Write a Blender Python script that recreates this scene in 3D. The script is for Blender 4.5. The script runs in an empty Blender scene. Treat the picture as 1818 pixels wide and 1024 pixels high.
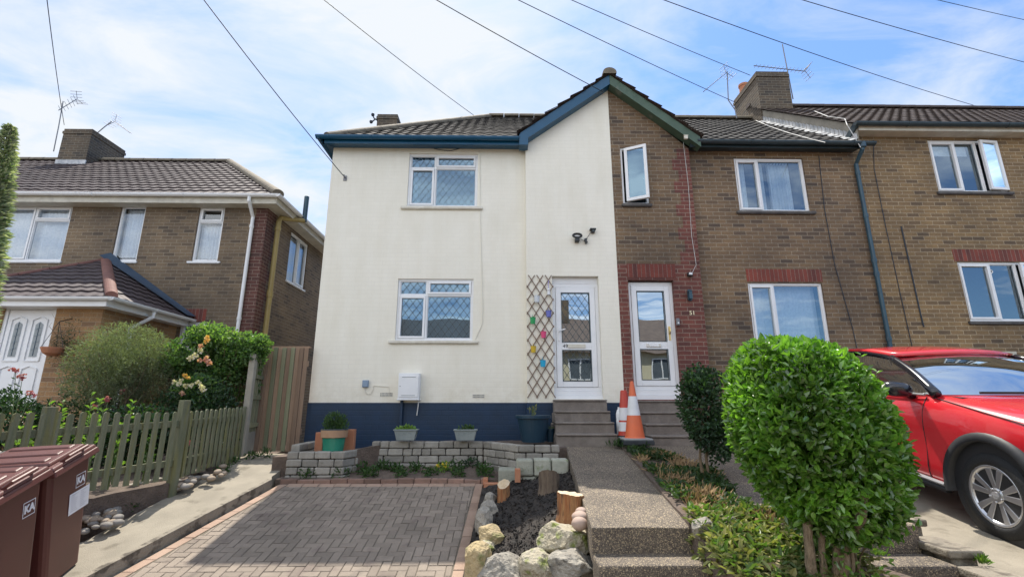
import bpy, bmesh, math, random
import numpy as np
from mathutils import Vector, Matrix, noise
R = math.radians
sc = bpy.context.scene
COL = sc.collection

# ------------------------------------------------------------------ camera
PITCH, YAW, FPX = R(13.75), R(1.0), 850.0
CAM = Vector((0, 0, 1.5))
cd = bpy.data.cameras.new('camera'); cam = bpy.data.objects.new('camera', cd); COL.objects.link(cam)
cd.sensor_width = 36; cd.lens = FPX / 1818 * 36; cd.clip_start = 0.05; cd.clip_end = 2000
cam.location = CAM; cam.rotation_euler = (R(90) + PITCH, 0, -YAW)
sc.camera = cam

# ------------------------------------------------------------------ sky, sun, exposure
SUN_DIR = Vector((-0.62, 3.02, 6.0)).normalized()          # towards the sun
w = bpy.data.worlds.new('World'); sc.world = w; w.use_nodes = True
nt = w.node_tree; nt.nodes.clear()
def wn(t, **k):
    n = nt.nodes.new(t)
    for a, b in k.items(): setattr(n, a, b)
    return n
out = wn('ShaderNodeOutputWorld'); bg = wn('ShaderNodeBackground'); bg.inputs[1].default_value = 0.15
sky = wn('ShaderNodeTexSky', sky_type='NISHITA', sun_disc=False)
sky.sun_elevation = math.asin(SUN_DIR.z); sky.sun_rotation = math.atan2(SUN_DIR.x, SUN_DIR.y)
sky.air_density = 1.0; sky.dust_density = 0.6; sky.ozone_density = 2.0
tc = wn('ShaderNodeTexCoord'); sep = wn('ShaderNodeSeparateXYZ'); nt.links.new(tc.outputs['Generated'], sep.inputs[0])
mz = wn('ShaderNodeMath', operation='MAXIMUM'); nt.links.new(sep.outputs[2], mz.inputs[0]); mz.inputs[1].default_value = 0.03
dx = wn('ShaderNodeMath', operation='DIVIDE'); dy = wn('ShaderNodeMath', operation='DIVIDE')
nt.links.new(sep.outputs[0], dx.inputs[0]); nt.links.new(mz.outputs[0], dx.inputs[1])
nt.links.new(sep.outputs[1], dy.inputs[0]); nt.links.new(mz.outputs[0], dy.inputs[1])
cmb = wn('ShaderNodeCombineXYZ'); nt.links.new(dx.outputs[0], cmb.inputs[0]); nt.links.new(dy.outputs[0], cmb.inputs[1])
mp = wn('ShaderNodeMapping'); nt.links.new(cmb.outputs[0], mp.inputs[0])
mp.inputs['Location'].default_value = (5.1, 1.9, 0); mp.inputs['Rotation'].default_value = (0, 0, R(35)); mp.inputs['Scale'].default_value = (0.75, 1.25, 1)
n1 = wn('ShaderNodeTexNoise'); n1.inputs['Scale'].default_value = 1.9; n1.inputs['Detail'].default_value = 9; n1.inputs['Roughness'].default_value = 0.60; n1.inputs['Distortion'].default_value = 0.5
nt.links.new(mp.outputs[0], n1.inputs['Vector'])
n2 = wn('ShaderNodeTexNoise'); n2.inputs['Scale'].default_value = 0.55; n2.inputs['Detail'].default_value = 2
nt.links.new(mp.outputs[0], n2.inputs['Vector'])
# thin cloud everywhere on the left and overhead, opening to blue on the right
bx = wn('ShaderNodeMath', operation='MULTIPLY_ADD'); nt.links.new(dx.outputs[0], bx.inputs[0]); bx.inputs[1].default_value = -0.055; bx.inputs[2].default_value = 0.035
ad = wn('ShaderNodeMath', operation='ADD'); nt.links.new(n1.outputs[0], ad.inputs[0]); nt.links.new(bx.outputs[0], ad.inputs[1])
ad2 = wn('ShaderNodeMath', operation='MULTIPLY_ADD'); nt.links.new(n2.outputs[0], ad2.inputs[0]); ad2.inputs[1].default_value = 0.45; nt.links.new(ad.outputs[0], ad2.inputs[2])
rp = wn('ShaderNodeValToRGB'); rp.color_ramp.elements[0].position = 0.58; rp.color_ramp.elements[1].position = 0.98
rp.color_ramp.elements[0].color = (0.06, 0.06, 0.06, 1); rp.color_ramp.elements[1].color = (1, 1, 1, 1)
# the air and cloud round the sun (high behind the houses) glow
vd = wn('ShaderNodeVectorMath', operation='DOT_PRODUCT'); nt.links.new(tc.outputs['Generated'], vd.inputs[0]); vd.inputs[1].default_value = SUN_DIR
gm_ = wn('ShaderNodeMapRange'); nt.links.new(vd.outputs['Value'], gm_.inputs[0]); gm_.inputs[1].default_value = 0.78; gm_.inputs[2].default_value = 0.99; gm_.inputs[3].default_value = 0.0; gm_.inputs[4].default_value = 0.11
ad3 = wn('ShaderNodeMath', operation='ADD'); nt.links.new(ad2.outputs[0], ad3.inputs[0]); nt.links.new(gm_.outputs[0], ad3.inputs[1])
nt.links.new(ad3.outputs[0], rp.inputs[0])
mx = wn('ShaderNodeMix', data_type='RGBA'); nt.links.new(rp.outputs[0], mx.inputs['Factor'])
tint = wn('ShaderNodeMix', data_type='RGBA', blend_type='MULTIPLY'); tint.inputs['Factor'].default_value = 1.0; nt.links.new(sky.outputs[0], tint.inputs['A']); tint.inputs['B'].default_value = (0.44, 0.60, 0.76, 1)
nt.links.new(tint.outputs['Result'], mx.inputs['A']); cb = wn('ShaderNodeMapRange'); nt.links.new(sep.outputs[1], cb.inputs[0]); cb.inputs[1].default_value = 0.05; cb.inputs[2].default_value = -0.55   # unseen clouds behind the camera, brightness added to fill the shaded house fronts
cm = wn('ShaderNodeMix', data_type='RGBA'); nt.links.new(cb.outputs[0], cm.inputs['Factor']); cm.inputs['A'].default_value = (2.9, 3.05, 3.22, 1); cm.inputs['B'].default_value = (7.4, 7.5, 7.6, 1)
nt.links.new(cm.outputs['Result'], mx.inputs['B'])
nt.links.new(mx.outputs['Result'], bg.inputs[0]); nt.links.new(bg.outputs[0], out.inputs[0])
sl = bpy.data.lights.new('sun', 'SUN'); sun = bpy.data.objects.new('sun', sl); COL.objects.link(sun)
sl.energy = 3.3; sl.angle = R(0.5); sl.color = (1.0, 0.93, 0.82)
sun.rotation_euler = (-SUN_DIR).to_track_quat('-Z', 'Y').to_euler()
sc.view_settings.view_transform = 'Standard'; sc.view_settings.look = 'None'
sc.view_settings.exposure = 1.05; sc.view_settings.gamma = 1.0; sc.view_settings.use_curve_mapping = False
sc.cycles.max_bounces = 8; sc.cycles.transparent_max_bounces = 12

# ------------------------------------------------------------------ measuring: a pixel of the survey picture onto a known plane
_r = Vector((math.cos(YAW), -math.sin(YAW), 0)); _f = Vector((math.sin(YAW), math.cos(YAW), 0))
def ray(px, py):
    a, b = (px - 909) / FPX, (512 - py) / FPX
    return _r * a + _f * (math.cos(PITCH) - b * math.sin(PITCH)) + Vector((0, 0, math.sin(PITCH) + b * math.cos(PITCH)))
def W(px, py, Y):
    d = ray(px, py); return CAM + d * (Y / d.y)
def WX(px, py, X):
    d = ray(px, py); return CAM + d * (X / d.x)
def GP(px, py, a, b):
    d = ray(px, py); return CAM + d * ((a - CAM.z) / (d.z - b * d.y))

# ------------------------------------------------------------------ mesh building
def root_of(o):
    while o.parent: o = o.parent
    return o
class MB:
    def __init__(s): s.v = []; s.f = []; s.m = []
    def add(s, pts, faces, mi=0):
        n = len(s.v); s.v += [tuple(p) for p in pts]
        for f in faces: s.f.append(tuple(i + n for i in f)); s.m.append(mi)
    def poly(s, *pts, mi=0): s.add(pts, [tuple(range(len(pts)))], mi)
    def box(s, x0, x1, y0, y1, z0, z1, mi=0):
        p = [(x0,y0,z0),(x1,y0,z0),(x1,y1,z0),(x0,y1,z0),(x0,y0,z1),(x1,y0,z1),(x1,y1,z1),(x0,y1,z1)]
        s.add(p, [(0,3,2,1),(4,5,6,7),(0,1,5,4),(1,2,6,5),(2,3,7,6),(3,0,4,7)], mi)
    def obox(s, c, ax, ay, az, mi=0):                      # centre and three half-axes
        c = Vector(c); ax, ay, az = Vector(ax), Vector(ay), Vector(az)
        p = [c - ax - ay - az, c + ax - ay - az, c + ax + ay - az, c - ax + ay - az, c - ax - ay + az, c + ax - ay + az, c + ax + ay + az, c - ax + ay + az]
        s.add(p, [(0,3,2,1),(4,5,6,7),(0,1,5,4),(1,2,6,5),(2,3,7,6),(3,0,4,7)], mi)
    def bar(s, a, b, w, h, up=(0,0,1), mi=0):
        a, b = Vector(a), Vector(b); d = (b - a); L = d.length; d /= L
        sd = d.cross(Vector(up)).normalized(); u = sd.cross(d).normalized()
        s.obox((a + b) / 2, d * (L / 2), sd * (w / 2), u * (h / 2), mi)
    def tube(s, path, rad, n=8, mi=0, cap=True):
        path = [Vector(p) for p in path]; k = len(path)
        if not hasattr(rad, '__len__'): rad = [rad] * k
        base = len(s.v); ref = Vector((0, 0, 1)); prev = None
        for i, p in enumerate(path):
            d = (path[min(i + 1, k - 1)] - path[max(i - 1, 0)]).normalized()
            if prev is None:
                sd = d.cross(ref)
                if sd.length < 1e-3: sd = d.cross(Vector((1, 0, 0)))
            else:
                sd = prev - d * prev.dot(d)
            sd.normalize(); prev = sd.copy(); u = d.cross(sd)
            for j in range(n):
                a = 2 * math.pi * j / n
                s.v.append(tuple(p + (sd * math.cos(a) + u * math.sin(a)) * rad[i]))
        for i in range(k - 1):
            for j in range(n):
                a = base + i * n + j; b = base + i * n + (j + 1) % n
                s.f.append((a, b, b + n, a + n)); s.m.append(mi)
        if cap:
            s.f.append(tuple(base + j for j in range(n))[::-1]); s.m.append(mi)
            s.f.append(tuple(base + (k - 1) * n + j for j in range(n))); s.m.append(mi)
    def lathe(s, c, prof, n=24, mi=0, M3=None):           # profile of (radius, height)
        base = len(s.v); c = Vector(c)
        for r_, z_ in prof:
            for j in range(n):
                a = 2 * math.pi * j / n; p = Vector((r_ * math.cos(a), r_ * math.sin(a), z_))
                if M3: p = M3 @ p
                s.v.append(tuple(c + p))
        for i in range(len(prof) - 1):
            for j in range(n):
                a = base + i * n + j; b = base + i * n + (j + 1) % n
                s.f.append((a, b, b + n, a + n)); s.m.append(mi)
        for i, rev in ((0, True), (len(prof) - 1, False)):
            if prof[i][0] > 1e-5:
                f = tuple(base + i * n + j for j in range(n)); s.f.append(f[::-1] if rev else f); s.m.append(mi)
    def raw(s, V, Fc, mi=0):
        n = len(s.v); s.v += [tuple(p) for p in V.tolist()]; Fc = (Fc + n).tolist()
        s.f += [tuple(q) for q in Fc]; s.m += [mi] * len(Fc)
    def build(s, name, mats, parent=None, loc=None, smooth=False, bevel=0, local=False):
        base = Vector((0, 0, 0)) if local else (root_of(parent).location.copy() if parent else Vector(loc or (0, 0, 0)))
        V = np.array(s.v, dtype=float) - np.array(base)
        me = bpy.data.meshes.new(name); me.from_pydata(V.tolist(), [], s.f)
        if not isinstance(mats, (list, tuple)): mats = [mats]
        for m in mats: me.materials.append(m)
        if len(mats) > 1: me.polygons.foreach_set('material_index', s.m)
        # metre UVs by box projection
        nl = len(me.loops); uv = me.uv_layers.new(name='UVMap')
        li = np.empty(nl, dtype=np.int32); me.loops.foreach_get('vertex_index', li)
        npoly = len(me.polygons); nr = np.empty(npoly * 3); me.polygons.foreach_get('normal', nr); nr = np.abs(nr.reshape(-1, 3))
        lt = np.empty(npoly, dtype=np.int32); me.polygons.foreach_get('loop_total', lt)
        dom = np.repeat(np.argmax(nr, axis=1), lt); co = np.array(s.v, dtype=float)[li]
        u = np.where(dom == 0, co[:, 1], co[:, 0]); v_ = np.where(dom == 2, co[:, 1], co[:, 2])
        uv.data.foreach_set('uv', np.stack([u, v_], 1).ravel())
        if smooth: me.polygons.foreach_set('use_smooth', [True] * npoly)
        o = bpy.data.objects.new(name, me); COL.objects.link(o)
        if parent: o.parent = parent
        elif not local: o.location = base
        if bevel:
            b = o.modifiers.new('bevel', 'BEVEL'); b.width = bevel; b.segments = 2; b.limit_method = 'ANGLE'; b.angle_limit = R(40)
        return o
def thing(name, label, cat, base, group=None):
    o = bpy.data.objects.new(name, None); COL.objects.link(o); o.location = base; o.empty_display_size = 0.1
    return tag(o, label, cat, group)
def tag(o, label, cat, group=None):
    o['label'] = label; o['category'] = cat
    if group: o['group'] = group
    return o
def kind(o, k): o['kind'] = k; return o
def copy_tree(o, parent=None):
    c = o.copy(); COL.objects.link(c); c.parent = parent
    for ch in [x for x in KIDS.get(o.name, [])]: copy_tree(ch, c)
    return c
KIDS = {}
def regkids(root):
    for o in list(root.children): KIDS.setdefault(root.name, []).append(o); regkids(o)
def text(body, size, loc, mat_, name, parent, xdir=(1,0,0), up=(0,0,1), bold=0.0, align='CENTER'):
    c = bpy.data.curves.new('t', 'FONT'); c.body = body; c.size = size; c.extrude = 0.002; c.offset = bold; c.align_x = align; c.align_y = 'CENTER'
    t = bpy.data.objects.new('t', c); COL.objects.link(t)
    me0 = t.evaluated_get(bpy.context.evaluated_depsgraph_get()).to_mesh()
    x = Vector(xdir).normalized(); n = x.cross(Vector(up)).normalized(); u = n.cross(x).normalized()
    mb = MB(); mb.add([Vector(loc) + x * v.co.x + u * v.co.y + n * v.co.z for v in me0.vertices], [tuple(p.vertices) for p in me0.polygons])
    t.to_mesh_clear(); bpy.data.objects.remove(t); bpy.data.curves.remove(c)
    return mb.build(name, mat_, parent)

# ------------------------------------------------------------------ materials
def base_mat(name):
    m = bpy.data.materials.new(name); m.use_nodes = True; t = m.node_tree; t.nodes.clear()
    o = t.nodes.new('ShaderNodeOutputMaterial'); p = t.nodes.new('ShaderNodeBsdfPrincipled'); t.links.new(p.outputs[0], o.inputs[0])
    return m, t, p, o
def N(t, ty, **k):
    n = t.nodes.new(ty)
    for a, b in k.items():
        if a.startswith('i_'): n.inputs[a[2:].replace('_', ' ')].default_value = b
        else: setattr(n, a, b)
    return n
def c4(c): return (c[0], c[1], c[2], 1)
def mixc(t, fac, a, b, mode='MIX'):
    m = N(t, 'ShaderNodeMix', data_type='RGBA', blend_type=mode)
    for s_, v in (('Factor', fac), ('A', a), ('B', b)):
        if hasattr(v, 'links'): t.links.new(v, m.inputs[s_])
        else: m.inputs[s_].default_value = c4(v) if hasattr(v, '__len__') else v
    return m.outputs['Result']
def ramp(t, src, p0, p1, c0=(0,0,0), c1=(1,1,1)):
    r = N(t, 'ShaderNodeValToRGB'); e = r.color_ramp.elements; e[0].position = p0; e[1].position = p1; e[0].color = c4(c0); e[1].color = c4(c1)
    t.links.new(src, r.inputs[0]); return r.outputs[0]
def Mt(name, c1, c2=None, scale=4, rough=0.7, bump=0, bscale=60, island=0, metallic=0, coat=0, spec=0.5, stretch=None, c3=None, s3=30, a3=0.5):
    m, t, p, o = base_mat(name)
    tc = N(t, 'ShaderNodeTexCoord'); vec = tc.outputs['Object']
    if stretch:
        mp = N(t, 'ShaderNodeMapping'); mp.inputs['Scale'].default_value = stretch; t.links.new(vec, mp.inputs[0]); vec = mp.outputs[0]
    col = None
    if c2:
        n = N(t, 'ShaderNodeTexNoise', i_Scale=scale, i_Detail=6.0, i_Roughness=0.6); t.links.new(vec, n.inputs['Vector'])
        col = mixc(t, ramp(t, n.outputs[0], 0.35, 0.68), c1, c2)
    if c3:
        n = N(t, 'ShaderNodeTexNoise', i_Scale=s3, i_Detail=4.0); t.links.new(vec, n.inputs['Vector'])
        f = ramp(t, n.outputs[0], a3, a3 + 0.12); col = mixc(t, f, col or c1, c3)
    if island:
        g = N(t, 'ShaderNodeNewGeometry'); mr = N(t, 'ShaderNodeMapRange'); t.links.new(g.outputs['Random Per Island'], mr.inputs[0])
        mr.inputs[3].default_value = 1 - island; mr.inputs[4].default_value = 1 + island
        hsv = N(t, 'ShaderNodeHueSaturation')
        if col: t.links.new(col, hsv.inputs['Color'])
        else: hsv.inputs['Color'].default_value = c4(c1)
        t.links.new(mr.outputs[0], hsv.inputs['Value']); col = hsv.outputs[0]
    if col: t.links.new(col, p.inputs['Base Color'])
    else: p.inputs['Base Color'].default_value = c4(c1)
    p.inputs['Roughness'].default_value = rough; p.inputs['Metallic'].default_value = metallic; p.inputs['Coat Weight'].default_value = coat
    p.inputs['Specular IOR Level'].default_value = spec
    if bump:
        n = N(t, 'ShaderNodeTexNoise', i_Scale=bscale, i_Detail=5.0); t.links.new(vec, n.inputs['Vector'])
        b = N(t, 'ShaderNodeBump', i_Strength=bump, i_Distance=0.02); t.links.new(n.outputs[0], b.inputs['Height']); t.links.new(b.outputs[0], p.inputs['Normal'])
    return m
def brick_mat(name, c1, c2, mortar, cdark=None, bump=0.6, paint=False, bw=0.225, bh=0.075, msize=0.011, soldier=False):
    m, t, p, o = base_mat(name)
    tc = N(t, 'ShaderNodeTexCoord'); uv = tc.outputs['UV']
    nz = N(t, 'ShaderNodeTexNoise', i_Scale=9.0, i_Detail=3.0); t.links.new(uv, nz.inputs['Vector'])
    jit = N(t, 'ShaderNodeVectorMath', operation='MULTIPLY_ADD'); t.links.new(nz.outputs['Color'], jit.inputs[0])
    jit.inputs[1].default_value = (0.007, 0.005, 0); t.links.new(uv, jit.inputs[2]); vec = jit.outputs[0]
    b = N(t, 'ShaderNodeTexBrick', offset=0.5, i_Scale=1.0, i_Bias=0.0); b.inputs['Mortar Size'].default_value = msize * 0.5
    b.inputs['Mortar Smooth'].default_value = 0.35; b.inputs['Brick Width'].default_value = bw; b.inputs['Row Height'].default_value = bh
    b.inputs['Color1'].default_value = c4(c1); b.inputs['Color2'].default_value = c4(c2); b.inputs['Mortar'].default_value = c4(mortar)
    t.links.new(vec, b.inputs['Vector'])
    big = N(t, 'ShaderNodeTexNoise', i_Scale=0.9, i_Detail=5.0, i_Roughness=0.65); t.links.new(uv, big.inputs['Vector'])
    fine = N(t, 'ShaderNodeTexNoise', i_Scale=45.0, i_Detail=4.0); t.links.new(uv, fine.inputs['Vector'])
    col = b.outputs['Color']
    if not paint:
        # a second brick lattice picks out the odd burnt brick
        b2 = N(t, 'ShaderNodeTexBrick', offset=0.5, i_Scale=1.0, i_Bias=-0.35); b2.inputs['Mortar Size'].default_value = 0.0
        b2.inputs['Brick Width'].default_value = bw; b2.inputs['Row Height'].default_value = bh; t.links.new(vec, b2.inputs['Vector'])
        b2.inputs['Color1'].default_value = (0, 0, 0, 1); b2.inputs['Color2'].default_value = (1, 1, 1, 1)
        if cdark:
            inv = N(t, 'ShaderNodeMath', operation='SUBTRACT', i_Value=1.0); t.links.new(b.outputs['Fac'], inv.inputs[1])
            mm = N(t, 'ShaderNodeMath', operation='MULTIPLY'); t.links.new(inv.outputs[0], mm.inputs[0]); t.links.new(ramp(t, b2.outputs['Color'], 0.45, 0.8), mm.inputs[1])
            col = mixc(t, mm.outputs[0], col, cdark)
        col = mixc(t, 0.55, col, ramp(t, fine.outputs[0], 0.3, 0.75, (0.55, 0.55, 0.55), (1.25, 1.2, 1.15)), 'MULTIPLY')
        col = mixc(t, 0.85, col, ramp(t, big.outputs[0], 0.34, 0.68, (0.55, 0.55, 0.58), (1.22, 1.17, 1.08)), 'MULTIPLY')
    else:
        st = N(t, 'ShaderNodeTexNoise', i_Scale=1.4, i_Detail=6.0, i_Roughness=0.7)
        mpp = N(t, 'ShaderNodeMapping'); mpp.inputs['Scale'].default_value = (2.2, 0.35, 1); t.links.new(uv, mpp.inputs[0]); t.links.new(mpp.outputs[0], st.inputs['Vector'])
        col = mixc(t, 0.42, col, ramp(t, st.outputs[0], 0.32, 0.60, (0.86, 0.83, 0.76), (1, 1, 1)), 'MULTIPLY'); col = mixc(t, 0.5, col, ramp(t, big.outputs[0], 0.35, 0.6, (0.90, 0.90, 0.88), (1, 1, 1)), 'MULTIPLY')
        # splash-back dirt low on the wall
        sx = N(t, 'ShaderNodeSeparateXYZ'); t.links.new(uv, sx.inputs[0]); mr = N(t, 'ShaderNodeMapRange'); t.links.new(sx.outputs[1], mr.inputs[0]); mr.inputs[1].default_value = 2.05; mr.inputs[2].default_value = 1.5
        dn = N(t, 'ShaderNodeTexNoise', i_Scale=5.0, i_Detail=7.0, i_Roughness=0.7); t.links.new(uv, dn.inputs['Vector']); dm = N(t, 'ShaderNodeMath', operation='MULTIPLY'); t.links.new(mr.outputs[0], dm.inputs[0]); t.links.new(ramp(t, dn.outputs[0], 0.42, 0.72), dm.inputs[1])
        col = mixc(t, dm.outputs[0], col, tuple(x * k for x, k in zip(c1, (0.78, 0.75, 0.68))))
        mf = N(t, 'ShaderNodeMath', operation='MULTIPLY'); t.links.new(b.outputs['Fac'], mf.inputs[0]); t.links.new(ramp(t, big.outputs[0], 0.45, 0.75), mf.inputs[1])
        col = mixc(t, mf.outputs[0], col, tuple(x * 0.90 for x in c1))
    t.links.new(col, p.inputs['Base Color']); p.inputs['Roughness'].default_value = 0.5 if paint else 0.85
    h = N(t, 'ShaderNodeMath', operation='MULTIPLY_ADD'); t.links.new(fine.outputs[0], h.inputs[0]); h.inputs[1].default_value = 0.35
    iv = N(t, 'ShaderNodeMath', operation='SUBTRACT', i_Value=1.0); t.links.new(b.outputs['Fac'], iv.inputs[1]); t.links.new(iv.outputs[0], h.inputs[2])
    bm_ = N(t, 'ShaderNodeBump', i_Strength=bump, i_Distance=0.006); t.links.new(h.outputs[0], bm_.inputs['Height']); t.links.new(bm_.outputs[0], p.inputs['Normal'])
    return m
def leaf_mat(name, c1, c2, trans=0.35, rough=0.4, var=0.35):
    m, t, p, o = base_mat(name)
    g = N(t, 'ShaderNodeNewGeometry'); col = mixc(t, g.outputs['Random Per Island'], c1, c2)
    tc = N(t, 'ShaderNodeTexCoord'); n = N(t, 'ShaderNodeTexNoise', i_Scale=3.5, i_Detail=2.0); t.links.new(tc.outputs['Object'], n.inputs['Vector'])
    col = mixc(t, 0.8, col, ramp(t, n.outputs[0], 0.35, 0.65, (1 - var,) * 3, (1 + var, 1 + var, 1 + var * 0.6)), 'MULTIPLY')
    t.links.new(col, p.inputs['Base Color']); p.inputs['Roughness'].default_value = rough
    tr = N(t, 'ShaderNodeBsdfTranslucent'); t.links.new(mixc(t, 1.0, col, (1.3, 1.5, 0.5), 'MULTIPLY'), tr.inputs[0])
    ms = N(t, 'ShaderNodeMixShader', i_Fac=trans); t.links.new(p.outputs[0], ms.inputs[1]); t.links.new(tr.outputs[0], ms.inputs[2]); t.links.new(ms.outputs[0], o.inputs[0])
    return m
def glass_mat(name, tint=(0.55, 0.62, 0.66), refl=0.22, rcol=(0.9, 0.95, 1.0)):
    m, t, p, o = base_mat(name); t.nodes.remove(p)
    tr = N(t, 'ShaderNodeBsdfTransparent'); tr.inputs[0].default_value = c4(tint)
    gl = N(t, 'ShaderNodeBsdfGlossy'); gl.inputs['Roughness'].default_value = 0.0; gl.inputs[0].default_value = c4(rcol)
    tc = N(t, 'ShaderNodeTexCoord'); n = N(t, 'ShaderNodeTexNoise', i_Scale=2.2, i_Detail=1.0); t.links.new(tc.outputs['Object'], n.inputs['Vector'])
    b = N(t, 'ShaderNodeBump', i_Strength=0.06, i_Distance=0.02); t.links.new(n.outputs[0], b.inputs['Height']); t.links.new(b.outputs[0], gl.inputs['Normal'])
    fr = N(t, 'ShaderNodeFresnel', i_IOR=1.5); ad = N(t, 'ShaderNodeMath', operation='ADD', use_clamp=True); t.links.new(fr.outputs[0], ad.inputs[0]); ad.inputs[1].default_value = refl
    ms = N(t, 'ShaderNodeMixShader'); t.links.new(ad.outputs[0], ms.inputs[0]); t.links.new(tr.outputs[0], ms.inputs[1]); t.links.new(gl.outputs[0], ms.inputs[2]); t.links.new(ms.outputs[0], o.inputs[0])
    return m
def aggregate_mat(name, c1, c2, c3, bump=0.5, s=85):
    m, t, p, o = base_mat(name); tc = N(t, 'ShaderNodeTexCoord'); vec = tc.outputs['Object']
    v = N(t, 'ShaderNodeTexVoronoi', i_Scale=float(s)); t.links.new(vec, v.inputs['Vector'])
    sp = N(t, 'ShaderNodeSeparateColor'); t.links.new(v.outputs['Color'], sp.inputs[0])
    col = mixc(t, ramp(t, sp.outputs[0], 0.2, 0.9), c1, c2); col = mixc(t, ramp(t, sp.outputs[1], 0.80, 0.88), col, c3)
    n = N(t, 'ShaderNodeTexNoise', i_Scale=2.5, i_Detail=6.0); t.links.new(vec, n.inputs['Vector'])
    col = mixc(t, 0.7, col, ramp(t, n.outputs[0], 0.3, 0.7, (0.62, 0.62, 0.62), (1.2, 1.18, 1.12)), 'MULTIPLY')
    t.links.new(col, p.inputs['Base Color']); p.inputs['Roughness'].default_value = 0.85
    b = N(t, 'ShaderNodeBump', i_Strength=bump, i_Distance=0.008, invert=True); t.links.new(v.outputs['Distance'], b.inputs['Height']); t.links.new(b.outputs[0], p.inputs['Normal'])
    return m

m_white = brick_mat('cream_painted_brick', (0.84, 0.805, 0.70), (0.825, 0.79, 0.685), (0.81, 0.775, 0.67), paint=True, bump=0.22)
m_navy = brick_mat('navy_painted_brick', (0.001, 0.024, 0.068), (0.001, 0.026, 0.072), (0.001, 0.022, 0.060), paint=True, bump=0.4)
m_brown = brick_mat('brown_stock_brick', (0.215, 0.145, 0.084), (0.145, 0.10, 0.066), (0.29, 0.245, 0.185), cdark=(0.055, 0.047, 0.045), msize=.015)
m_brown2 = brick_mat('yellow_brown_stock_brick', (0.275, 0.185, 0.09), (0.19, 0.128, 0.07), (0.38, 0.31, 0.21), cdark=(0.07, 0.055, 0.045), msize=.015)
m_brownL = brick_mat('weathered_brown_brick', (0.21, 0.155, 0.10), (0.155, 0.115, 0.078), (0.27, 0.23, 0.175), cdark=(0.07, 0.058, 0.05), msize=.015)
m_tanL = brick_mat('tan_brick', (0.42, 0.25, 0.12), (0.33, 0.20, 0.10), (0.42, 0.33, 0.22), cdark=(0.2, 0.12, 0.08))
m_red = brick_mat('red_brick', (0.20, 0.068, 0.052), (0.15, 0.052, 0.043), (0.29, 0.21, 0.17), cdark=(0.09, 0.042, 0.038), msize=.014)
m_redL = brick_mat('maroon_brick', (0.135, 0.055, 0.045), (0.105, 0.045, 0.038), (0.24, 0.18, 0.15), cdark=(0.07, 0.038, 0.034), msize=.014)
m_redarch = brick_mat('red_soldier_brick', (0.27, 0.065, 0.045), (0.17, 0.05, 0.04), (0.26, 0.18, 0.15), bw=0.075, bh=0.5, cdark=(0.10, 0.04, 0.035))
m_tile = Mt('grey_brown_roof_tile', (0.040, 0.038, 0.039), (0.070, 0.066, 0.062), scale=1.5, rough=0.9, bump=0.3, bscale=50, c3=(0.14, 0.135, 0.10), s3=14, a3=0.62)
m_tileR = Mt('dark_brown_roof_tile', (0.048, 0.034, 0.030), (0.082, 0.060, 0.050), scale=1.5, rough=0.75, bump=0.3, bscale=50, c3=(0.2, 0.16, 0.11), s3=14, a3=0.66)
m_tileL = Mt('plum_roof_tile', (0.046, 0.034, 0.038), (0.078, 0.058, 0.060), scale=1.2, rough=0.65, bump=0.25, bscale=50, c3=(0.17, 0.13, 0.12), s3=12, a3=0.68)
m_ridge = Mt('ridge_tile', (0.12, 0.10, 0.075), (0.20, 0.17, 0.12), scale=6, rough=0.8, bump=0.3, bscale=40)
m_ridgered = Mt('red_ridge_tile', (0.13, 0.055, 0.045), (0.19, 0.085, 0.065), scale=6, rough=0.75, bump=0.3, bscale=40)
m_blue = Mt('blue_gloss_paint', (0.003, 0.068, 0.145), (0.004, 0.078, 0.165), scale=3, rough=0.35)
m_green = Mt('flaking_green_paint', (0.052, 0.092, 0.062), (0.072, 0.12, 0.082), scale=5, rough=0.55, c3=(0.17, 0.18, 0.145), s3=4, a3=0.6)
m_dkpaint = Mt('dark_grey_blue_paint', (0.015, 0.03, 0.04), (0.03, 0.05, 0.06), scale=5, rough=0.45)
m_pipe = Mt('dark_blue_pipe', (0.02, 0.055, 0.085), (0.03, 0.08, 0.11), scale=5, rough=0.4)
m_upvc = Mt('white_upvc', (0.80, 0.81, 0.82), (0.74, 0.75, 0.76), scale=3, rough=0.3)
m_cream = Mt('old_cream_paint', (0.60, 0.57, 0.48), (0.46, 0.43, 0.36), scale=6, rough=0.6)
m_sill = Mt('cream_sill', (0.72, 0.69, 0.60), (0.58, 0.54, 0.45), scale=9, rough=0.6)
m_dsill = Mt('dark_slate_sill', (0.06, 0.055, 0.055), (0.11, 0.10, 0.09), scale=9, rough=0.7)
m_glass = glass_mat('window_glass', tint=(0.80, 0.88, 0.93), refl=0.17, rcol=(0.75, 0.9, 1.0)); m_glassc = glass_mat('clear_window_glass', tint=(0.9, 0.94, 0.97), refl=0.08)
m_glassb = glass_mat('blue_reflecting_glass', tint=(0.35, 0.5, 0.6), refl=0.20, rcol=(0.55, 0.8, 1.0))
m_doorglass = glass_mat('door_glass', tint=(0.3, 0.36, 0.38), refl=0.38, rcol=(0.85, 0.95, 1.0))
m_room = Mt('dim_room', (0.07, 0.09, 0.105), (0.11, 0.13, 0.15), scale=2, rough=0.9)
m_net = Mt('white_net_curtain', (0.84, 0.86, 0.88), (0.66, 0.71, 0.76), scale=26, rough=0.9)
m_lead = Mt('lead_strip', (0.06, 0.085, 0.095), rough=0.5)
m_leadl = Mt('pale_lead_strip', (0.18, 0.25, 0.32), rough=0.5)
m_flash = Mt('lead_flashing', (0.30, 0.32, 0.34), (0.62, 0.62, 0.62), scale=7, rough=0.5, bump=0.4, bscale=12)
m_render = Mt('grey_cement_render', (0.27, 0.25, 0.21), (0.36, 0.33, 0.27), scale=4, rough=0.9, bump=0.4, bscale=60)
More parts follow.
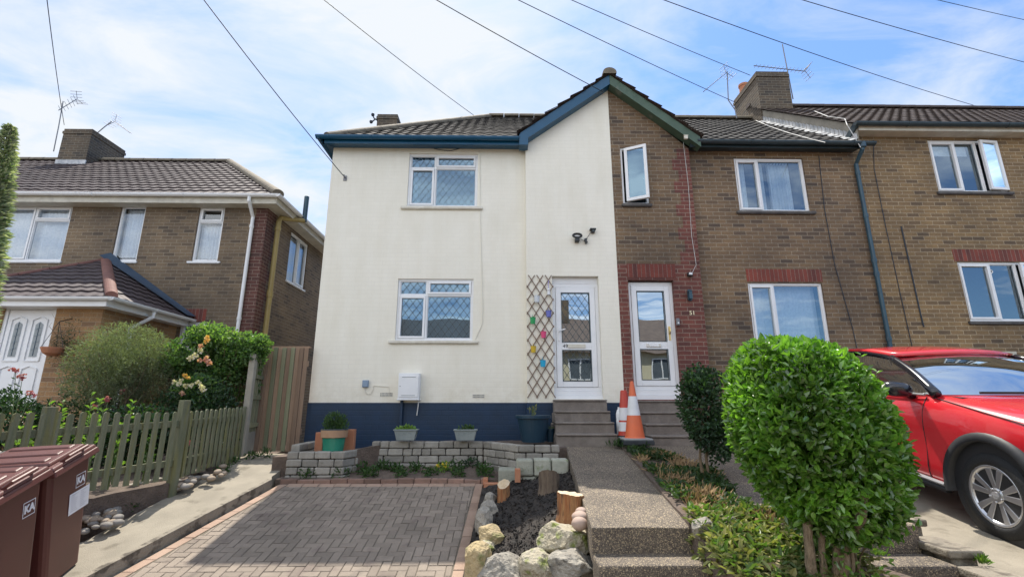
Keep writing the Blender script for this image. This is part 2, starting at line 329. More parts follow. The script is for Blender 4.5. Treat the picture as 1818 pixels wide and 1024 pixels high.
m_alu = Mt('grey_metal', (0.20, 0.20, 0.21), rough=0.4, metallic=0.7)
m_black = Mt('black_plastic', (0.012, 0.014, 0.016), rough=0.4)
m_wire = Mt('black_cable', (0.02, 0.03, 0.045), rough=0.6)
m_whitecable = Mt('white_cable', (0.6, 0.6, 0.58), rough=0.6)
m_gold = Mt('brass', (0.75, 0.55, 0.22), rough=0.3, metallic=0.9)
m_steel = Mt('satin_chrome', (0.7, 0.7, 0.68), rough=0.25, metallic=0.9)
m_conc = aggregate_mat('exposed_aggregate_concrete', (0.085, 0.070, 0.060), (0.19, 0.16, 0.13), (0.42, 0.34, 0.23), s=150)
m_chim = brick_mat('sooty_chimney_brick', (0.125, 0.095, 0.065), (0.085, 0.068, 0.052), (0.22, 0.20, 0.16), cdark=(0.045, 0.042, 0.04), msize=.015)
m_wallcable = Mt('painted_cable', (0.74, 0.71, 0.62), rough=.6)
m_step = Mt('step_concrete', (0.17, 0.145, 0.125), (0.25, 0.22, 0.19), scale=6, rough=0.9, bump=0.5, bscale=120, c3=(0.4, 0.34, 0.27), s3=110, a3=0.63)
m_kerb = Mt('stained_kerb_concrete', (0.22, 0.195, 0.155), (0.30, 0.265, 0.21), scale=3, rough=.95, bump=.6, bscale=60, c3=(0.11, 0.095, 0.075), s3=9, a3=.5)
m_pathc = Mt('worn_concrete', (0.235, 0.21, 0.165), (0.32, 0.285, 0.225), scale=2.5, rough=0.9, bump=0.35, bscale=90, c3=(0.165, 0.145, 0.11), s3=4.0, a3=0.58)
m_soil = Mt('dry_soil', (0.10, 0.075, 0.06), (0.16, 0.12, 0.095), scale=9, rough=0.95, bump=0.9, bscale=45, c3=(0.25, 0.21, 0.18), s3=90, a3=0.66)
m_mulch = Mt('dark_compost', (0.022, 0.020, 0.018), (0.045, 0.036, 0.030), scale=14, rough=0.95, bump=1.0, bscale=60, island=0.5)
m_block = Mt('grey_walling_block', (0.25, 0.235, 0.205), (0.34, 0.32, 0.28), scale=8, rough=0.9, bump=0.5, bscale=60, island=0.22, c3=(0.2, 0.2, 0.15), s3=20, a3=0.62)
m_blockg = Mt('mossy_walling_block', (0.30, 0.31, 0.25), (0.40, 0.40, 0.33), scale=8, rough=0.9, bump=0.5, bscale=50, island=0.15, c3=(0.22, 0.25, 0.15), s3=9, a3=0.58)
m_pave = Mt('brown_block_paving', (0.215, 0.178, 0.142), (0.285, 0.235, 0.19), scale=2, rough=0.85, bump=0.5, bscale=110, island=0.15, c3=(0.19, 0.15, 0.125), s3=5, a3=0.57)
m_paver = Mt('salmon_block_paving', (0.33, 0.225, 0.165), (0.39, 0.275, 0.205), scale=4, rough=0.85, bump=0.4, bscale=110, island=0.14)
m_joint = Mt('jointing_sand', (0.12, 0.105, 0.075), (0.19, 0.16, 0.125), scale=9, rough=0.95)
m_edgeb = Mt('edging_brick', (0.20, 0.13, 0.10), (0.28, 0.17, 0.13), scale=6, rough=0.9, bump=0.4, bscale=70, island=0.35)
m_terra = Mt('terracotta', (0.42, 0.17, 0.09), (0.48, 0.23, 0.13), scale=6, rough=0.8)

# ================================================================== ground
DA, DB = -0.795, 0.2                                      # drive plane z = DA + DB*Y
PA, PB = 0.213, 0.105                                     # garden path plane
CA, CB = -0.07, 0.13                                       # neighbour's hardstanding
def lerp(a, b, t): return a + (b - a) * t
def sstep(a, b, x): t = min(1, max(0, (x - a) / (b - a))); return t * t * (3 - 2 * t)
def ground_z(x, y):
    a = lerp(-0.95, -0.62, sstep(0.2, 1.6, x)); return a + 0.2 * min(max(y, 3.0), 7.4)
mb = MB(); gx = [-300, -80, -40, -20, -12, -8, -5, -3, -1, 0, .4, .8, 1.2, 1.6, 2, 3, 5, 8, 12, 20, 40, 80, 300]
gy = [-300, -80, -30, -12, -2, 1, 3, 4, 5, 6, 7, 7.4, 9, 12, 20, 40, 90, 300]
for j, y in enumerate(gy):
    for i, x in enumerate(gx): mb.v.append((x, y, ground_z(x, y)))
for j in range(len(gy) - 1):
    for i in range(len(gx) - 1):
        a = j * len(gx) + i; mb.f.append((a, a + 1, a + 1 + len(gx), a + len(gx))); mb.m.append(0)
kind(mb.build('ground', m_soil), 'structure')
mb = MB(); mb.poly((-60, 1.0, -.30), (60, 1.0, -.30), (60, 2.96, -.215), (-60, 2.96, -.215)); mb.poly((-60, 1.0, -.42), (60, 1.0, -.42), (60, 1.0, -.30), (-60, 1.0, -.30)); kind(mb.build('pavement', m_pathc), 'structure')
m_asph = Mt('asphalt', (0.045, 0.045, 0.048), (0.065, 0.064, 0.062), scale=3, rough=0.9, bump=0.4, bscale=150)
mb = MB(); mb.poly((-60, -7, -.33), (60, -7, -.33), (60, .995, -.33), (-60, .995, -.33)); 
for v in mb.v[:]: pass
kind(mb.build('road', m_asph), 'structure')

def plane(a, b): return lambda x, y: a + b * y
def xy(px, py, a, b): p = GP(px, py, a, b); return (p.x, p.y)
def slab(name, pts, zf, mat, thick=0.12, sub=0.25, rough=0.0, seed=0):
    """a solid slab with the outline pts (x,y) and the top surface zf, gently uneven"""
    bm = bmesh.new(); vs = [bm.verts.new((x, y, 0)) for x, y in pts]; f = bm.faces.new(vs)
    if f.normal.z < 0 or f.calc_area() == 0: pass
    bm.normal_update()
    if bm.faces[:][0].normal.z < 0: bmesh.ops.reverse_faces(bm, faces=bm.faces[:])
    xs = [p[0] for p in pts]; ys = [p[1] for p in pts]
    for lo, hi, no in ((min(xs), max(xs), (1, 0, 0)), (min(ys), max(ys), (0, 1, 0))):
        k = lo + sub
        while k < hi - 1e-3:
            g = bm.verts[:] + bm.edges[:] + bm.faces[:]
            bmesh.ops.bisect_plane(bm, geom=g, plane_co=Vector(no) * k, plane_no=no); k += sub
    r = bmesh.ops.extrude_face_region(bm, geom=bm.faces[:])
    top = set(v for v in r['geom'] if isinstance(v, bmesh.types.BMVert))
    for v in bm.verts:
        z = zf(v.co.x, v.co.y)
        if rough: z += rough * (noise.noise(Vector((v.co.x * 3 + seed, v.co.y * 3, seed))) + .5 * noise.noise(Vector((v.co.x * 9 + seed, v.co.y * 9, 1))))
        v.co.z = z if v in top else zf(v.co.x, v.co.y) - thick
    bmesh.ops.recalc_face_normals(bm, faces=bm.faces[:])
    mb = MB(); idx = {v: i for i, v in enumerate(bm.verts)}
    mb.add([v.co for v in bm.verts], [tuple(idx[v] for v in f.verts) for f in bm.faces]); bm.free()
    return mb.build(name, mat)

# block-paved drive: every brick laid in herringbone with a salmon border course
def xline(p, q, y): return p[0] + (q[0] - p[0]) * (y - p[1]) / (q[1] - p[1])
dl0, dl1 = xy(464, 876, DA, DB), xy(196, 1024, DA, DB)
dr0, dr1 = xy(857, 862, DA, DB), xy(822, 1024, DA, DB)
yb = 6.62; yf = 3.0
DL = lambda y: xline(dl0, dl1, y); DR = lambda y: xline(dr0, dr1, y)
mb = MB(); q = [(DL(yf), yf), (DR(yf), yf), (DR(yb), yb), (DL(yb), yb)]
mb.poly(*[(x, y, DA + DB * y - .008) for x, y in q], mi=2)
rng = random.Random(3)
def paver(x0, x1, y0, y1, mi, skew=None):
    g = .0026; t = rng.uniform(-.0022, .0022); e = .004
    def pt(x, y, z): return ((x if not skew else skew(x, y)), y, DA + DB * y + z)
    p = [pt(x0+g, y0+g, t-e), pt(x1-g, y0+g, t-e), pt(x1-g, y1-g, t-e), pt(x0+g, y1-g, t-e)]
    p += [pt(x0+g+e, y0+g+e, t), pt(x1-g-e, y0+g+e, t), pt(x1-g-e, y1-g-e, t), pt(x0+g+e, y1-g-e, t)]
    mb.add(p, [(4,5,6,7), (0,1,5,4), (1,2,6,5), (2,3,7,6), (3,0,4,7)], mi)
b = .082
for r_ in range(int(yf / b) - 1, int(yb / b) + 1):
    for c_ in range(-60, 15):
        k = (c_ - r_) % 4
        if k == 0: x0, x1, y0, y1 = c_*b, c_*b + 2*b, r_*b, r_*b + b
        elif k == 3: x0, x1, y0, y1 = c_*b, c_*b + b, r_*b, r_*b + 2*b
        else: continue
        y1 = min(y1, yb - .1); y0 = max(y0, yf)
        if y1 - y0 < .03: continue
        lo = max(DL(y0), DL(y1)) + .125; hi = min(DR(y0), DR(y1)) - .105
        x0, x1 = max(x0, lo), min(x1, hi)
        if x1 - x0 < .02: continue
        paver(x0, x1, y0, y1, 0)
y = yf
while y < yb - .05:
    y1 = min(y + .2, yb)
    paver(.0, .1, y, y1, 1, lambda x, yy: DR(yy) - .1 + x); paver(.01, .115, y, y1, 1, lambda x, yy: DL(yy) + x); y += .2
x = DL(yb) + .12
while x < DR(yb) - .12: paver(x, min(x + .2, DR(yb) - .1), yb - .1, yb, 1); x += .2
kind(mb.build('driveway', [m_pave, m_paver, m_joint]), 'structure')

# concrete side path up to the gate, with its kerb edge over the drive
SA, SB = DA + .085, DB
szf = lambda x, y: min(SA + SB * y, .745 + .012 * (y - 7.25)) if y > 6.5 else SA + SB * y
kr = [(DL(y) - .03, y) for y in (3.0, 4.0, 5.0, 6.0, 6.5)]
lft = [xy(447, 806, SA, SB), xy(300, 880, SA, SB), xy(150, 960, SA, SB)]
pts = kr + [(-2.98, 6.62), (-2.95, 8.15), (-4.25, 8.15), (-3.83, 7.3)] + [(lft[1][0], lft[1][1]), (lft[2][0], lft[2][1]), (-4.9, 3.9), (-4.9, 3.0)]
kind(slab('path', pts, szf, m_pathc, thick=.3, rough=.006), 'structure')
mb = MB()
for y0 in np.arange(3.0, 6.5, .9):
    y1 = min(y0 + .885, 6.5)
    for z in (0,):
        a, c = DL(y0), DL(y1)
        P_ = [(a - .027, y0, SA + SB*y0 - .02), (a + .012, y0, DA + DB*y0 - .02), (c + .012, y1, DA + DB*y1 - .02), (c - .027, y1, SA + SB*y1 - .02)]
# kerb
mb.add([(DL(3.0) - .08, 3.0, SA + SB*3.0 + .012), (DL(3.0) - .022, 3.0, SA + SB*3.0 + .012), (DL(6.5) - .022, 6.5, SA + SB*6.5 + .012), (DL(6.5) - .08, 6.5, SA + SB*6.5 + .012),
        (DL(3.0) - .022, 3.0, DA + DB*3.0 - .05), (DL(6.5) - .022, 6.5, DA + DB*6.5 - .05), (DL(3.0) - .08, 3.0, DA + DB*3.0 - .05), (DL(6.5) - .08, 6.5, DA + DB*6.5 - .05)],
       [(0,1,2,3), (1,4,5,2), (0,6,4,1), (3,2,5,7)])
kind(mb.build('kerb', m_kerb), 'structure')

# flower bed below the block wall, and the raised terrace behind it
bedz = lambda x, y: lerp(.57, .66, sstep(6.65, 7.35, y))
kind(slab('flower_bed', [(-2.95, 6.66), (-.05, 6.66), (.25, 6.5), (.25, 7.35), (-2.95, 7.35)], bedz, m_soil, sub=.1, rough=.02), 'structure')
terz = lambda x, y: lerp(.84, .95, sstep(-2.4, -1.7, x))
kind(slab('terrace', [(-3.1, 6.85), (-2.2, 6.85), (-1.75, 7.35), (-.22, 7.42), (.22, 6.76), (.85, 6.72), (.85, 8.15), (-3.1, 8.15)], terz, m_soil, sub=.12, rough=.015, thick=.3), 'structure')

# garden path of number 49 and its two front steps
Lp = [xy(1006, 798, PA, PB), xy(1050, 936, PA, PB)]; Rp = [xy(1106, 798, PA, PB), xy(1226, 936, PA, PB)]
PFY = (Lp[1][1] + Rp[1][1]) / 2; PLX = lambda y: xline(Lp[0], Lp[1], y); PRX = lambda y: xline(Rp[0], Rp[1], y)
pz = plane(PA, PB)
o = slab('garden_path', [(PLX(7.9), 7.9), (PLX(PFY), PFY), (PRX(PFY), PFY), (PRX(7.9) + .1, 7.9)], pz, m_conc, thick=.25, sub=.14, rough=.006); kind(o, 'structure')
bv = o.modifiers.new('bevel', 'BEVEL'); bv.width = .018; bv.segments = 2; bv.limit_method = 'ANGLE'
zt = PA + PB * PFY
mb = MB(); mb.box(PLX(PFY) - .0, PRX(PFY) + .03, PFY - .27, PFY + .02, zt - .45, zt - .175)
mb.box(PLX(PFY) + .02, PRX(PFY) + .06, PFY - .57, PFY - .275, zt - .7, zt - .36)
o = mb.build('path_steps', m_conc, loc=(PLX(PFY) + .4, PFY - .2, zt - .5), bevel=.018)
tag(o, 'two exposed aggregate steps at the front end of the white house path', 'steps')

# strip of rough garden between the two paths, the neighbour's path, and the hardstanding
L5 = [(2.05, 7.9), xy(1276, 842, PA, PB), xy(1362, 936, PA, PB)]
stripz = lambda x, y: PA + PB * y + .03 if y > 3.9 else PA + PB * 3.9 + .03 - .30 * (3.9 - y)
kind(slab('garden_strip', [(PRX(7.0), 7.0), (PRX(PFY), PFY), (PRX(PFY) + .05, 3.2), (2.6, 3.2), (L5[2][0] + .02, 3.84), (L5[2][0] - .01, 3.86), (L5[1][0] - .01, L5[1][1]), (1.84, 7.0)], stripz, m_soil, sub=.14, rough=.03, thick=.3), 'structure')
kind(slab('garden_path', [(1.75, 7.9), (1.85, 7.0), (L5[1][0], L5[1][1]), (L5[2][0], 3.85), (3.10, 3.85), (3.42, 5.5), (3.5, 7.9)], lambda x, y: PA + PB * y + .012, m_conc, thick=.45, sub=.2, rough=.006), 'structure')
zt5 = PA + PB * 3.85
mb = MB(); mb.box(1.98, 3.1, 3.55, 3.84, zt5 - .5, zt5 - .17); mb.box(2.02, 3.1, 3.22, 3.545, zt5 - .7, zt5 - .34)
tag(mb.build('path_steps', m_conc, loc=(2.5, 3.5, zt5 - .5), bevel=.018), 'concrete path steps behind the trunk of the clipped bush', 'steps')
cz = plane(CA, CB)
kind(slab('hardstanding', [(3.28, 2.9), (12, 2.9), (12, 7.6), (3.5, 7.6), (3.42, 5.5)], cz, m_pathc, thick=.4, sub=.4, rough=.004), 'structure')
# stepped low retaining wall down its left side
mb = MB(); rng = random.Random(5)
kk = 0
for (ya, yb_, top) in ((4.05, 4.7, .10), (3.62, 4.05, .05), (3.2, 3.62, .02), (2.92, 3.2, .0)):
    zb_ = CA + CB * ya
    mb.box(3.12, 3.30, ya, yb_ - .006, zb_ - .45, zb_ + top + .02)
    mb.box(3.085, 3.335, ya - .02, yb_ - .05, zb_ + top + .022, zb_ + top + .075)
tag(mb.build('low_wall', m_kerb, loc=(3.2, 3.8, .3), bevel=.012), 'low stepped concrete wall with coping beside the red car hardstanding', 'wall')

# compost bed between drive and path: ruled from the drive edge up to the path
mb = MB(); nx, ny = 26, 44
def mulz(x, y):
    lo, hi = DR(y), PLX(y); t = min(1, max(0, (x - lo) / max(.05, hi - lo)))
    zl = DA + DB * y + .02; zh = PA + PB * y - .12 - .42 * max(0, 4.75 - y)
    return lerp(zl + .07, zh, t)
for j in range(ny + 1):
    y = lerp(4.1, 6.2, j / ny)
    for i in range(nx + 1):
        x = lerp(DR(y) + .02, PLX(y) + .01, i / nx); z = mulz(x, y) + .03 * noise.noise(Vector((x * 7, y * 7, 2))) + .022 * noise.noise(Vector((x * 19, y * 19, 5)))
        mb.v.append((x, y, z))
for j in range(ny):
    for i in range(nx):
        a = j * (nx + 1) + i; mb.f.append((a, a + 1, a + nx + 2, a + nx + 1)); mb.m.append(0)
o = mb.build('compost_bed', m_mulch, smooth=True); kind(o, 'structure')
rng = random.Random(8); mb = MB()
for k in range(2600):
    y = rng.uniform(4.12, 6.15); x = lerp(DR(y) + .03, PLX(y) - .01, rng.random()); z = mulz(x, y) + .03 * noise.noise(Vector((x * 7, y * 7, 2))) + .006
    s = rng.uniform(.008, .024); d = [Vector((rng.gauss(0, 1), rng.gauss(0, 1), rng.gauss(0, .7))).normalized() * s for _ in range(4)]
    c = Vector((x, y, z)); mb.add([c + v for v in d], [(0, 1, 2), (0, 2, 3), (0, 3, 1), (1, 3, 2)], mi=0)
kind(mb.build('compost_crumbs', m_mulch), 'stuff')

# ================================================================== building tools
def wall_grid(mb, x0, x1, z0, z1, Y, holes, depth=.12, mi=0, rmi=None):
    xs = sorted({x0, x1, *[h[0] for h in holes], *[h[1] for h in holes]}); zs = sorted({z0, z1, *[h[2] for h in holes], *[h[3] for h in holes]})
    xs = [x for x in xs if x0 <= x <= x1]; zs = [z for z in zs if z0 <= z <= z1]
    for i in range(len(xs) - 1):
        for j in range(len(zs) - 1):
            cx, cz_ = (xs[i] + xs[i+1]) / 2, (zs[j] + zs[j+1]) / 2
            if any(h[0] < cx < h[1] and h[2] < cz_ < h[3] for h in holes): continue
            mb.poly((xs[i], Y, zs[j]), (xs[i+1], Y, zs[j]), (xs[i+1], Y, zs[j+1]), (xs[i], Y, zs[j+1]), mi=mi)
    r = mi if rmi is None else rmi
    for a, b_, c, d in [h[:4] for h in holes]:
        mb.poly((a, Y, c), (a, Y, d), (a, Y + depth, d), (a, Y + depth, c), mi=r); mb.poly((b_, Y, d), (b_, Y, c), (b_, Y + depth, c), (b_, Y + depth, d), mi=r)
        mb.poly((a, Y, d), (b_, Y, d), (b_, Y + depth, d), (a, Y + depth, d), mi=r); mb.poly((b_, Y, c), (a, Y, c), (a, Y + depth, c), (b_, Y + depth, c), mi=r)
class XF:                                                   # frame for windows on a side wall: local x along, y inward
    def __init__(s, o, ux, uy): s.o, s.ux, s.uy = Vector(o), Vector(ux), Vector(uy)
    def __call__(s, mb):
        mb.v = [tuple(s.o + s.ux * p[0] + s.uy * p[1] + Vector((0, 0, p[2]))) for p in mb.v]
def frame_bars(mb, x0, x1, z0, z1, y0, y1, w):
    mb.box(x0, x1, y0, y1, z1 - w, z1); mb.box(x0, x1, y0, y1, z0, z0 + w)
    mb.box(x0, x0 + w, y0, y1, z0 + w, z1 - w); mb.box(x1 - w, x1, y0, y1, z0 + w, z1 - w)
def lattice(mb, x0, x1, z0, z1, y, px_, pz_, w=.006, off=(0, 0)):
    """diagonal lead strips clipped to a rectangle"""
    for sgn in (1, -1):
        s = pz_ / px_ * sgn; xs_ = -4.0
        n = int((x1 - x0) / px_ + (z1 - z0) / pz_) + 4
        for k in range(-n, n + 1):
            xa = (x0 if sgn > 0 else x1) + off[0] + k * px_ ; pts = []
            # line x = xa + t, z = z0 + s*t
            tz = (z1 - z0) / abs(s)
            t0, t1 = (0, tz) if sgn > 0 else (-tz, 0)
            t0 = max(t0, x0 - xa); t1 = min(t1, x1 - xa)
            if t1 - t0 < .01: continue
            f = lambda t: (xa + t, y, z0 + s * t)
            mb.bar(f(t0), f(t1), .004, w, up=(0, 0, 1))
def window(par, Y, x0, x1, z0, z1, cols, fr=.05, recess=.03, gm=None, lat=None, latm=None, sill=None, curtain=None, xf=None, sash_open=None, room=True, roomd=1.0):
    """cols: list of (f0, f1, [(g0, g1, 'fix'|'sash'), ...]); fractions of width and height"""
    fb = MB(); ya, yb2 = Y + recess, Y + recess + .07
    frame_bars(fb, x0, x1, z0, z1, ya, yb2, fr * .8); ix0, ix1, iz0, iz1 = x0 + fr*.8, x1 - fr*.8, z0 + fr*.8, z1 - fr*.8
    lights = []
    for ci, (f0, f1, rows) in enumerate(cols):
        a = lerp(x0, x1, f0) + (fr*.8 if f0 == 0 else fr*.3); c = lerp(x0, x1, f1) - (fr*.8 if f1 == 1 else fr*.3)
        if f1 < 1: fb.box(c, c + fr*.6, ya, yb2, iz0, iz1)
        for (g0, g1, kd) in rows:
            e = lerp(z0, z1, g0) + (fr*.8 if g0 == 0 else fr*.3); g = lerp(z0, z1, g1) - (fr*.8 if g1 == 1 else fr*.3)
            if g1 < 1: fb.box(a, c, ya, yb2, g, g + fr*.6)
            if kd == 'sash': frame_bars(fb, a + .003, c - .003, e + .003, g - .003, ya - .014, ya + .05, fr * .75); q = fr*.75 + .003
            elif kd == 'open': q = None
            else: frame_bars(fb, a, c, e, g, ya + .016, ya + .05, fr * .25); q = fr * .25
            if q is not None: lights.append((a + q, c - q, e + q, g - q))
    fo = None
    if xf: xf(fb)
    fo = fb.build('window', m_upvc, par, bevel=.004)
    for (a, c, e, g) in lights:
        pb = MB(); pb.poly((a, ya + .03, e), (c, ya + .03, e), (c, ya + .03, g), (a, ya + .03, g))
        if xf: xf(pb)
        pb.build('pane', gm or m_glass, fo)
        if lat:
            lb = MB(); lattice(lb, a, c, e, g, ya + .024, lat[0], lat[1], w=lat[2])
            if xf: xf(lb)
            lb.build('lead_lattice', latm or m_lead, fo)
    if sill:
        sb = MB(); sx, sz, sy, sm = sill; sb.box(x0 - sx, x1 + sx, Y - sy, Y + recess - .003, z0 - sz, z0 - .002)
        sb.box(x0 - sx + .01, x1 + sx - .01, Y - sy + .01, Y - .004, z0 - sz - .012, z0 - sz - .001)
        if xf: xf(sb)
        sb.build('sill', sm, fo, bevel=.005)
    if curtain:
        for (a, c, e, g, amp, dd) in curtain:
            cb = MB(); n = 60; xa, xb = lerp(x0, x1, a), lerp(x0, x1, c); za, zb2 = lerp(z0, z1, e), lerp(z0, z1, g)
            rr = random.Random(int(xa * 1000)); ph = rr.random() * 9
            for j, zz in enumerate((za, zb2)):
                for i in range(n + 1):
                    t = i / n; cb.v.append((lerp(xa, xb, t), Y + dd + amp * (math.sin(t * 44 + ph) + .5 * math.sin(t * 97 + ph)), zz))
            for i in range(n): cb.f.append((i, i + 1, i + n + 2, i + n + 1)); cb.m.append(0)
            if xf: xf(cb)
            cb.build('curtain', m_net, fo, smooth=True)
    if room:
        rb = MB(); yc, yd = Y + .125, Y + .125 + roomd; e = .25
        rb.poly((x0 - e, yd, z0 - e), (x1 + e, yd, z0 - e), (x1 + e, yd, z1 + .1), (x0 - e, yd, z1 + .1))
        rb.poly((x0 - e, yc, z0 - e), (x0 - e, yd, z0 - e), (x0 - e, yd, z1 + .1), (x0 - e, yc, z1 + .1)); rb.poly((x1 + e, yd, z0 - e), (x1 + e, yc, z0 - e), (x1 + e, yc, z1 + .1), (x1 + e, yd, z1 + .1))
        rb.poly((x0 - e, yc, z1 + .1), (x0 - e, yd, z1 + .1), (x1 + e, yd, z1 + .1), (x1 + e, yc, z1 + .1)); rb.poly((x0 - e, yd, z0 - e), (x0 - e, yc, z0 - e), (x1 + e, yc, z0 - e), (x1 + e, yd, z0 - e))
        if xf: xf(rb)
        rb.build('room_lining', m_room, fo)
    return fo
def tiles(mb, E, u, s, n, ls, ext, tw=.20, gauge=.26, amp=.006, step=.018, mi=0, lip=.04, seed=1):
    """interlocking pantiles laid in courses on a slope; ext(v) gives the run of each course"""
    E, u, s, n = Vector(E), Vector(u).normalized(), Vector(s).normalized(), Vector(n).normalized(); rr = random.Random(seed)
    rows = int(math.ceil(ls / gauge))
    for r_ in range(rows):
        v0, v1 = r_ * gauge, min((r_ + 1) * gauge + .05, ls)
        if r_ == 0: v0 = -lip
        a, c = ext(min((v0 + v1) / 2, ls))
        if c - a < .08: continue
        i0, i1 = int(math.floor(a / tw)), int(math.ceil(c / tw))
        for i in range(i0, i1):
            ua, ub = max(a, i * tw), min(c, (i + 1) * tw)
            if ub - ua < .01: continue
            m_ = 6; base = len(mb.v); jz = rr.uniform(-.003, .003); jv = rr.uniform(-.006, .006)
            for k in range(m_ + 1):
                uu = lerp(ua, ub, k / m_); t = (uu / tw) % 1.0 if k not in (0, m_) else (0 if k == 0 else 1)
                h = amp * (math.cos(2 * math.pi * (uu / tw)) ) 
                p0 = E + u * uu + s * (v0 + jv); p1 = E + u * uu + s * v1
                mb.v.append(tuple(p0 + n * (h + step + .012 + jz - .022))); mb.v.append(tuple(p0 + n * (h + step + .012 + jz))); mb.v.append(tuple(p1 + n * (h + .004 + jz)))
            for k in range(m_):
                q = base + 3 * k
                mb.f.append((q, q + 3, q + 4, q + 1)); mb.m.append(mi); mb.f.append((q + 1, q + 4, q + 5, q + 2)); mb.m.append(mi)
def ridge_tiles(mb, A, B, r_=.11, L=.42, mi=0, n=10):
    A, B = Vector(A), Vector(B); d = B - A; T = d.length; k = max(1, int(round(T / L))); d /= T
    sd = d.cross(Vector((0, 0, 1))).normalized(); up = sd.cross(d).normalized()
    for i in range(k):
        base = len(mb.v); a, c = A + d * (T * i / k + .006), A + d * (T * (i + 1) / k - .006)
        for p, rr in ((a, r_), (c, r_ * 1.04)):
            for j in range(n + 1):
                t = math.pi * (j / n * 1.16 - .08); mb.v.append(tuple(p + sd * (math.cos(t) * rr) + up * (math.sin(t) * rr * .8 - .02)))
        for j in range(n):
            q = base + j; mb.f.append((q, q + 1, q + n + 2, q + n + 1)); mb.m.append(mi)
        for off in (0, n + 1): mb.f.append(tuple(base + off + j for j in range(n + 1))); mb.m.append(mi)
def gutter(mb, A, B, r_=.055, mi=0):
    A, B = Vector(A), Vector(B); d = (B - A).normalized(); sd = d.cross(Vector((0, 0, 1))).normalized(); n = 8
    base = len(mb.v)
    for p in (A, B):
        for rad in (r_, r_ - .006):
            for j in range(n + 1):
                t = math.pi + math.pi * j / n; mb.v.append(tuple(p + sd * (math.cos(t) * rad) + Vector((0, 0, math.sin(t) * rad * 1.1))))
    s_ = 2 * (n + 1)
    for j in range(n):
        q = base + j; mb.f.append((q, q + s_, q + s_ + 1, q + 1)); mb.m.append(mi)
        q = base + n + 1 + j; mb.f.append((q, q + 1, q + s_ + 1, q + s_)); mb.m.append(mi)
    for j in (0, n):
        q = base + j; mb.f.append((q, q + n + 1, q + n + 1 + s_, q + s_)); mb.m.append(mi)
    for e in (0, s_):
        mb.f.append(tuple(base + e + j for j in range(n + 1))); mb.m.append(mi)
    L = (B - A).length; k = 1.0
    while k < L:
        p = A + d * k; mb.tube([p + sd * math.cos(math.pi + math.pi * j / 6) * (r_ + .004) + Vector((0, 0, math.sin(math.pi + math.pi * j / 6) * (r_ * 1.1 + .004))) for j in range(7)], .008, 5, mi); k += 1.9
def chimney(par, x0, x1, y0, y1, z0, z1, bm_, oversail=True):
    mb = MB(); mb.box(x0, x1, y0, y1, z0, z1 - .16)
    mb.box(x0 - .02, x1 + .02, y0 - .02, y1 + .02, z1 - .158, z1 - .08); mb.box(x0 - .0, x1 + .0, y0, y1, z1 - .078, z1)
    return mb.build('chimney', bm_, par)

# ================================================================== the white end-of-terrace house
YW, YB, YK = 8.12, 8.00, 14.9                               # wall, gable bay, back wall
XL = W(569, 500, YW).x; XP = W(1096, 480, YB).x; XBL = W(934.5, 480, YB).x; XBR = W(1245, 500, YB).x; XD = W(1556, 500, YW).x
XE = 19.0
EY, EZ = 7.90, W(700, 246, 7.90).z                          # front eaves
RY = 11.3; RZ = W(870, 210, RY).z; SL = (RZ - EZ) / (RY - EY)
ZPL = W(700, 714.5, YW).z; ZSOF = W(700, 263.5, YW).z; ZF = W(700, 256, EY).z
APX = Vector((XP, 7.80, W(1076, 133, 7.80).z)); BLz = W(928, 236, 7.80).z; BRz = W(1240, 243, 7.80).z
XGL = W(924, 238, 7.80).x; XGR = W(1243, 243, 7.80).x
wh = thing('white_house', 'cream painted end house with navy plinth, blue fascia and half gable over a white door', 'house', (XL + 2.5, YW, .9))
def rect(px0, px1, pt, pb, Y): a = W((px0 + px1) / 2, pt, Y); b_ = W((px0 + px1) / 2, pb, Y); m_ = (pt + pb) / 2; return (W(px0, m_, Y).x, W(px1, m_, Y).x, b_.z, a.z)
w1 = rect(724.5, 848, 273, 367.5, YW); w2 = rect(704, 840, 495, 604.5, YW)
d1 = rect(982, 1067, 490, 708, YB)
mb = MB(); wall_grid(mb, XL, XBL, ZPL, ZSOF + .05, YW, [w1, w2])
ZG = BLz - .12
wall_grid(mb, XBL, XP, ZPL, ZG, YB, [d1], depth=.16)
mb.poly((XBL, YB, ZPL), (XBL, YB, ZG), (XBL, YW, ZG), (XBL, YW, ZPL))
mb.poly((XBL, YB, ZG), (XP, YB, ZG), (XP, YB, APX.z - .1))
mb.poly((XL, YK, ZPL), (XL, YW, ZPL), (XL, YW, ZSOF + .05), (XL, YK, ZSOF + .05))
mb.poly((XP, YK, .3), (XL, YK, .3), (XL, YK, ZSOF + .05), (XP, YK, ZSOF + .05))
mb.build('wall', m_white, wh)
mb = MB(); z0 = .35; pr = .012
sx0, sx1 = W(984, 712, YB).x, W(1080, 712, YB).x
mb.poly((XL - pr, YW - pr, z0), (XBL - pr, YW - pr, z0), (XBL - pr, YW - pr, ZPL), (XL - pr, YW - pr, ZPL)); mb.poly((XL - pr, YK, z0), (XL - pr, YW - pr, z0), (XL - pr, YW - pr, ZPL), (XL - pr, YK, ZPL))
mb.poly((XBL - pr, YB - pr, z0), (XP, YB - pr, z0), (XP, YB - pr, ZPL), (XBL - pr, YB - pr, ZPL)); mb.poly((XBL - pr, YW - pr, z0), (XBL - pr, YB - pr, z0), (XBL - pr, YB - pr, ZPL), (XBL - pr, YW - pr, ZPL))
mb.poly((XL - pr, YW - pr, ZPL), (XBL - pr, YW - pr, ZPL), (XBL - pr, YW, ZPL), (XL - pr, YW, ZPL)); mb.poly((XBL - pr, YB - pr, ZPL), (XP, YB - pr, ZPL), (XP, YB, ZPL), (XBL - pr, YB, ZPL))
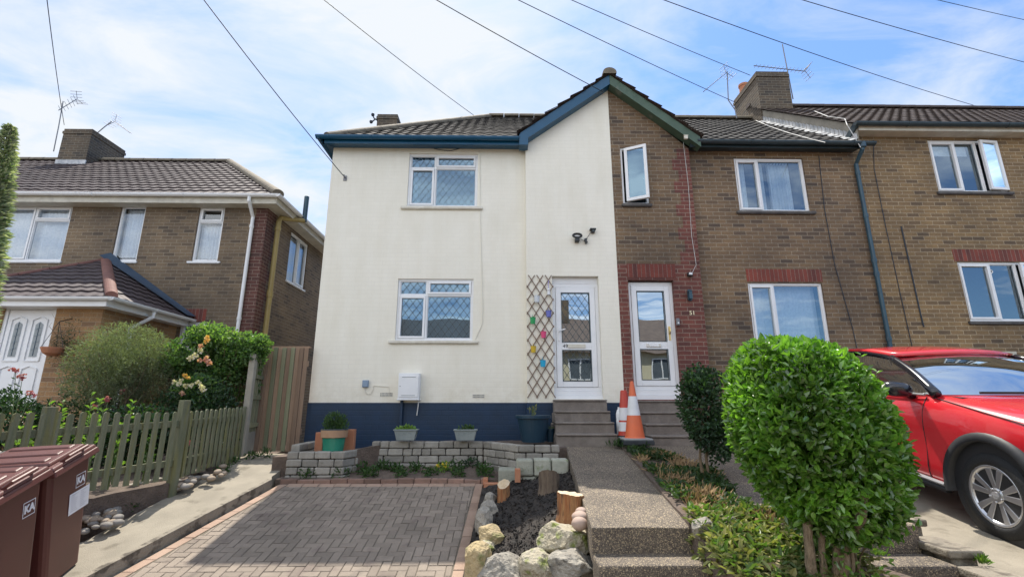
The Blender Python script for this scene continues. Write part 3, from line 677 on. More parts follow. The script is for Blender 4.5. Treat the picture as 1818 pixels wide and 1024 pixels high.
mb.poly((XL - pr, YW - pr, ZPL), (XL, YW - pr, ZPL), (XL, YK, ZPL), (XL - pr, YK, ZPL))
mb.build('plinth', m_navy, wh)
SILL = (.10, .045, .045, m_sill)
mx_ = lambda r_, px, Y: (W(px, 0, Y).x - r_[0]) / (r_[1] - r_[0])
LW = [(0, .385, [(0, .735, 'sash'), (.735, 1, 'fix')]), (.385, 1, [(0, .735, 'fix'), (.735, 1, 'sash')])]
window(wh, YW, *w1, LW, gm=m_glassb, lat=(.118, .165, .006), latm=m_leadl, sill=SILL, curtain=[(.04, .12, .05, .95, .01, .2)])
window(wh, YW, *w2, LW, lat=(.125, .165, .008), sill=SILL, curtain=[(.02, .98, .04, .97, .006, .45)], gm=m_glassb)
# roof: front slope with the hip to the left, back slope plain
HX = W(868, 210, RY).x; XO = XL - .10                       # ridge start of the hip, overhang line
mb = MB(); ls = math.hypot(RY - EY, RZ - EZ); s_ = Vector((0, RY - EY, RZ - EZ)).normalized(); n_ = Vector((0, -(RZ - EZ), RY - EY)).normalized()
def vz(v): return EZ + (RZ - EZ) * v / ls
tiles(mb, (0, EY - .02, EZ), (1, 0, 0), s_, n_, ls, lambda v: (lerp(XO, HX, v / ls) + .02, XP if vz(v) > APX.z else XGL + .06 + (APX.x - XGL) * max(0, vz(v) - BLz) / (APX.z - BLz)), seed=2)
# hip end
hs = Vector((HX - XO, 0, RZ - EZ)); 
mb.poly((XO, EY, EZ), (HX, RY, RZ), (XO, 2 * RY - EY, EZ)); mb.poly((XO, 2 * RY - EY, EZ), (HX, RY, RZ), (XP, RY, RZ), (XP, 2 * RY - EY, EZ))
rf = mb.build('roof', m_tile, wh)
mb = MB(); ridge_tiles(mb, (XO + .02, EY + .02, EZ + .05), (HX, RY, RZ + .05)); ridge_tiles(mb, (HX, RY, RZ + .06), (XP, RY, RZ + .06)); mb.build('ridge_tiles', m_ridge, rf)
# gable roof of the bay, left half
gl = Vector((APX.x - XGL, 0, APX.z - BLz)); lsg = gl.length; sg = gl.normalized(); ng = Vector((-sg.z, 0, sg.x))
def vext(z0_, sz): return lambda v: (-.03, max(.05, (EY + (z0_ + sz * v - EZ) / SL) - 7.80 + .15))
def gabletiles(mb, E, u, s, n, ls, ext, seed): tiles(mb, E, u, s, n, ls, ext, gauge=.30, amp=.008, step=.04, seed=seed)
mb = MB(); gabletiles(mb, (XGL, 7.78, BLz + .0), (0, 1, 0), sg, ng, lsg, vext(BLz, sg.z), 4)
mb.build('gable_roof', m_tileR, wh)
mb = MB(); bt = .03; hb = .215
def barge(mb, a, b_, y, h):
    a, b_ = Vector(a), Vector(b_)
    for y0_, y1_ in ((y, y + bt),):
        p = [(a.x, y0_, a.z), (b_.x, y0_, b_.z), (b_.x, y0_, b_.z - h), (a.x, y0_, a.z - h), (a.x, y1_, a.z), (b_.x, y1_, b_.z), (b_.x, y1_, b_.z - h), (a.x, y1_, a.z - h)]
        mb.add(p, [(0,1,2,3), (4,7,6,5), (3,2,6,7), (0,4,5,1), (0,3,7,4), (1,5,6,2)])
barge(mb, (XGL, 0, BLz), (XP - .002, 0, APX.z), 7.80, .20)
mb.poly((XGL, 7.80, BLz - .20), (XP, 7.80, APX.z - .20), (XP, YB, APX.z - .20), (XGL, YB, BLz - .20))
mb.box(XGL - .02, XGL + .14, 7.80 - .004, YB + .02, BLz - .24, BLz - .03)
mb.build('bargeboard', m_blue, wh)
mb = MB()
zf0 = ZF
mb.box(XO - .02, XGL - .02, EY - .015, EY + .02, zf0, EZ + .005); mb.poly((XO, EY, zf0 + .01), (XGL, EY, zf0 + .01), (XBL, YW, ZSOF), (XO, YW, ZSOF))
mb.box(XO - .03, XO + .01, EY - .015, 2 * RY - EY, zf0, EZ + .005); mb.poly((XO, EY, zf0 + .012), (XL + .02, YW, ZSOF), (XL + .02, YK, ZSOF), (XO, YK, zf0 + .012))
fa = mb.build('fascia', m_blue, wh)
mb = MB(); gutter(mb, (XO - .12, EY - .07, EZ - .0), (XGL - .03, EY - .07, EZ - .0)); gutter(mb, (XO - .08, EY - .1, EZ), (XO - .08, 14.6, EZ)); mb.build('gutter', m_blue, wh)
ck = W(688, 203, 12.6); chimney(wh, W(670, 205, 12.6).x, W(706, 205, 12.6).x, 12.6, 13.5, ck.z - 1.6, ck.z, m_chim)
# airbricks
for (a, b_, c, d) in ((675, 697, 696.5, 703.5), (839, 860, 699.5, 706)):
    r4 = rect(a, b_, c, d, YW); mb = MB(); mb.box(r4[0], r4[1], YW - .006, YW + .01, r4[2], r4[3])
    for i in range(9):
        for j in range(2):
            x = lerp(r4[0], r4[1], (i + .5) / 9); z = lerp(r4[2], r4[3], (j + .5) / 2); mb.box(x - .005, x + .005, YW - .0075, YW - .0065, z - .01, z + .01, 1)
    mb.build('airbrick', [m_sill, m_room], wh)
mb = MB(); hk = W(613, 316, YW); mb.tube([hk + Vector((0, -.002, -.01)), hk + Vector((0, -.07, 0)), hk + Vector((0, -.08, .03))], .01, 6); mb.box(hk.x - .03, hk.x + .03, YW - .012, YW, hk.z - .06, hk.z + .04); mb.build('wire_bracket', m_alu, wh)
# cables painted onto the wall
mb = MB(); cx_ = W(853, 300, YW).x; P_ = [W(852, 262, YW - .01), W(853, 400, YW - .01), W(857, 545, YW - .01), W(856, 575, YW - .01), W(846, 597, YW - .01), W(843, 603, YW - .01)]
mb.tube(P_, .006, 6); mb.build('cable', m_wallcable, wh)
mb = MB(); mb.tube([W(770, 264, YW - .012), W(785, 267, YW - .012), W(800, 268, YW - .012), W(816, 264, YW - .012)], .006, 6); mb.build('cable', m_wire, wh)

def door(par, Y, r4, leadpat, hinge, handlem, ltr, gm, rec=.10, sillh=.13, midf=.36, topgap=.12):
    x0, x1, z0, z1 = r4; y0, y1 = Y + rec, Y + rec + .07; fb = MB()
    zt_ = z1 - topgap
    frame_bars(fb, x0, x1, z0 + sillh, zt_, y0, y1, .06)
    fb.box(x0, x1, y0 - .02, y1, z0 + sillh * .45, z0 + sillh - .002); fb.box(x0, x1, y0 - .045, y1, z0, z0 + sillh * .45 - .002)
    if topgap > .02: fb.box(x0, x1, y0 + .004, y1 + .03, zt_ + .002, z1 - .002)
    do = fb.build('door', m_upvc, par, bevel=.004)
    a, c, e, g = x0 + .064, x1 - .064, z0 + sillh + .064, zt_ - .064; st = .095; lb = MB()
    yl = y0 - .012
    lb.box(a, a + st, yl, yl + .05, e, g); lb.box(c - st, c, yl, yl + .05, e, g); lb.box(a + st, c - st, yl, yl + .05, g - st, g); lb.box(a + st, c - st, yl, yl + .05, e, e + st)
    zm = lerp(e, g, midf); lb.box(a + st, c - st, yl, yl + .05, zm, zm + .13)
    lf = lb.build('door_leaf', m_upvc, do, bevel=.006)
    for (p, q) in ((e + st, zm), (zm + .13, g - st)):
        pb = MB(); pb.poly((a + st, yl + .03, p), (c - st, yl + .03, p), (c - st, yl + .03, q), (a + st, yl + .03, q)); pb.build('pane', gm, do)
        gb = MB(); frame_bars(gb, a + st - .004, c - st + .004, p - .004, q + .004, yl - .004, yl + .002, .012); gb.build('gasket', m_lead, do)
        if leadpat:
            l2 = MB(); lattice(l2, a + st, c - st, p, q, yl + .024, *leadpat); l2.build('lead_lattice', m_lead, do)
    rb = MB(); rb.poly((x0 - .2, Y + 1.2, z0), (x1 + .2, Y + 1.2, z0), (x1 + .2, Y + 1.2, z1), (x0 - .2, Y + 1.2, z1)); rb.poly((x0, Y + .17, z0), (x0 - .2, Y + 1.2, z0), (x0 - .2, Y + 1.2, z1), (x0, Y + .17, z1)); rb.poly((x1, Y + .17, z1), (x1 + .2, Y + 1.2, z1), (x1 + .2, Y + 1.2, z0), (x1, Y + .17, z0))
    rb.poly((x0, Y + .17, z1), (x1, Y + .17, z1), (x1 + .2, Y + 1.2, z1), (x0 - .2, Y + 1.2, z1)); rb.poly((x0, Y + .17, z0 + .01), (x1, Y + .17, z0 + .01), (x1 + .2, Y + 1.2, z0 + .01), (x0 - .2, Y + 1.2, z0 + .01)); rb.build('room_lining', m_room, do)
    xc = (a + c) / 2; lw_ = .15 * (1 if ltr == 'w' else .85)
    pb = MB(); pb.box(xc - lw_, xc + lw_, yl - .016, yl - .001, zm + .035, zm + .10); pb.build('letterbox', m_sill if ltr == 'w' else m_steel, do, bevel=.006)
    if ltr != 'w':
        pb = MB(); pb.box(xc - lw_ + .05, xc + lw_ - .05, yl - .02, yl - .017, zm + .047, zm + .088); pb.build('letter_flap', m_upvc, do)
    hx = a + st * .5 if hinge == 'r' else c - st * .5; hz = zm + .32
    hb_ = MB(); hb_.box(hx - .014, hx + .014, yl - .012, yl - .001, hz - .17, hz + .07); s1 = 1 if hinge == 'r' else -1
    hb_.tube([(hx, yl - .01, hz), (hx, yl - .045, hz), (hx + .05 * s1, yl - .05, hz + .015), (hx + .10 * s1, yl - .048, hz + .03)] if hinge == 'r' else [(hx, yl - .01, hz + .04), (hx, yl - .05, hz + .035), (hx, yl - .055, hz - .02), (hx, yl - .03, hz - .07)], .011, 8)
    hb_.build('handle', handlem, do)
    return do, (a, c, zm, yl)
dd, (da, dc, dzm, dyl) = door(wh, YB, d1, (.115, .165, .007), 'r', m_upvc, 'w', m_doorglass, rec=.09)
text('49', .088, (da + .15, dyl - .003, dzm + .065), m_black, 'number', dd, bold=.0)

# ================================================================== number 51, brown brick with the other half of the gable
h5 = thing('brick_house', 'brown brick mid-terrace house with green bargeboard, red quoins and numerals 51 by its door', 'house', ((XP + XD) / 2, YW, .9))
w3 = rect(1308, 1432, 281, 375.5, YW); w4 = rect(1333.5, 1467.5, 502, 609, YW); wb = rect(1103.5, 1150, 262, 362.5, YB); d2 = rect(1121, 1204, 497, 709, YB)
XQ = W(1203, 400, YB).x; ZR = W(1150, 468, YB).z
mb = MB(); ZG2 = BRz - .12
wall_grid(mb, XP, XBR, ZR, ZG2, YB, [wb]); mb.poly((XP, YB, ZG2), (XBR, YB, ZG2), (XP, YB, APX.z - .1))
wall_grid(mb, XBR, XD, .35, ZSOF + .1, YW, [w3, w4]); wall_grid(mb, XP, XBR, .35, ZR, YB, [d2], depth=.16, mi=1)
mb.poly((XBR, YB, .35), (XBR, YW, .35), (XBR, YW, ZG2), (XBR, YB, ZG2), mi=1)
mb.poly((XD, YK, .3), (XP, YK, .3), (XP, YK, ZSOF + .1), (XD, YK, ZSOF + .1)); mb.poly((XD - .02, YW, .35), (XD - .02, YK, .3), (XD - .02, YK, ZSOF), (XD - .02, YW, ZSOF))
mb.poly((XP + .02, YK, .3), (XP + .02, YB, .35), (XP + .02, YB, ZSOF), (XP + .02, YK, ZSOF)); mb.poly((XP, YB, .35), (XP, YB, .9), (XP, YK, .9), (XP, YK, .35))
mb.build('wall', [m_brown, m_red], h5)
mb = MB(); z = ZR; k = 0
while z < ZG2 - .02:
    z1 = min(z + .225, ZG2); x0 = XQ + (.0 if k % 2 == 0 else .10)
    mb.box(x0, XBR + .003, YB - .003, YB + .05, z, z1); z = z1; k += 1
mb.build('quoin', m_red, h5)
for (a, b_, c, d, yy) in ((1325, 1459, 478, 500, YW), (1113, 1199, 469, 492.5, YB)):
    r4 = rect(a, b_, c, d, yy); mb = MB(); mb.box(r4[0], r4[1], yy - .004, yy + .08, r4[2], r4[3]); mb.build('soldier_arch', m_redarch, h5)
CASE2 = [(0, .345, [(0, 1, 'sash')]), (.345, 1, [(0, 1, 'fix')])]
DS = (.07, .05, .05, m_dsill)
window(h5, YW, *w3, CASE2, sill=DS, curtain=[(.36, .48, .03, .985, .02, .22), (.56, .88, .03, .985, .03, .22), (.03, .22, .03, .985, .02, .22)])
window(h5, YW, *w4, CASE2, sill=DS, curtain=[(.02, .98, .03, .985, .012, .22)])
ob = window(h5, YB, *wb, [(0, 1, [(0, 1, 'open')])], sill=(.03, .05, .05, m_dsill))
# opened casement, hinged on the left
x0, x1, z0, z1 = wb; an = R(27); hx0 = x0 + .07; L_ = x1 - x0 - .08
def sashpt(mb): mb.v = [(hx0 + p[0] * math.cos(an) + p[1] * math.sin(an), YB + .0 - p[0] * math.sin(an) + p[1] * math.cos(an), p[2]) for p in mb.v]
mb = MB(); frame_bars(mb, 0, L_, z0 + .05, z1 - .03, -.02, .035, .055); sashpt(mb); sa = mb.build('casement', m_upvc, h5, bevel=.004)
mb = MB(); mb.poly((.05, .005, z0 + .1), (L_ - .05, .005, z0 + .1), (L_ - .05, .005, z1 - .08), (.05, .005, z1 - .08)); sashpt(mb); mb.build('pane', m_glassb, sa)
mb = MB(); mb.tube([(L_ - .06, .03, (z0 + z1) / 2 - .1), (L_ - .06, .07, (z0 + z1) / 2 - .1), (L_ - .1, .075, (z0 + z1) / 2 - .1)], .008, 6); sashpt(mb); mb.build('handle', m_upvc, sa)
do, (da, dc, dzm, dyl) = door(h5, YB, d2, None, 'l', m_gold, 's', m_doorglass, rec=.09, topgap=.02, sillh=.16, midf=.355)
# fascia, gutter, roof, verge
mb = MB(); mb.box(XBR, XD + .05, EY, EY + .02, ZF, EZ + .01); mb.poly((XBR, EY, ZF + .01), (XD, EY, ZF + .01), (XD, YW, ZSOF), (XBR, YW, ZSOF)); mb.build('fascia', m_dkpaint, h5)
mb = MB(); gutter(mb, (XGR - .05, EY - .065, EZ - .02), (XD + .22, EY - .065, EZ - .03)); mb.build('gutter', m_dkpaint, h5)
mb = MB(); tiles(mb, (0, EY - .02, EZ), (1, 0, 0), s_, n_, ls, lambda v: (XP if vz(v) > APX.z else XGR - .06 - (XGR - APX.x) * max(0, vz(v) - BRz) / (APX.z - BRz), XD), seed=7); mb.poly((XP, 2 * RY - EY, EZ), (XP, RY, RZ), (XD, RY, RZ), (XD, 2 * RY - EY, EZ))
rf5 = mb.build('roof', m_tile, h5)
mb = MB(); ridge_tiles(mb, (XP, RY, RZ + .06), (XD, RY, RZ + .06)); mb.build('ridge_tiles', m_ridge, rf5)
gr = Vector((APX.x - XGR, 0, APX.z - BRz)); lsr = gr.length; sr = gr.normalized(); nr_ = Vector((-sr.z, 0, sr.x)) * (-1)
if nr_.z < 0: nr_ = -nr_
mb = MB(); gabletiles(mb, (XGR, 7.78, BRz), (0, 1, 0), sr, nr_, lsr, vext(BRz, sr.z), 9); mb.build('gable_roof', m_tileR, h5)
mb = MB(); barge(mb, (XGR, 0, BRz), (XP + .002, 0, APX.z), 7.80, .20); mb.poly((XGR, 7.82, BRz - .19), (XP, 7.82, APX.z - .19), (XP, YB, APX.z - .19), (XGR, YB, BRz - .19)); mb.build('bargeboard', m_green, h5)
mb = MB(); ridge_tiles(mb, (XP, 7.74, APX.z + .04), (XP, 9.9, APX.z + .04), r_=.13, L=.44); mb.build('gable_ridge', m_ridge, h5)
cf = W(1342, 127, 10.75); c2 = W(1398, 127, 10.75)
ch5 = chimney(h5, cf.x, c2.x, 10.75, 12.0, RZ - .9, cf.z, m_chim)
mb = MB(); mb.lathe(((cf.x + .2), 11.75, cf.z - .02), [(.13, 0), (.12, .28), (.14, .3), (.14, .36), (.11, .36)], 16); mb.build('chimney_pot', m_terra, ch5)
# downpipe with collars
mb = MB(); pxx = XD + .0; P_ = [W(1521, 266, EY - .06), W(1520, 280, YW - .07), W(1537, 380, YW - .05), W(1577, 613, YW - .05), W(1590, 690, YW - .05)]
P_ = [Vector((XD - .02, EY - .065, EZ - .07)), Vector((XD - .02, EY - .05, EZ - .16)), Vector((XD - .02, YW - .06, EZ - .35)), Vector((XD - .02, YW - .06, .9))]
mb.tube(P_, .036, 10)
for z in (EZ - .5, EZ - 1.35, EZ - 2.2, EZ - 2.45, EZ - 3.6): mb.tube([(XD - .02, YW - .06, z), (XD - .02, YW - .06, z - .07)], .044, 10)
mb.tube([(XD - .02, EY - .065, EZ - .03), (XD - .02, EY - .065, EZ - .13)], .06, 10); mb.build('downpipe', m_pipe, h5)
# brass numerals and cables on the wall
text('51', .10, W(1229, 555.5, YB - .006), Mt('brass_numeral', (0.85, 0.75, 0.50), rough=.4), 'number', h5, bold=.001)
mb = MB(); mb.tube([W(1213, 252, YB - .01), W(1222, 330, YB - .01), W(1228, 420, YB - .01), W(1236, 470, YB - .01), W(1228, 486, YB - .01)], .004, 5); mb.build('cable', m_whitecable, h5)
mb = MB(); mb.tube([Vector((W(1452, 270, YW).x, YW - .01, EZ - .15)), Vector((W(1463, 370, YW).x, YW - .01, W(1463, 370, YW).z)), W(1482, 470, YW - .01), W(1513, 580, YW - .01), W(1522, 620, YW - .01)], .006, 5); mb.build('cable', m_wire, h5)

# ================================================================== number 53, stepped up on the right
h3 = thing('brick_house', 'yellow brown brick house on the right with higher roof and white boxed eaves', 'house', ((XD + XE) / 2, YW, .9))
E3 = W(1600, 222, EY).z; R3 = E3 + (RZ - EZ); 
w5 = rect(1656.5, 1780, 249, 341, YW); w6 = rect(1711, 1862, 465, 570.5, YW)
mb = MB(); wall_grid(mb, XD, XE, .35, E3 - .1, YW, [w5, w6]); mb.poly((XE, YK, .3), (XD, YK, .3), (XD, YK, E3), (XE, YK, E3)); mb.poly((XE, YW, .3), (XE, YK, .3), (XE, YK, E3), (XE, YW, E3))
mb.build('wall', m_brown2, h3)
# party upstand in cement render with lead flashing below
mb = MB(); mb.poly((XD, EY - .0, EZ - .1), (XD, RY, RZ - .05), (XD, RY, R3), (XD, EY - .0, E3)); mb.poly((XD, RY, R3), (XD, RY, RZ - .05), (XD, 2*RY - EY, EZ - .1), (XD, 2*RY - EY, E3)); mb.build('party_upstand', m_render, h3)
mb = MB(); n = 26
for i in range(n):
    t0, t1 = i / n, (i + .86) / n
    f = lambda t: Vector((XD, lerp(EY + .05, RY - .5, t), lerp(EZ, RZ, (lerp(EY + .05, RY - .5, t) - EY) / (RY - EY))))
    p, q = f(t0), f(t1); nn = n_ * .05; wv = .15 + .05 * math.sin(i * 2.1)
    mb.poly(p + nn - Vector((wv, 0, .015)), q + nn - Vector((wv * .9, 0, .015)), q + nn + Vector((-.012, 0, .02)), p + nn + Vector((-.012, 0, .02)))
    mb.poly(p + nn + Vector((-.012, 0, .02)), q + nn + Vector((-.012, 0, .02)), q + nn + Vector((-.01, 0, .15)), p + nn + Vector((-.01, 0, .12)))
mb.build('flashing', m_flash, h3)
mb = MB(); tiles(mb, (0, EY - .02, E3), (1, 0, 0), s_, n_, ls, lambda v: (XD - .06, XE + .1), seed=11); mb.poly((XD, 2*RY - EY, E3), (XD, RY, R3), (XE, RY, R3), (XE, 2*RY - EY, E3)); rf3 = mb.build('roof', m_tileR, h3)
mb = MB(); ridge_tiles(mb, (XD - .05, RY, R3 + .06), (XE, RY, R3 + .06)); mb.build('ridge_tiles', m_tileR, rf3)
mb = MB(); mb.box(XD + .03, XE, EY, YW - .001, E3 - .12, E3 - .02); mb.build('boxed_eaves', m_cream, h3)
mb = MB(); gutter(mb, (XD - .08, EY - .065, E3 - .0), (XE, EY - .065, E3)); mb.bar((XD - .02, EY - .02, E3 + .0), (XD - .02, EY + .35, E3 - .2), .04, .12); mb.build('gutter', m_dkpaint, h3)
C3 = [(0, .39, [(0, 1, 'sash')]), (.39, .70, [(0, 1, 'fix')]), (.70, 1, [(0, 1, 'open')])]
def openlight(par, Y, r4, f0, f1, ang, gm):
    x0, x1, z0, z1 = r4; a, b_ = lerp(x0, x1, f0) + .01, lerp(x0, x1, f1) - .01; L_ = b_ - a
    def tf(mb): mb.v = [(b_ - p[0] * math.cos(ang) + p[1] * math.sin(ang) * 0, Y - .01 - p[0] * math.sin(ang) + p[1], p[2]) for p in mb.v]
    mb = MB(); frame_bars(mb, 0, L_, z0 + .035, z1 - .025, -.02, .03, .05); tf(mb); c = mb.build('casement', m_upvc, par, bevel=.004)
    mb = MB(); mb.poly((.045, 0, z0 + .08), (L_ - .045, 0, z0 + .08), (L_ - .045, 0, z1 - .07), (.045, 0, z1 - .07)); tf(mb); mb.build('pane', gm, c)
window(h3, YW, *w5, C3, sill=(.05, .05, .04, m_dsill), curtain=[(.03, .68, .78, .97, .0, .2)]); openlight(h3, YW, w5, .70, 1.0, R(6), m_glass)
wo = window(h3, YW, *w6, C3, sill=(.05, .05, .04, m_dsill)); openlight(h3, YW, w6, .70, 1.0, R(4), m_glass)
# heart hung in the window
hp = W(1757, 483, YW + .05); mb = MB(); pts = [hp + Vector((.055 * math.sin(t) ** 3, .0, .05 * (13 * math.cos(t) - 5 * math.cos(2*t) - 2 * math.cos(3*t) - math.cos(4*t)) / 16)) for t in np.linspace(0, 2 * math.pi, 33)]
mb.tube(pts, .008, 6); o = mb.build('hanging_heart', m_upvc, loc=hp); tag(o, 'white heart ornament hanging in the lower window of the right brick house', 'ornament')
r4 = rect(1692, 1850, 443, 464, YW); mb = MB(); mb.box(r4[0], r4[1], YW - .004, YW + .08, r4[2], r4[3]); mb.build('soldier_arch', m_redarch, h3)
mb = MB(); mb.tube([Vector((W(1548, 240, YW).x, YW - .01, E3 - .2)), W(1552, 300, YW - .01), W(1572, 400, YW - .01), W(1598, 520, YW - .01), W(1625, 640, YW - .01)], .006, 5); mb.build('cable', m_wire, h3)
mb = MB(); mb.tube([W(1600, 402, YW - .01), W(1615, 470, YW - .01), W(1635, 560, YW - .01), W(1640, 580, YW - .01)], .012, 5); mb.build('cable', m_wire, h3)
mb = MB(); r4 = rect(1768, 1803, 624, 640, YW); mb.box(r4[0], r4[1], YW - .03, YW + .02, r4[2], r4[3])
for i in range(5): zz = lerp(r4[2], r4[3], (i + .5) / 5); mb.box(r4[0] + .02, r4[1] - .02, YW - .036, YW - .031, zz - .008, zz + .008)
mb.build('vent_grille', m_cream, h3)
# white coaxial cable down the two roofs, aerial leads
mb = MB(); nn = n_ * .06
def onroof(px, py, ez):
    d = ray(px, py); nrm = n_; p0 = Vector((0, EY, ez)) + nrm * .06; t = (p0 - CAM).dot(nrm) / d.dot(nrm); return CAM + d * t
mb.tube([onroof(1342, 214, EZ), onroof(1365, 224, EZ), onroof(1400, 236, EZ), onroof(1440, 247, EZ), onroof(1465, 253, EZ)], .007, 5); mb.build('cable', m_whitecable, h5)
mb = MB(); mb.tube([onroof(1445, 197, E3), onroof(1470, 207, E3), onroof(1500, 211, E3), W(1504, 222, EY - .08), W(1515, 240, EY - .09), W(1528, 262, EY - .1)], .007, 5); mb.build('cable', m_whitecable, h3)

# ================================================================== the house on the left, with its porch
YL = 9.8; EYL = 9.53; XLc = W(463, 470, YL).x; XLf = W(-420, 470, YL).x
EZL = W(300, 345, EYL).z; RYL = EYL + 3.7; RZL = W(250, 288, RYL).z
lh = thing('brick_house', 'weathered brown brick house on the left with tiled porch and lace curtains', 'house', (XLc - 3, YL, .6))
v1 = rect(-12, 119, 365, 463, YL); v2 = rect(206, 251, 365, 463.5, YL); v3 = rect(347, 393, 367, 464, YL); v4 = rect(310, 358, 571, 700, YL)
mb = MB(); wall_grid(mb, XLf, XLc, .2, EZL - .05, YL, [v1, v2, v3, v4])
DPT = lambda px, py: WX(px, py, XLc)
sa, sb_ = DPT(517, 412), DPT(548, 433); sc_, sd_ = DPT(508, 498), DPT(540, 514)
sy0, sy1 = (sa.y + sc_.y) / 2, (sb_.y + sd_.y) / 2; szt = (sa.z + sb_.z) / 2; szb = (sc_.z + sd_.z) / 2
sm_ = MB(); wall_grid(sm_, 0, 17.2 - YL, .2, EZL - .05, 0, [(sy0 - YL, sy1 - YL, szb, szt)])
xfs = XF((XLc, YL, 0), (0, 1, 0), (-1, 0, 0)); xfs(sm_); mb.add(sm_.v, sm_.f)
mb.poly((XLf, 17.2, .2), (XLf, 17.2, EZL), (XLc, 17.2, EZL), (XLc, 17.2, .2))
mb.build('wall', m_brownL, lh)
mb = MB(); z = .3; k = 0
while z < EZL - .1:
    z1 = min(z + .225, EZL - .06); e = .24 if k % 2 else .34; e2 = .40 if k % 2 else .30
    mb.box(XLc - e, XLc + .003, YL - .003, YL + e2, z, z1); z = z1; k += 1
mb.build('quoin', m_redL, lh)
WL2 = [(0, .5, [(0, 1, 'sash')]), (.5, 1, [(0, .74, 'fix'), (.74, 1, 'sash')])]
WS = (.03, .04, .03, m_upvc)
window(lh, YL, *v1, WL2, gm=m_glassc, sill=WS, curtain=[(.02, .98, .05, .97, .012, .17)]); window(lh, YL, *v2, [(0, 1, [(0, 1, 'fix')])], gm=m_glassc, sill=WS, curtain=[(.04, .96, .10, .97, .012, .17)])
window(lh, YL, *v3, [(0, 1, [(0, .72, 'fix'), (.72, 1, 'sash')])], gm=m_glassc, sill=(.07, .04, .03, m_upvc), curtain=[(.04, .96, .08, .70, .012, .17)])
window(lh, YL, *v4, [(0, 1, [(0, .62, 'fix'), (.62, 1, 'sash')])], sill=WS)
window(lh, 0, sy0 - YL, sy1 - YL, szb, szt, [(0, .5, [(0, 1, 'fix')]), (.5, 1, [(0, 1, 'sash')])], xf=xfs, gm=m_glassc, sill=WS, curtain=[(.02, .98, .03, .97, .004, .15)])
r4 = rect(318, 366, 548, 571, YL); mb = MB(); mb.box(r4[0], r4[1], YL - .004, YL + .08, r4[2], r4[3]); mb.build('soldier_arch', m_redarch, lh)
SLL = (RZL - EZL) / 3.7; sL = Vector((0, 3.7, RZL - EZL)).normalized(); nL = Vector((0, -(RZL - EZL), 3.7)).normalized(); lsL = math.hypot(3.7, RZL - EZL)
XRe = W(409, 288, RYL).x; XOe = XLc + .32
mb = MB(); tiles(mb, (0, EYL - .02, EZL), (1, 0, 0), sL, nL, lsL, lambda v: (XLf, lerp(XOe, XRe, v / lsL) - .02), tw=.22, gauge=.29, amp=.006, step=.024, seed=21)
mb.poly((XOe, 2*RYL - EYL, EZL), (XRe, RYL, RZL), (XOe, EYL, EZL)); mb.poly((XLf, 2*RYL - EYL, EZL), (XLf, RYL, RZL), (XRe, RYL, RZL), (XOe, 2*RYL - EYL, EZL))
rfl = mb.build('roof', m_tileL, lh)
mb = MB(); ridge_tiles(mb, (XLf, RYL, RZL + .05), (XRe, RYL, RZL + .05)); ridge_tiles(mb, (XOe, EYL, EZL + .05), (XRe, RYL, RZL + .04), r_=.12); mb.build('ridge_tiles', m_ridge, rfl)
mb = MB(); mb.box(XLf, XLc + .27, EYL + .01, EYL + .035, EZL - .19, EZL - .03); mb.box(XLf, XLc + .27, EYL + .036, YL - .002, EZL - .19, EZL - .17)
mb.box(XLc + .265, XLc + .29, EYL + .01, 17, EZL - .19, EZL - .03); mb.box(XLc + .004, XLc + .264, YL + .0, 17, EZL - .19, EZL - .17); mb.build('fascia', m_cream, lh)
mb = MB(); gutter(mb, (XLf, EYL - .055, EZL - .01), (XLc + .36, EYL - .055, EZL - .01)); gutter(mb, (XLc + .35, EYL - .1, EZL - .01), (XLc + .35, 17, EZL - .01)); mb.build('gutter', m_upvc, lh)
dpx = W(437, 470, YL - .06).x
mb = MB(); mb.tube([(dpx + .02, EYL - .055, EZL - .07), (dpx + .02, EYL - .05, EZL - .15), (dpx, YL - .05, EZL - .42), (dpx, YL - .05, .7)], .036, 10)
for z in (EZL - .6, EZL - 2.6): mb.tube([(dpx, YL - .05, z), (dpx, YL - .05, z - .06)], .045, 10)
mb.build('downpipe', m_upvc, lh)
# soil pipe on the side wall
sp = lambda px, py: WX(px, py, XLc + .1)
y_s = sp(488, 450).y
m_soilp = Mt('ochre_painted_pipe', (0.34, 0.26, 0.09), (0.28, 0.21, 0.08), scale=5, rough=.5)
mb = MB(); zt_ = sp(495, 385).z; mb.tube([(XLc + .1, y_s, .6), (XLc + .1, y_s, zt_ - .12), (XLc + .11, y_s + .05, zt_), (XLc + .3, y_s + .4, zt_ + .10), (XLc + .42, y_s + .55, zt_ + .14)], .055, 10)
for z in (zt_ - .25, zt_ - 1.7, zt_ - 1.76): mb.tube([(XLc + .1, y_s, z), (XLc + .1, y_s, z - .07)], .068, 10)
spo = mb.build('soil_pipe', m_soilp, lh)
mb = MB(); mb.tube([(XLc + .42, y_s + .55, zt_ + .12), (XLc + .42, y_s + .55, zt_ + .75)], .055, 10); mb.build('vent_pipe', m_pipe, spo)
a, b_ = W(102, 280, RYL - .5), W(153, 280, RYL - .5); tz = W(130, 229, RYL - .5).z
chl = chimney(lh, a.x, b_.x, RYL - .5, RYL + .75, RZL - .6, tz, m_chim)
mb = MB(); mb.box(a.x - .02, b_.x + .02, RYL - .52, RYL - .49, RZL - .5, RZL - .22); mb.build('flashing', m_flash, chl)
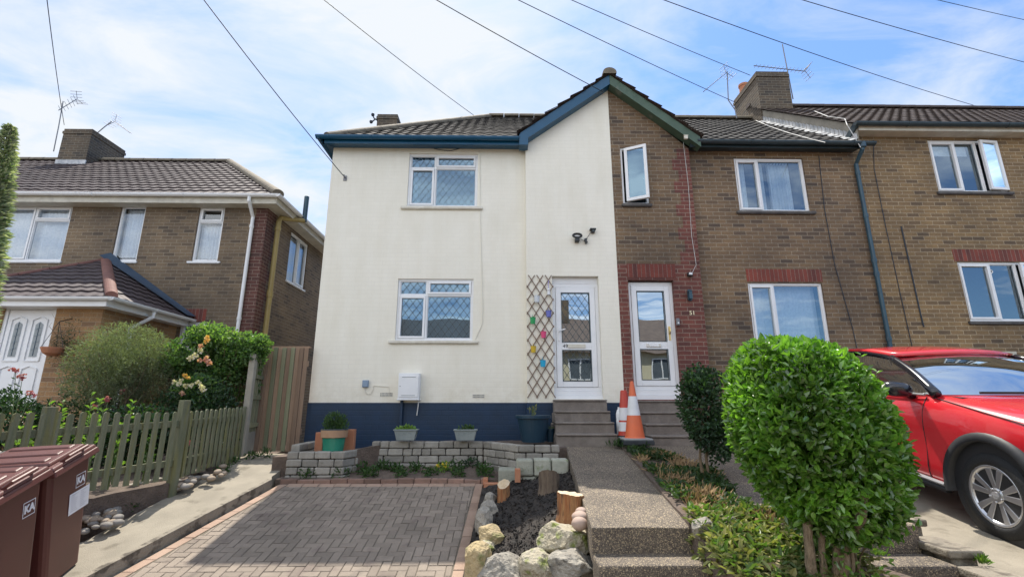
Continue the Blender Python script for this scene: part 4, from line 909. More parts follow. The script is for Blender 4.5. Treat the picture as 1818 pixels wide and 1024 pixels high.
# porch
YPo = 7.95; EYP = 7.72; XPc = W(170, 615, YPo).x; XPl = W(-330, 615, YPo).x
EZP = W(100, 527, EYP).z
pd = rect(-14, 82, 543, 720, YPo)
mb = MB(); wall_grid(mb, XPl, XPc, .3, EZP - .02, YPo, [pd]); mb.poly((XPc, YPo, .3), (XPc, YL, .3), (XPc, YL, EZP - .02), (XPc, YPo, EZP - .02)); mb.build('porch_wall', m_tanL, lh)
XPh = W(-170, 522, EYP).x; AP = W(190, 462, YL); LP = W(-140, 518, YL); XPo = XPc + .28
FR, FL, WR = Vector((XPo, EYP, EZP)), Vector((XPl, EYP, EZP)), Vector((XPo, YL, EZP))
mb = MB(); s1 = Vector((0, YL - EYP, AP.z - EZP)); l1 = s1.length; n1_ = Vector((0, -(AP.z - EZP), YL - EYP)).normalized()
tiles(mb, (0, EYP - .02, EZP), (1, 0, 0), s1, n1_, l1, lambda v: (lerp(XPh, AP.x, v / l1) + .03, lerp(XPo, AP.x, v / l1)), tw=.22, gauge=.24, amp=.007, step=.020, seed=31)
s2 = Vector((-(XPo - AP.x), 0, AP.z - EZP)); l2 = s2.length; n2_ = Vector((AP.z - EZP, 0, XPo - AP.x)).normalized()
tiles(mb, (XPo + .02, EYP, EZP), (0, 1, 0), s2, n2_, l2, lambda v: (lerp(0, AP.y - EYP - .05, v / l2), YL - EYP), tw=.22, gauge=.24, amp=.007, step=.020, seed=33)
pr_ = mb.build('porch_roof', m_tileL, lh)
mb = MB(); ridge_tiles(mb, FR + Vector((0, 0, .05)), AP + Vector((0, -.03, .02)), r_=.085); ridge_tiles(mb, Vector((XPh, EYP, EZP + .05)), AP + Vector((0, -.06, -.0)), r_=.06); mb.build('ridge_tiles', m_ridgered, pr_)
mb = MB(); k_ = n2_ * .05; A_, B_ = WR + k_, Vector((AP.x, YL, AP.z)) + k_
mb.poly(A_ + Vector((.05, -.012, .02)), B_ + Vector((.03, -.012, .12)), B_ + Vector((-.02, -.22, .0)), A_ + Vector((.03, -.24, .0))); mb.build('flashing', Mt('dark_lead', (0.035, 0.06, 0.10), (0.05, 0.08, 0.12), rough=.5), pr_)
mb = MB(); gutter(mb, (XPl, EYP - .05, EZP - .01), (XPo + .08, EYP - .05, EZP - .01), r_=.05); gutter(mb, (XPo + .06, EYP - .08, EZP - .01), (XPo + .06, YL - .02, EZP - .01), r_=.05)
mb.box(XPl, XPc + .22, EYP + .0, EYP + .025, EZP - .15, EZP - .02); mb.box(XPc + .2, XPc + .225, EYP + .026, YL - .01, EZP - .15, EZP - .02); mb.box(XPl, XPc + .2, EYP + .026, YPo - .002, EZP - .15, EZP - .135); mb.box(XPc + .002, XPc + .199, YPo, YL - .01, EZP - .15, EZP - .135); mb.build('gutter', m_upvc, lh)
py_ = WX(236, 560, XPc + .05).y
mb = MB(); mb.tube([(XPo + .04, py_ + .12, EZP - .06), (XPo + .04, py_ + .12, EZP - .16), (XPc + .05, py_, EZP - .38), (XPc + .05, py_, .7)], .036, 10); mb.build('downpipe', m_upvc, lh)
m_dkglass = glass_mat('dark_door_glass', tint=(.25, .3, .33), refl=.05)
x0, x1, z0, z1 = pd; fb = MB(); frame_bars(fb, x0, x1, z0, z1, YPo + .03, YPo + .10, .06); po = fb.build('door', m_upvc, lh, bevel=.005)
fb = MB(); fb.box(x0 + .064, x1 - .064, YPo + .045, YPo + .09, z0 + .064, z1 - .064)
xm = (x0 + x1) / 2; zh = z1 - z0
for s in (-1, 1):
    for (za, zb_, wd) in ((z0 + zh * .44, z0 + zh * .86, .12), (z0 + zh * .08, z0 + zh * .36, .12)):
        c = xm + s * .17; hw = wd
        for (p, q) in (((c - hw, za), (c + hw, za)), ((c + hw, za), (c + hw, zb_)), ((c + hw, zb_), (c, zb_ + .05)), ((c, zb_ + .05), (c - hw, zb_)), ((c - hw, zb_), (c - hw, za))):
            fb.bar((p[0], YPo + .042, p[1]), (q[0], YPo + .042, q[1]), .02, .028, up=(0, 1, 0))
fb.build('door_leaf', m_upvc, po, bevel=.004)
for s in (-1, 1):
    c = xm + s * .17; za, zb_ = z0 + zh * .48, z0 + zh * .83; pb = MB(); pb.poly((c - .062, YPo + .04, za), (c + .062, YPo + .04, za), (c + .062, YPo + .04, zb_ - .03), (c, YPo + .04, zb_ + .02), (c - .062, YPo + .04, zb_ - .03)); pb.build('pane', m_dkglass, po)
    lb = MB(); lb.bar((c, YPo + .036, za + .02), (c, YPo + .036, zb_), .004, .006, up=(0, 1, 0)); [lb.bar((c - .05, YPo + .036, za + (zb_ - za) * q), (c + .05, YPo + .036, za + (zb_ - za) * q + .03), .004, .006, up=(0, 1, 0)) for q in (.2, .4, .6, .8)]; lb.build('lead_lattice', m_leadl, po)

# ================================================================== steps, boxes and fittings on the fronts
def steps(label, pxs, tops, ybase, fronts, px_c):
    zs = [W(px_c, t, f).z for t, f in zip(tops, fronts)]; zb = W(px_c, ybase, fronts[0]).z
    mb = MB()
    for i, (f, z) in enumerate(zip(fronts, zs)):
        a, b_ = W(pxs[i][0], tops[i] + 8, f).x, W(pxs[i][1], tops[i] + 8, f).x
        lo = (zb - .25) if i == 0 else zs[i - 1] - .03
        back = YB - .016 if i == len(fronts) - 1 else fronts[i + 1] + .05
        mb.box(a, b_, f, YB - .016, lo + .003 * i, z - .03); mb.box(a - .0, b_ + .0, f - .022, back, z - .028, z)
    o = mb.build('door_steps', m_step, loc=(W(px_c, 750, 7.4).x, 7.4, zb), bevel=.012)
    return tag(o, label, 'steps')
steps('four concrete steps up to the white house door with lattice glass', [(988, 1097), (986, 1091), (985, 1084), (984, 1078)], [770, 749, 729, 709], 793, [7.0, 7.27, 7.52, 7.75], 1040)
steps('four concrete steps up to the brick house door beside traffic cones', [(1155, 1231), (1146, 1225), (1135, 1219), (1125, 1212)], [773, 752, 731, 710.5], 796, [7.0, 7.27, 7.52, 7.75], 1180)
# gas meter box
r4 = rect(706.5, 744, 662, 709, YW - .16); mx0, mx1, mz0, mz1 = r4
t = thing('meter_box', 'white meter cabinet on the cream wall above the navy plinth', 'meter box', ((mx0 + mx1) / 2, YW, mz0))
mb = MB(); mb.box(mx0, mx1, YW - .15, YW, mz0 + .02, mz1); mb.box(mx0 - .01, mx1 + .01, YW - .17, YW, mz0 - .01, mz0 + .018); mb.build('cabinet', m_upvc, t, bevel=.006)
mb = MB(); mb.box(mx0 + .015, mx1 - .015, YW - .162, YW - .152, mz0 + .04, mz1 - .04); dr_ = mb.build('door', m_upvc, t, bevel=.004)
mb = MB(); mb.tube([(mx0 + .035, YW - .168, (mz0 + mz1) / 2), (mx0 + .035, YW - .16, (mz0 + mz1) / 2)], .007, 8)
for z in (mz1 - .065, mz0 + .065): mb.box(mx0 + .06, mx1 - .06, YW - .164, YW - .1625, z - .003, z + .003)
mb.build('lock', m_lead, dr_)
mb = MB(); mb.box(mx0 + .03, mx0 + .075, YW - .07, YW - .014, ZPL - .55, mz0 - .012); mb.build('duct', m_navy, t, bevel=.005)
mb = MB(); mb.tube([(mx1 - .02, YW - .05, mz0 - .01), (mx1 - .02, YW - .05, mz0 - .1), (mx1 - .035, YW - .045, mz0 - .25)], .009, 6); mb.build('pipe', m_whitecable, t)
r4 = rect(643, 653.5, 674.5, 687, YW - .05); mb = MB(); mb.box(r4[0], r4[1], YW - .05, YW, r4[2], r4[3]); mb.box(r4[0] + .008, r4[1] - .008, YW - .056, YW - .05, r4[2] + .008, r4[3] - .008)
tag(mb.build('junction_box', Mt('grey_blue_plastic', (0.22, 0.30, 0.40), rough=.4), loc=((r4[0] + r4[1]) / 2, YW, r4[2]), bevel=.006), 'small grey blue junction box on the cream wall left of the meter cabinet', 'junction box')
mb = MB(); mb.tube([W(648, 688, YW - .012), W(648, 695, YW - .012), W(652, 699, YW - .012), W(658, 699, YW - .012), W(661, 693, YW - .012), W(664, 684, YW - .012), W(690, 686, YW - .012), W(691, 697, YW - .012)], .005, 6); mb.build('cable', m_wallcable, wh)
# security lamp, camera
c = W(1025, 421, YB - .09); t = thing('security_light', 'black oval security floodlight on the cream gable wall above the door', 'security light', (c.x, YB, c.z))
mb = MB(); pts = [c + Vector((.075 * math.cos(a), 0, .035 * math.sin(a) + .03)) for a in np.linspace(0, 2 * math.pi, 25)]; mb.tube(pts, .018, 8); mb.build('housing', m_black, t)
mb = MB(); mb.poly(*[c + Vector((.07 * math.cos(a), .012, .032 * math.sin(a) + .03)) for a in np.linspace(2 * math.pi, 0, 24, endpoint=False)]); mb.build('lens', m_upvc, t)
mb = MB(); mb.box(c.x - .04, c.x + .04, YB - .10, YB, c.z - .075, c.z - .01); mb.tube([c + Vector((0, .03, -.02)), c + Vector((0, .04, .03))], .02, 8); mb.build('sensor', m_black, t, bevel=.008)
c = W(1053, 409, YB - .06); t = thing('wall_camera', 'small black camera box under the gable right of the oval floodlight', 'camera', (c.x, YB, c.z))
mb = MB(); mb.box(c.x - .055, c.x + .05, YB - .09, YB, c.z + .01, c.z + .035); mb.box(c.x - .028, c.x + .028, YB - .08, YB, c.z - .04, c.z + .008); mb.build('bracket', m_black, t, bevel=.005)
mb = MB(); mb.lathe((c.x, YB - .081, c.z - .015), [(.016, 0), (.018, .004), (.012, .01), (0, .011)], 14, M3=Matrix.Rotation(R(90), 3, 'X')); mb.build('lens', m_lead, t)
c = W(1040, 428, YB - .04); mb = MB(); mb.obox(c, Vector((.016, 0, .008)), (0, .03, 0), Vector((-.014, 0, .04))); mb.obox(c + Vector((.012, 0, .036)), (.012, 0, 0), (0, .022, 0), (0, 0, .012)); mb.tube([W(1049, 412, YB - .012), W(1044, 420, YB - .012), W(1041, 424, YB - .012)], .004, 5); mb.tube([W(1030, 424, YB - .012), W(1036, 427, YB - .012), W(1039, 427, YB - .012)], .004, 5)
tag(mb.build('cable_clip', m_black, loc=c, bevel=.003), 'tiny black cable connector between the floodlight and the camera box', 'connector')
# fittings by door 51
c = W(1225.5, 487, YB - .05); t = thing('wall_camera', 'white fronted doorstep camera on red brick above the lantern', 'camera', (c.x, YB, c.z)); mb = MB(); mb.box(c.x - .042, c.x + .042, YB - .07, YB, c.z - .034, c.z + .036); mb.build('housing', m_black, t, bevel=.012); mb = MB(); mb.box(c.x - .03, c.x + .03, YB - .078, YB - .068, c.z - .012, c.z + .028); mb.build('face', m_upvc, t, bevel=.006)
c = W(1226, 523, YB - .05); t = thing('wall_lantern', 'dark blue wall lamp on red brick above the number 51', 'wall lamp', (c.x, YB, c.z)); mb = MB(); mb.box(c.x - .03, c.x + .035, YB - .02, YB, c.z - .10, c.z + .10); mb.build('backplate', m_pipe, t, bevel=.006); mb = MB(); mb.box(c.x - .045, c.x + .01, YB - .11, YB - .02, c.z - .085, c.z + .05); mb.box(c.x - .05, c.x + .015, YB - .115, YB - .018, c.z + .05, c.z + .062); mb.build('lamp_body', m_pipe, t, bevel=.005)
c = W(1204, 571, YB - .03); t = thing('doorbell', 'dark grey doorbell box on the brick jamb right of the glazed white door', 'doorbell', (c.x, YB, c.z)); mb = MB(); mb.box(c.x - .028, c.x + .022, YB - .045, YB, c.z - .06, c.z + .06); mb.build('case', m_alu, t, bevel=.006); mb = MB(); mb.lathe((c.x - .003, YB - .046, c.z - .02), [(.014, 0), (.014, .004), (0, .005)], 14, M3=Matrix.Rotation(R(90), 3, 'X')); mb.build('button', m_upvc, t)
# junction on the green bargeboard
c = W(1218.5, 243, 7.76); mb = MB(); mb.box(c.x - .035, c.x + .03, 7.76, 7.80, c.z - .035, c.z + .03); mb.box(c.x - .045, c.x + .04, 7.755, 7.79, c.z + .03, c.z + .04); tag(mb.build('cable_box', m_sill, loc=c, bevel=.004), 'small white cable box on the green bargeboard', 'cable box')

# trellis with seven little hanging pots
tr = rect(937, 983, 490, 704, YB - .03); m_slat = Mt('weathered_willow_slat', (0.17, 0.115, 0.085), (0.25, 0.18, 0.13), scale=12, rough=.9)
t = thing('trellis', 'expanding brown wooden diamond trellis on the cream wall beside the white door', 'trellis', ((tr[0] + tr[1]) / 2, YB, tr[2]))
class Half(MB): pass
def halflat(sgn, y):
    mb = MB(); px_, pz_ = (tr[1] - tr[0]) / 3.0, (tr[3] - tr[2]) / 8.8; s = pz_ / px_ * sgn; z0, z1, x0, x1 = tr[2], tr[3], tr[0], tr[1]
    for k in range(-14, 15):
        xa = (x0 if sgn > 0 else x1) + k * px_; tz = (z1 - z0) / abs(s); t0, t1 = (0, tz) if sgn > 0 else (-tz, 0); t0 = max(t0, x0 - xa); t1 = min(t1, x1 - xa)
        if t1 - t0 < .04: continue
        e = .012; f = lambda q: (xa + q, y, z0 + s * q); mb.bar(f(t0 - e), f(t1 + e), .009, .0145, up=(0, 0, 1))
    return mb
halflat(1, YB - .014).build('slats', m_slat, t); halflat(-1, YB - .026).build('slats', m_slat, t)
pots = [(953, 531, (0.62, 0.66, 0.70), 'white'), (974, 557, (0.14, 0.16, 0.50), 'violet'), (946, 569, (0.02, 0.32, 0.10), 'green'), (965, 594, (0.68, 0.07, 0.20), 'pink'), (947, 620, (0.62, 0.42, 0.03), 'yellow'), (964, 645, (0.02, 0.38, 0.62), 'turquoise')]
m_potleaf = leaf_mat('pot_leaf', (0.03, 0.08, 0.03), (0.06, 0.12, 0.04))
for (px, py, c_, nm) in pots:
    c = W(px, py, YB - .085); mpt = Mt(nm + '_enamel', c_, rough=.3); t = thing('hanging_pot', f'little {nm} enamel bucket hooked on the brown trellis', 'hanging pot', (c.x, c.y, c.z - .05), 'coloured buckets hooked on the trellis')
    mb = MB(); mb.lathe((c.x, c.y, c.z - .055), [(0.0, 0), (.036, 0), (.048, .10), (.052, .10), (.052, .107), (.045, .107), (.042, .085), (0, .08)], 20); mb.build('bucket', mpt, t, smooth=False)
    mb = MB(); mb.tube([(c.x, c.y + .048, c.z + .04), (c.x, c.y + .052, c.z + .10), (c.x, c.y + .06, c.z + .11)], .004, 5); mb.build('hook', mpt, t)
    rr = random.Random(int(px)); mb = MB()
    for k in range(26):
        p = Vector((c.x + rr.uniform(-.035, .035), c.y + rr.uniform(-.03, .03), c.z + .035)); q = p + Vector((rr.uniform(-.02, .02), rr.uniform(-.02, .01), rr.uniform(.01, .035))); s_v = Vector((.007, 0, .003)); mb.poly(p - s_v, q - s_v * .2, q + s_v * .2, p + s_v)
    mb.build('plant', m_potleaf, t)
c = W(974, 519, YB - .07); t = thing('hanging_lantern', 'tiny white lantern hung on a violet ribbon at the trellis top corner', 'lantern', (c.x, c.y, c.z))
mb = MB(); mb.lathe((c.x, c.y, c.z - .04), [(0, 0), (.032, 0), (.032, .012), (.022, .02), (.022, .07), (.034, .08), (.012, .11), (0, .115)], 16); mb.build('lantern_body', m_upvc, t)
mb = MB(); mb.tube([(c.x, c.y, c.z + .07), (c.x - .004, c.y + .02, c.z + .15), (c.x + .006, c.y + .03, c.z + .22)], .006, 5); mb.build('ribbon', Mt('violet_ribbon', (0.25, 0.22, 0.55), rough=.6), t)

# ================================================================== block walls, edging, pots, cones
def coursed(label, pts, z0, z1, course=.1, L=.215, D=.11, seed=1, mat=None, top=None):
    mb = MB(); rr = random.Random(seed); nc = int(round((z1 - z0) / course))
    for i in range(len(pts) - 1):
        p, q = Vector((*pts[i], 0)), Vector((*pts[i + 1], 0)); d = (q - p); T = d.length; d.normalize(); nrm = Vector((d.y, -d.x, 0))
        za, zb_ = (pts_z[i], pts_z[i + 1]) if top else (z1, z1)
        for c in range(nc):
            k = -rr.uniform(0, 1) * L if c % 2 else -.5 * L * rr.uniform(0, .6)
            while k < T:
                l = L * rr.choice([1, 1, 1, 1, .62, 1.35]); a, e = max(k, 0), min(k + l, T)
                if e - a > .035:
                    z = z1 - (c + 1) * course; cen = p + d * ((a + e) / 2) + nrm * (rr.uniform(-.006, .006) - 0) - nrm * (-D / 2) * 0
                    ju = rr.uniform(-.003, .003)
                    mb.obox(cen - nrm * D / 2 + Vector((0, 0, z + course / 2 + ju)), d * ((e - a) / 2 - .005), nrm * (D / 2 + rr.uniform(-.004, .004)), Vector((rr.uniform(-.004, .004), 0, course / 2 - .004)))
                k += l
    o = mb.build('block_wall', mat or m_block, loc=(*pts[0], z0), bevel=.014); return tag(o, label, 'garden wall')
wa, wb_, wc_, wd_ = W(509, 801, 6.78), W(612, 801, 6.78), W(660, 783, 7.3), W(858, 783, 7.3)
we_, wf_ = W(921, 792, 6.62), W(994, 793, 6.58)
zt1 = wa.z; zt2 = wc_.z
coursed('low grey block wall bordering the left end of the flower bed below the green pot', [(wa.x, wa.y), (wb_.x, wb_.y), (wc_.x - .02, wc_.y)], zt1 - .42, zt1 + .0, seed=2)
coursed('long grey block wall retaining the terrace under two troughs', [(wc_.x, wc_.y), (wd_.x, wd_.y), (we_.x, we_.y), (wf_.x, wf_.y)], zt2 - .5, zt2 + .0, seed=3)
coursed('short return of grey blocks beside the side path and gate', [(wa.x - .0, 7.7), (wa.x + .0, 6.9)], zt1 - .3, zt1 + .08, seed=4)
# larger mossy blocks stepping down to the stumps
ga = W(916, 823, 6.15); gb_ = W(1010, 823, 6.15); bw_ = (gb_.x - ga.x) / 3; mb = MB(); rr = random.Random(9)
zt_ = W(960, 815, 6.15).z
for i in range(3): mb.box(ga.x + i * bw_ + .006, ga.x + (i + 1) * bw_ - .006, 6.13 + rr.uniform(-.01, .01), 6.33, zt_ - .19, zt_ + rr.uniform(-.006, .006))
for i in range(2): mb.box(ga.x + (i + .35) * bw_, ga.x + (i + 1.33) * bw_, 6.14, 6.34, zt_ - .37, zt_ - .196)
for i in range(2): mb.box(ga.x + (i + .0) * bw_, ga.x + (i + .95) * bw_, 6.15, 6.34, zt_ - .56, zt_ - .376)
tag(mb.build('block_wall', m_blockg, loc=(ga.x, 6.15, zt_ - .4), bevel=.02), 'short stack of large mossy grey blocks behind the tree stumps', 'garden wall')
c = GP(900, 858, DA + .04, DB); mb = MB(); mb.box(c.x - .11, c.x + .12, c.y + .0, c.y + .28, c.z - .08, c.z + .17)
tag(mb.build('stone_block', m_blockg, loc=c, bevel=.02), 'single large grey block at the inner corner of the drive behind the smallest stump', 'block')
c = W(919.5, 843, 6.02); mb = MB(); mb.box(c.x - .035, c.x + .03, 6.0, 6.1, c.z - .08, c.z + .07); tag(mb.build('brick', m_terra, loc=c, bevel=.005), 'orange brick standing on end between the large grey blocks', 'brick')
c = W(873, 858, 6.5); mb = MB(); mb.box(c.x - .10, c.x + .11, 6.44, 6.54, c.z - .05, c.z + .012); mb.box(c.x - .115, c.x - .05, 6.545, 6.72, c.z - .02, c.z + .05); tag(mb.build('brick', m_terra, loc=c, bevel=.005), 'pair of loose orange bricks at the right end of the brick edging', 'bricks')
mb = MB(); rr = random.Random(12); x = DL(6.62) + .0
while x < DR(6.62) - .02:
    l = .215; mb.box(x + .004, min(x + l, DR(6.62)) - .004, 6.625 + rr.uniform(-.006, .006), 6.73, .42, .575 + rr.uniform(-.008, .010)); x += l
tag(mb.build('brick_edging', m_edgeb, loc=(-1.6, 6.67, .45), bevel=.006), 'row of edging bricks between the paved drive and the flower bed', 'edging')

def leaf_arr(P, D, Nh, L, Wd, fold=.25, curl=.12):
    D = D / np.linalg.norm(D, axis=1, keepdims=True); S = np.cross(D, Nh); S /= np.linalg.norm(S, axis=1, keepdims=True) + 1e-9; Nn = np.cross(S, D)
    L = L[:, None]; Wd = Wd[:, None]
    v = [P, P + D*L*.3 + S*Wd*.5 + Nn*Wd*fold, P + D*L*.68 + S*Wd*.42 + Nn*Wd*fold*.8, P + D*L - Nn*L*curl, P + D*L*.68 - S*Wd*.42 + Nn*Wd*fold*.8, P + D*L*.3 - S*Wd*.5 + Nn*Wd*fold]
    V = np.stack(v, 1).reshape(-1, 3); k = np.arange(len(P))[:, None] * 6
    F_ = np.stack([k + np.array([0, 1, 2, 3])[None], k + np.array([0, 3, 4, 5])[None]], 1).reshape(-1, 4)
    return V, F_
def unit(n, g): d = g.normal(size=(n, 3)); return d / np.linalg.norm(d, axis=1, keepdims=True)
def lumps(U, seed, k=14, sharp=5):
    g = np.random.default_rng(seed); C = unit(k, g); A_ = g.uniform(-1, 1, k); return (np.exp(sharp * (U @ C.T - 1)) * A_).sum(1)
def cloud(mb, c, r, n, L, Wd, seed, shell=.25, lump=.18, out=.9, up=.3, jit=.7, shape=None, mi=0, clipz=None, fold=.25):
    """leaves through the volume of a lumpy ellipsoid, thicker towards the outside"""
    g = np.random.default_rng(seed); U = unit(n, g); rad = g.random(n) ** shell * (1 + lump * lumps(U, seed)); Q = U * rad[:, None]
    if shape: Q = shape(Q)
    P = np.array(c) + Q * np.array(r)
    D = U * out + np.array([0, 0, up]) + g.normal(size=(n, 3)) * jit; Nh = g.normal(size=(n, 3)) * .6 + U * .5 + np.array([0, 0, .7])
    if clipz is not None: kp = P[:, 2] > clipz; P, D, Nh = P[kp], D[kp], Nh[kp]
    m_ = len(P); V, F_ = leaf_arr(P, D, Nh, g.uniform(.7, 1.2, m_) * L, g.uniform(.8, 1.15, m_) * Wd, fold=fold); mb.raw(V, F_, mi)
def stems(base, tips, r0, r1, mb=None, n=6, bend=.1, seed=0):
    mb = mb or MB(); rr = random.Random(seed)
    for tp in tips:
        b_ = Vector(base) + Vector((rr.uniform(-1, 1), rr.uniform(-1, 1), 0)) * r0; t_ = Vector(tp); k = 5
        path = [b_.lerp(t_, i / k) + Vector((rr.gauss(0, 1), rr.gauss(0, 1), rr.gauss(0, .4))) * bend * (t_ - b_).length * .25 * (0 if i in (0,) else 1) for i in range(k + 1)]
        mb.tube(path, [lerp(r0, r1, i / k) for i in range(k + 1)], n)
    return mb
m_stem = Mt('brown_stem', (0.13, 0.09, 0.055), (0.2, 0.15, 0.09), scale=20, rough=.9, bump=.4, bscale=80)
m_gstem = Mt('green_stem', (0.09, 0.14, 0.05), (0.14, 0.18, 0.07), scale=9, rough=.7)
mL_priv = leaf_mat('privet_leaf', (0.055, 0.15, 0.022), (0.20, 0.38, 0.06), rough=.20, trans=.36, var=.42)
for _n in [x for x in mL_priv.node_tree.nodes if x.type == 'BSDF_PRINCIPLED']: _n.inputs['Specular IOR Level'].default_value = 1.0; _n.inputs['Roughness'].default_value = .30; _n.inputs['Coat Weight'].default_value = .35; _n.inputs['Coat Roughness'].default_value = .18
mL_dark = leaf_mat('dark_shrub_leaf', (0.02, 0.05, 0.025), (0.045, 0.095, 0.035), rough=.4, trans=.22)
mL_mid = leaf_mat('mid_green_leaf', (0.035, 0.08, 0.03), (0.08, 0.15, 0.045), rough=.45)
mL_rose = leaf_mat('rose_leaf', (0.045, 0.11, 0.04), (0.20, 0.30, 0.12), rough=.3, trans=.45)
mL_grey = leaf_mat('feathery_grey_leaf', (0.13, 0.16, 0.10), (0.26, 0.29, 0.19), rough=.6, trans=.3)
mL_lime = leaf_mat('lime_leaf', (0.14, 0.26, 0.05), (0.22, 0.34, 0.08), rough=.5, trans=.4, var=.2)
mL_dry = leaf_mat('dry_grass', (0.30, 0.19, 0.10), (0.40, 0.28, 0.15), rough=.8, trans=.2, var=.2)
mL_wilt = leaf_mat('wilted_leaf', (0.14, 0.19, 0.06), (0.32, 0.30, 0.14), rough=.7, trans=.25)
m_pink = leaf_mat('pink_petal', (0.62, 0.26, 0.26), (0.72, 0.48, 0.42), rough=.6, trans=.3, var=.1)
m_peach = leaf_mat('pale_petal', (0.72, 0.62, 0.55), (0.75, 0.70, 0.66), rough=.6, trans=.3, var=.1)
m_apric = leaf_mat('apricot_petal', (0.70, 0.40, 0.14), (0.74, 0.5, 0.2), rough=.6, trans=.3, var=.1)
m_mag = leaf_mat('magenta_petal', (0.42, 0.10, 0.16), (0.5, 0.2, 0.26), rough=.6, trans=.3, var=.1)
m_yel = leaf_mat('yellow_petal', (0.7, 0.5, 0.04), (0.75, 0.6, 0.1), rough=.6, trans=.2, var=.1)
def bloom(mb, c, r, seed=0, n=16):
    g = np.random.default_rng(seed); U = unit(n, g); U[:, 1] -= .3; P = np.array(c) + U * r * .25; D = U + np.array([0, -.3, .3]); V, F_ = leaf_arr(P, D, g.normal(size=(n, 3)), np.full(n, r), np.full(n, r * .9), fold=.35, curl=-.25); mb.raw(V, F_)

# potted plants along the terrace
def pot_plant(name, label, c, prof, mat_, n, r_leaf, L, Wd, seed, square=None, leafm=None, rim=True, upz=.9):
    t = thing(name, label, 'plant pot', c); mb = MB()
    if square:
        a0, b0, a1, b1, h = square; q = []
        for (aa, bb, z) in ((a0, b0, 0), (a1, b1, h), (a1 + .012, b1 + .012, h), (a1 + .012, b1 + .012, h + .018), (a1 - .012, b1 - .012, h + .018), (a1 - .02, b1 - .02, h - .02)): q += [(c[0] - aa, c[1] - bb, c[2] + z), (c[0] + aa, c[1] - bb, c[2] + z), (c[0] + aa, c[1] + bb, c[2] + z), (c[0] - aa, c[1] + bb, c[2] + z)]
        f = [(3, 2, 1, 0)]
        for k in range(5):
            for j in range(4): f.append((k*4 + j, k*4 + (j+1) % 4, k*4 + 4 + (j+1) % 4, k*4 + 4 + j))
        f.append((20, 21, 22, 23)); mb.add(q, f); mb.build('trough', mat_, t, bevel=.004); top = h
    else: mb.lathe(c, prof, 28); mb.build('pot', mat_, t, smooth=False); top = max(p[1] for p in prof)
    mb = MB(); cloud(mb, (c[0], c[1], c[2] + top + r_leaf[2] * upz), r_leaf, n, L, Wd, seed, shell=.45, up=1.0, out=.7, jit=.5, clipz=c[2] + top - .05); mb.build('foliage', leafm or mL_mid, t)
    tips = [(c[0] + random.Random(seed + k).uniform(-.6, .6) * r_leaf[0], c[1] + random.Random(seed + 9 + k).uniform(-.6, .6) * r_leaf[1], c[2] + top + r_leaf[2] * 1.2) for k in range(6)]
    stems((c[0], c[1], c[2] + top - .06), tips, .006, .002, bend=.2, seed=seed, n=5).build('stems', m_gstem, t); return t
m_gpot = Mt('green_glaze', (0.02, 0.20, 0.13), (0.03, 0.24, 0.16), scale=4, rough=.25)
c = W(591, 801, 6.98); t = pot_plant('plant_pot', 'green glazed pot with bare clay rim band holding a small bushy plant', (c.x, c.y, c.z), [(0, 0), (.135, 0), (.155, .19)], m_gpot, 900, (.17, .15, .17), .045, .014, 5, leafm=mL_mid)
mb = MB(); mb.lathe((c.x, c.y, c.z), [(.157, .185), (.176, .19), (.182, .285), (.165, .29), (.15, .25), (0, .24)], 28); mb.build('rim_band', Mt('bare_clay', (0.36, 0.22, 0.13), (0.42, 0.27, 0.17), scale=6, rough=.8), t)
mb = MB(); mb.lathe((c.x, c.y, c.z), [(.183, .286), (.185, .30), (.165, .302), (.163, .288)], 28); mb.build('lip', m_lead, t)
m_tro = Mt('grey_trough', (0.20, 0.235, 0.23), (0.26, 0.29, 0.28), scale=7, rough=.7, bump=.3, bscale=40)
for px, lab, sd in ((720.5, 'stone grey trough of green leaves below the meter cabinet', 3), (826.5, 'stone grey trough of sparse dark leaves right of the meter cabinet', 4)):
    c = W(px, 781, 7.24); pot_plant('trough', lab, (c.x, c.y, c.z), None, m_tro, 170 if sd == 3 else 110, (.14, .05, .05), .045, .02, sd, square=(.125, .06, .16, .075, .135), leafm=mL_lime if sd == 3 else mL_mid, upz=.2)
c = W(947, 784, 7.35); m_bpot = Mt('slate_blue_plastic', (0.008, 0.034, 0.060), (0.012, 0.042, 0.070), scale=4, rough=.45)
pot_plant('plant_pot', 'big slate blue pot with one small sprig beside the white house steps', (c.x, c.y, c.z), [(0, 0), (.17, 0), (.235, .33), (.265, .335), (.268, .375), (.25, .38), (.23, .34), (0, .33)], m_bpot, 26, (.07, .06, .08), .05, .018, 14, leafm=mL_wilt, upz=.6)
c = W(977, 784, 7.45); pot_plant('plant_pot', 'small slate blue pot half hidden between the big pot and the steps', (c.x, c.y, c.z), [(0, 0), (.05, 0), (.065, .17), (.072, .172), (.072, .19), (.06, .19), (0, .17)], m_bpot, 14, (.04, .04, .03), .03, .012, 15, upz=.2)
# bricks behind the green pot
c = W(566, 775, 7.2); mb = MB(); mb.box(c.x - .05, c.x + .06, 7.2, 7.3, c.z - .25, c.z + .06); m2_ = MB(); m2_.box(c.x + .36, c.x + .5, 7.2, 7.3, c.z - .25, c.z + .10); tag(m2_.build('brick', m_terra, loc=(c.x + .43, 7.25, .85), bevel=.006), 'terracotta brick standing behind the green pot on its right', 'brick'); tag(mb.build('brick', m_terra, loc=(c.x, 7.25, .85), bevel=.006), 'terracotta brick standing behind the green pot on its left', 'brick')

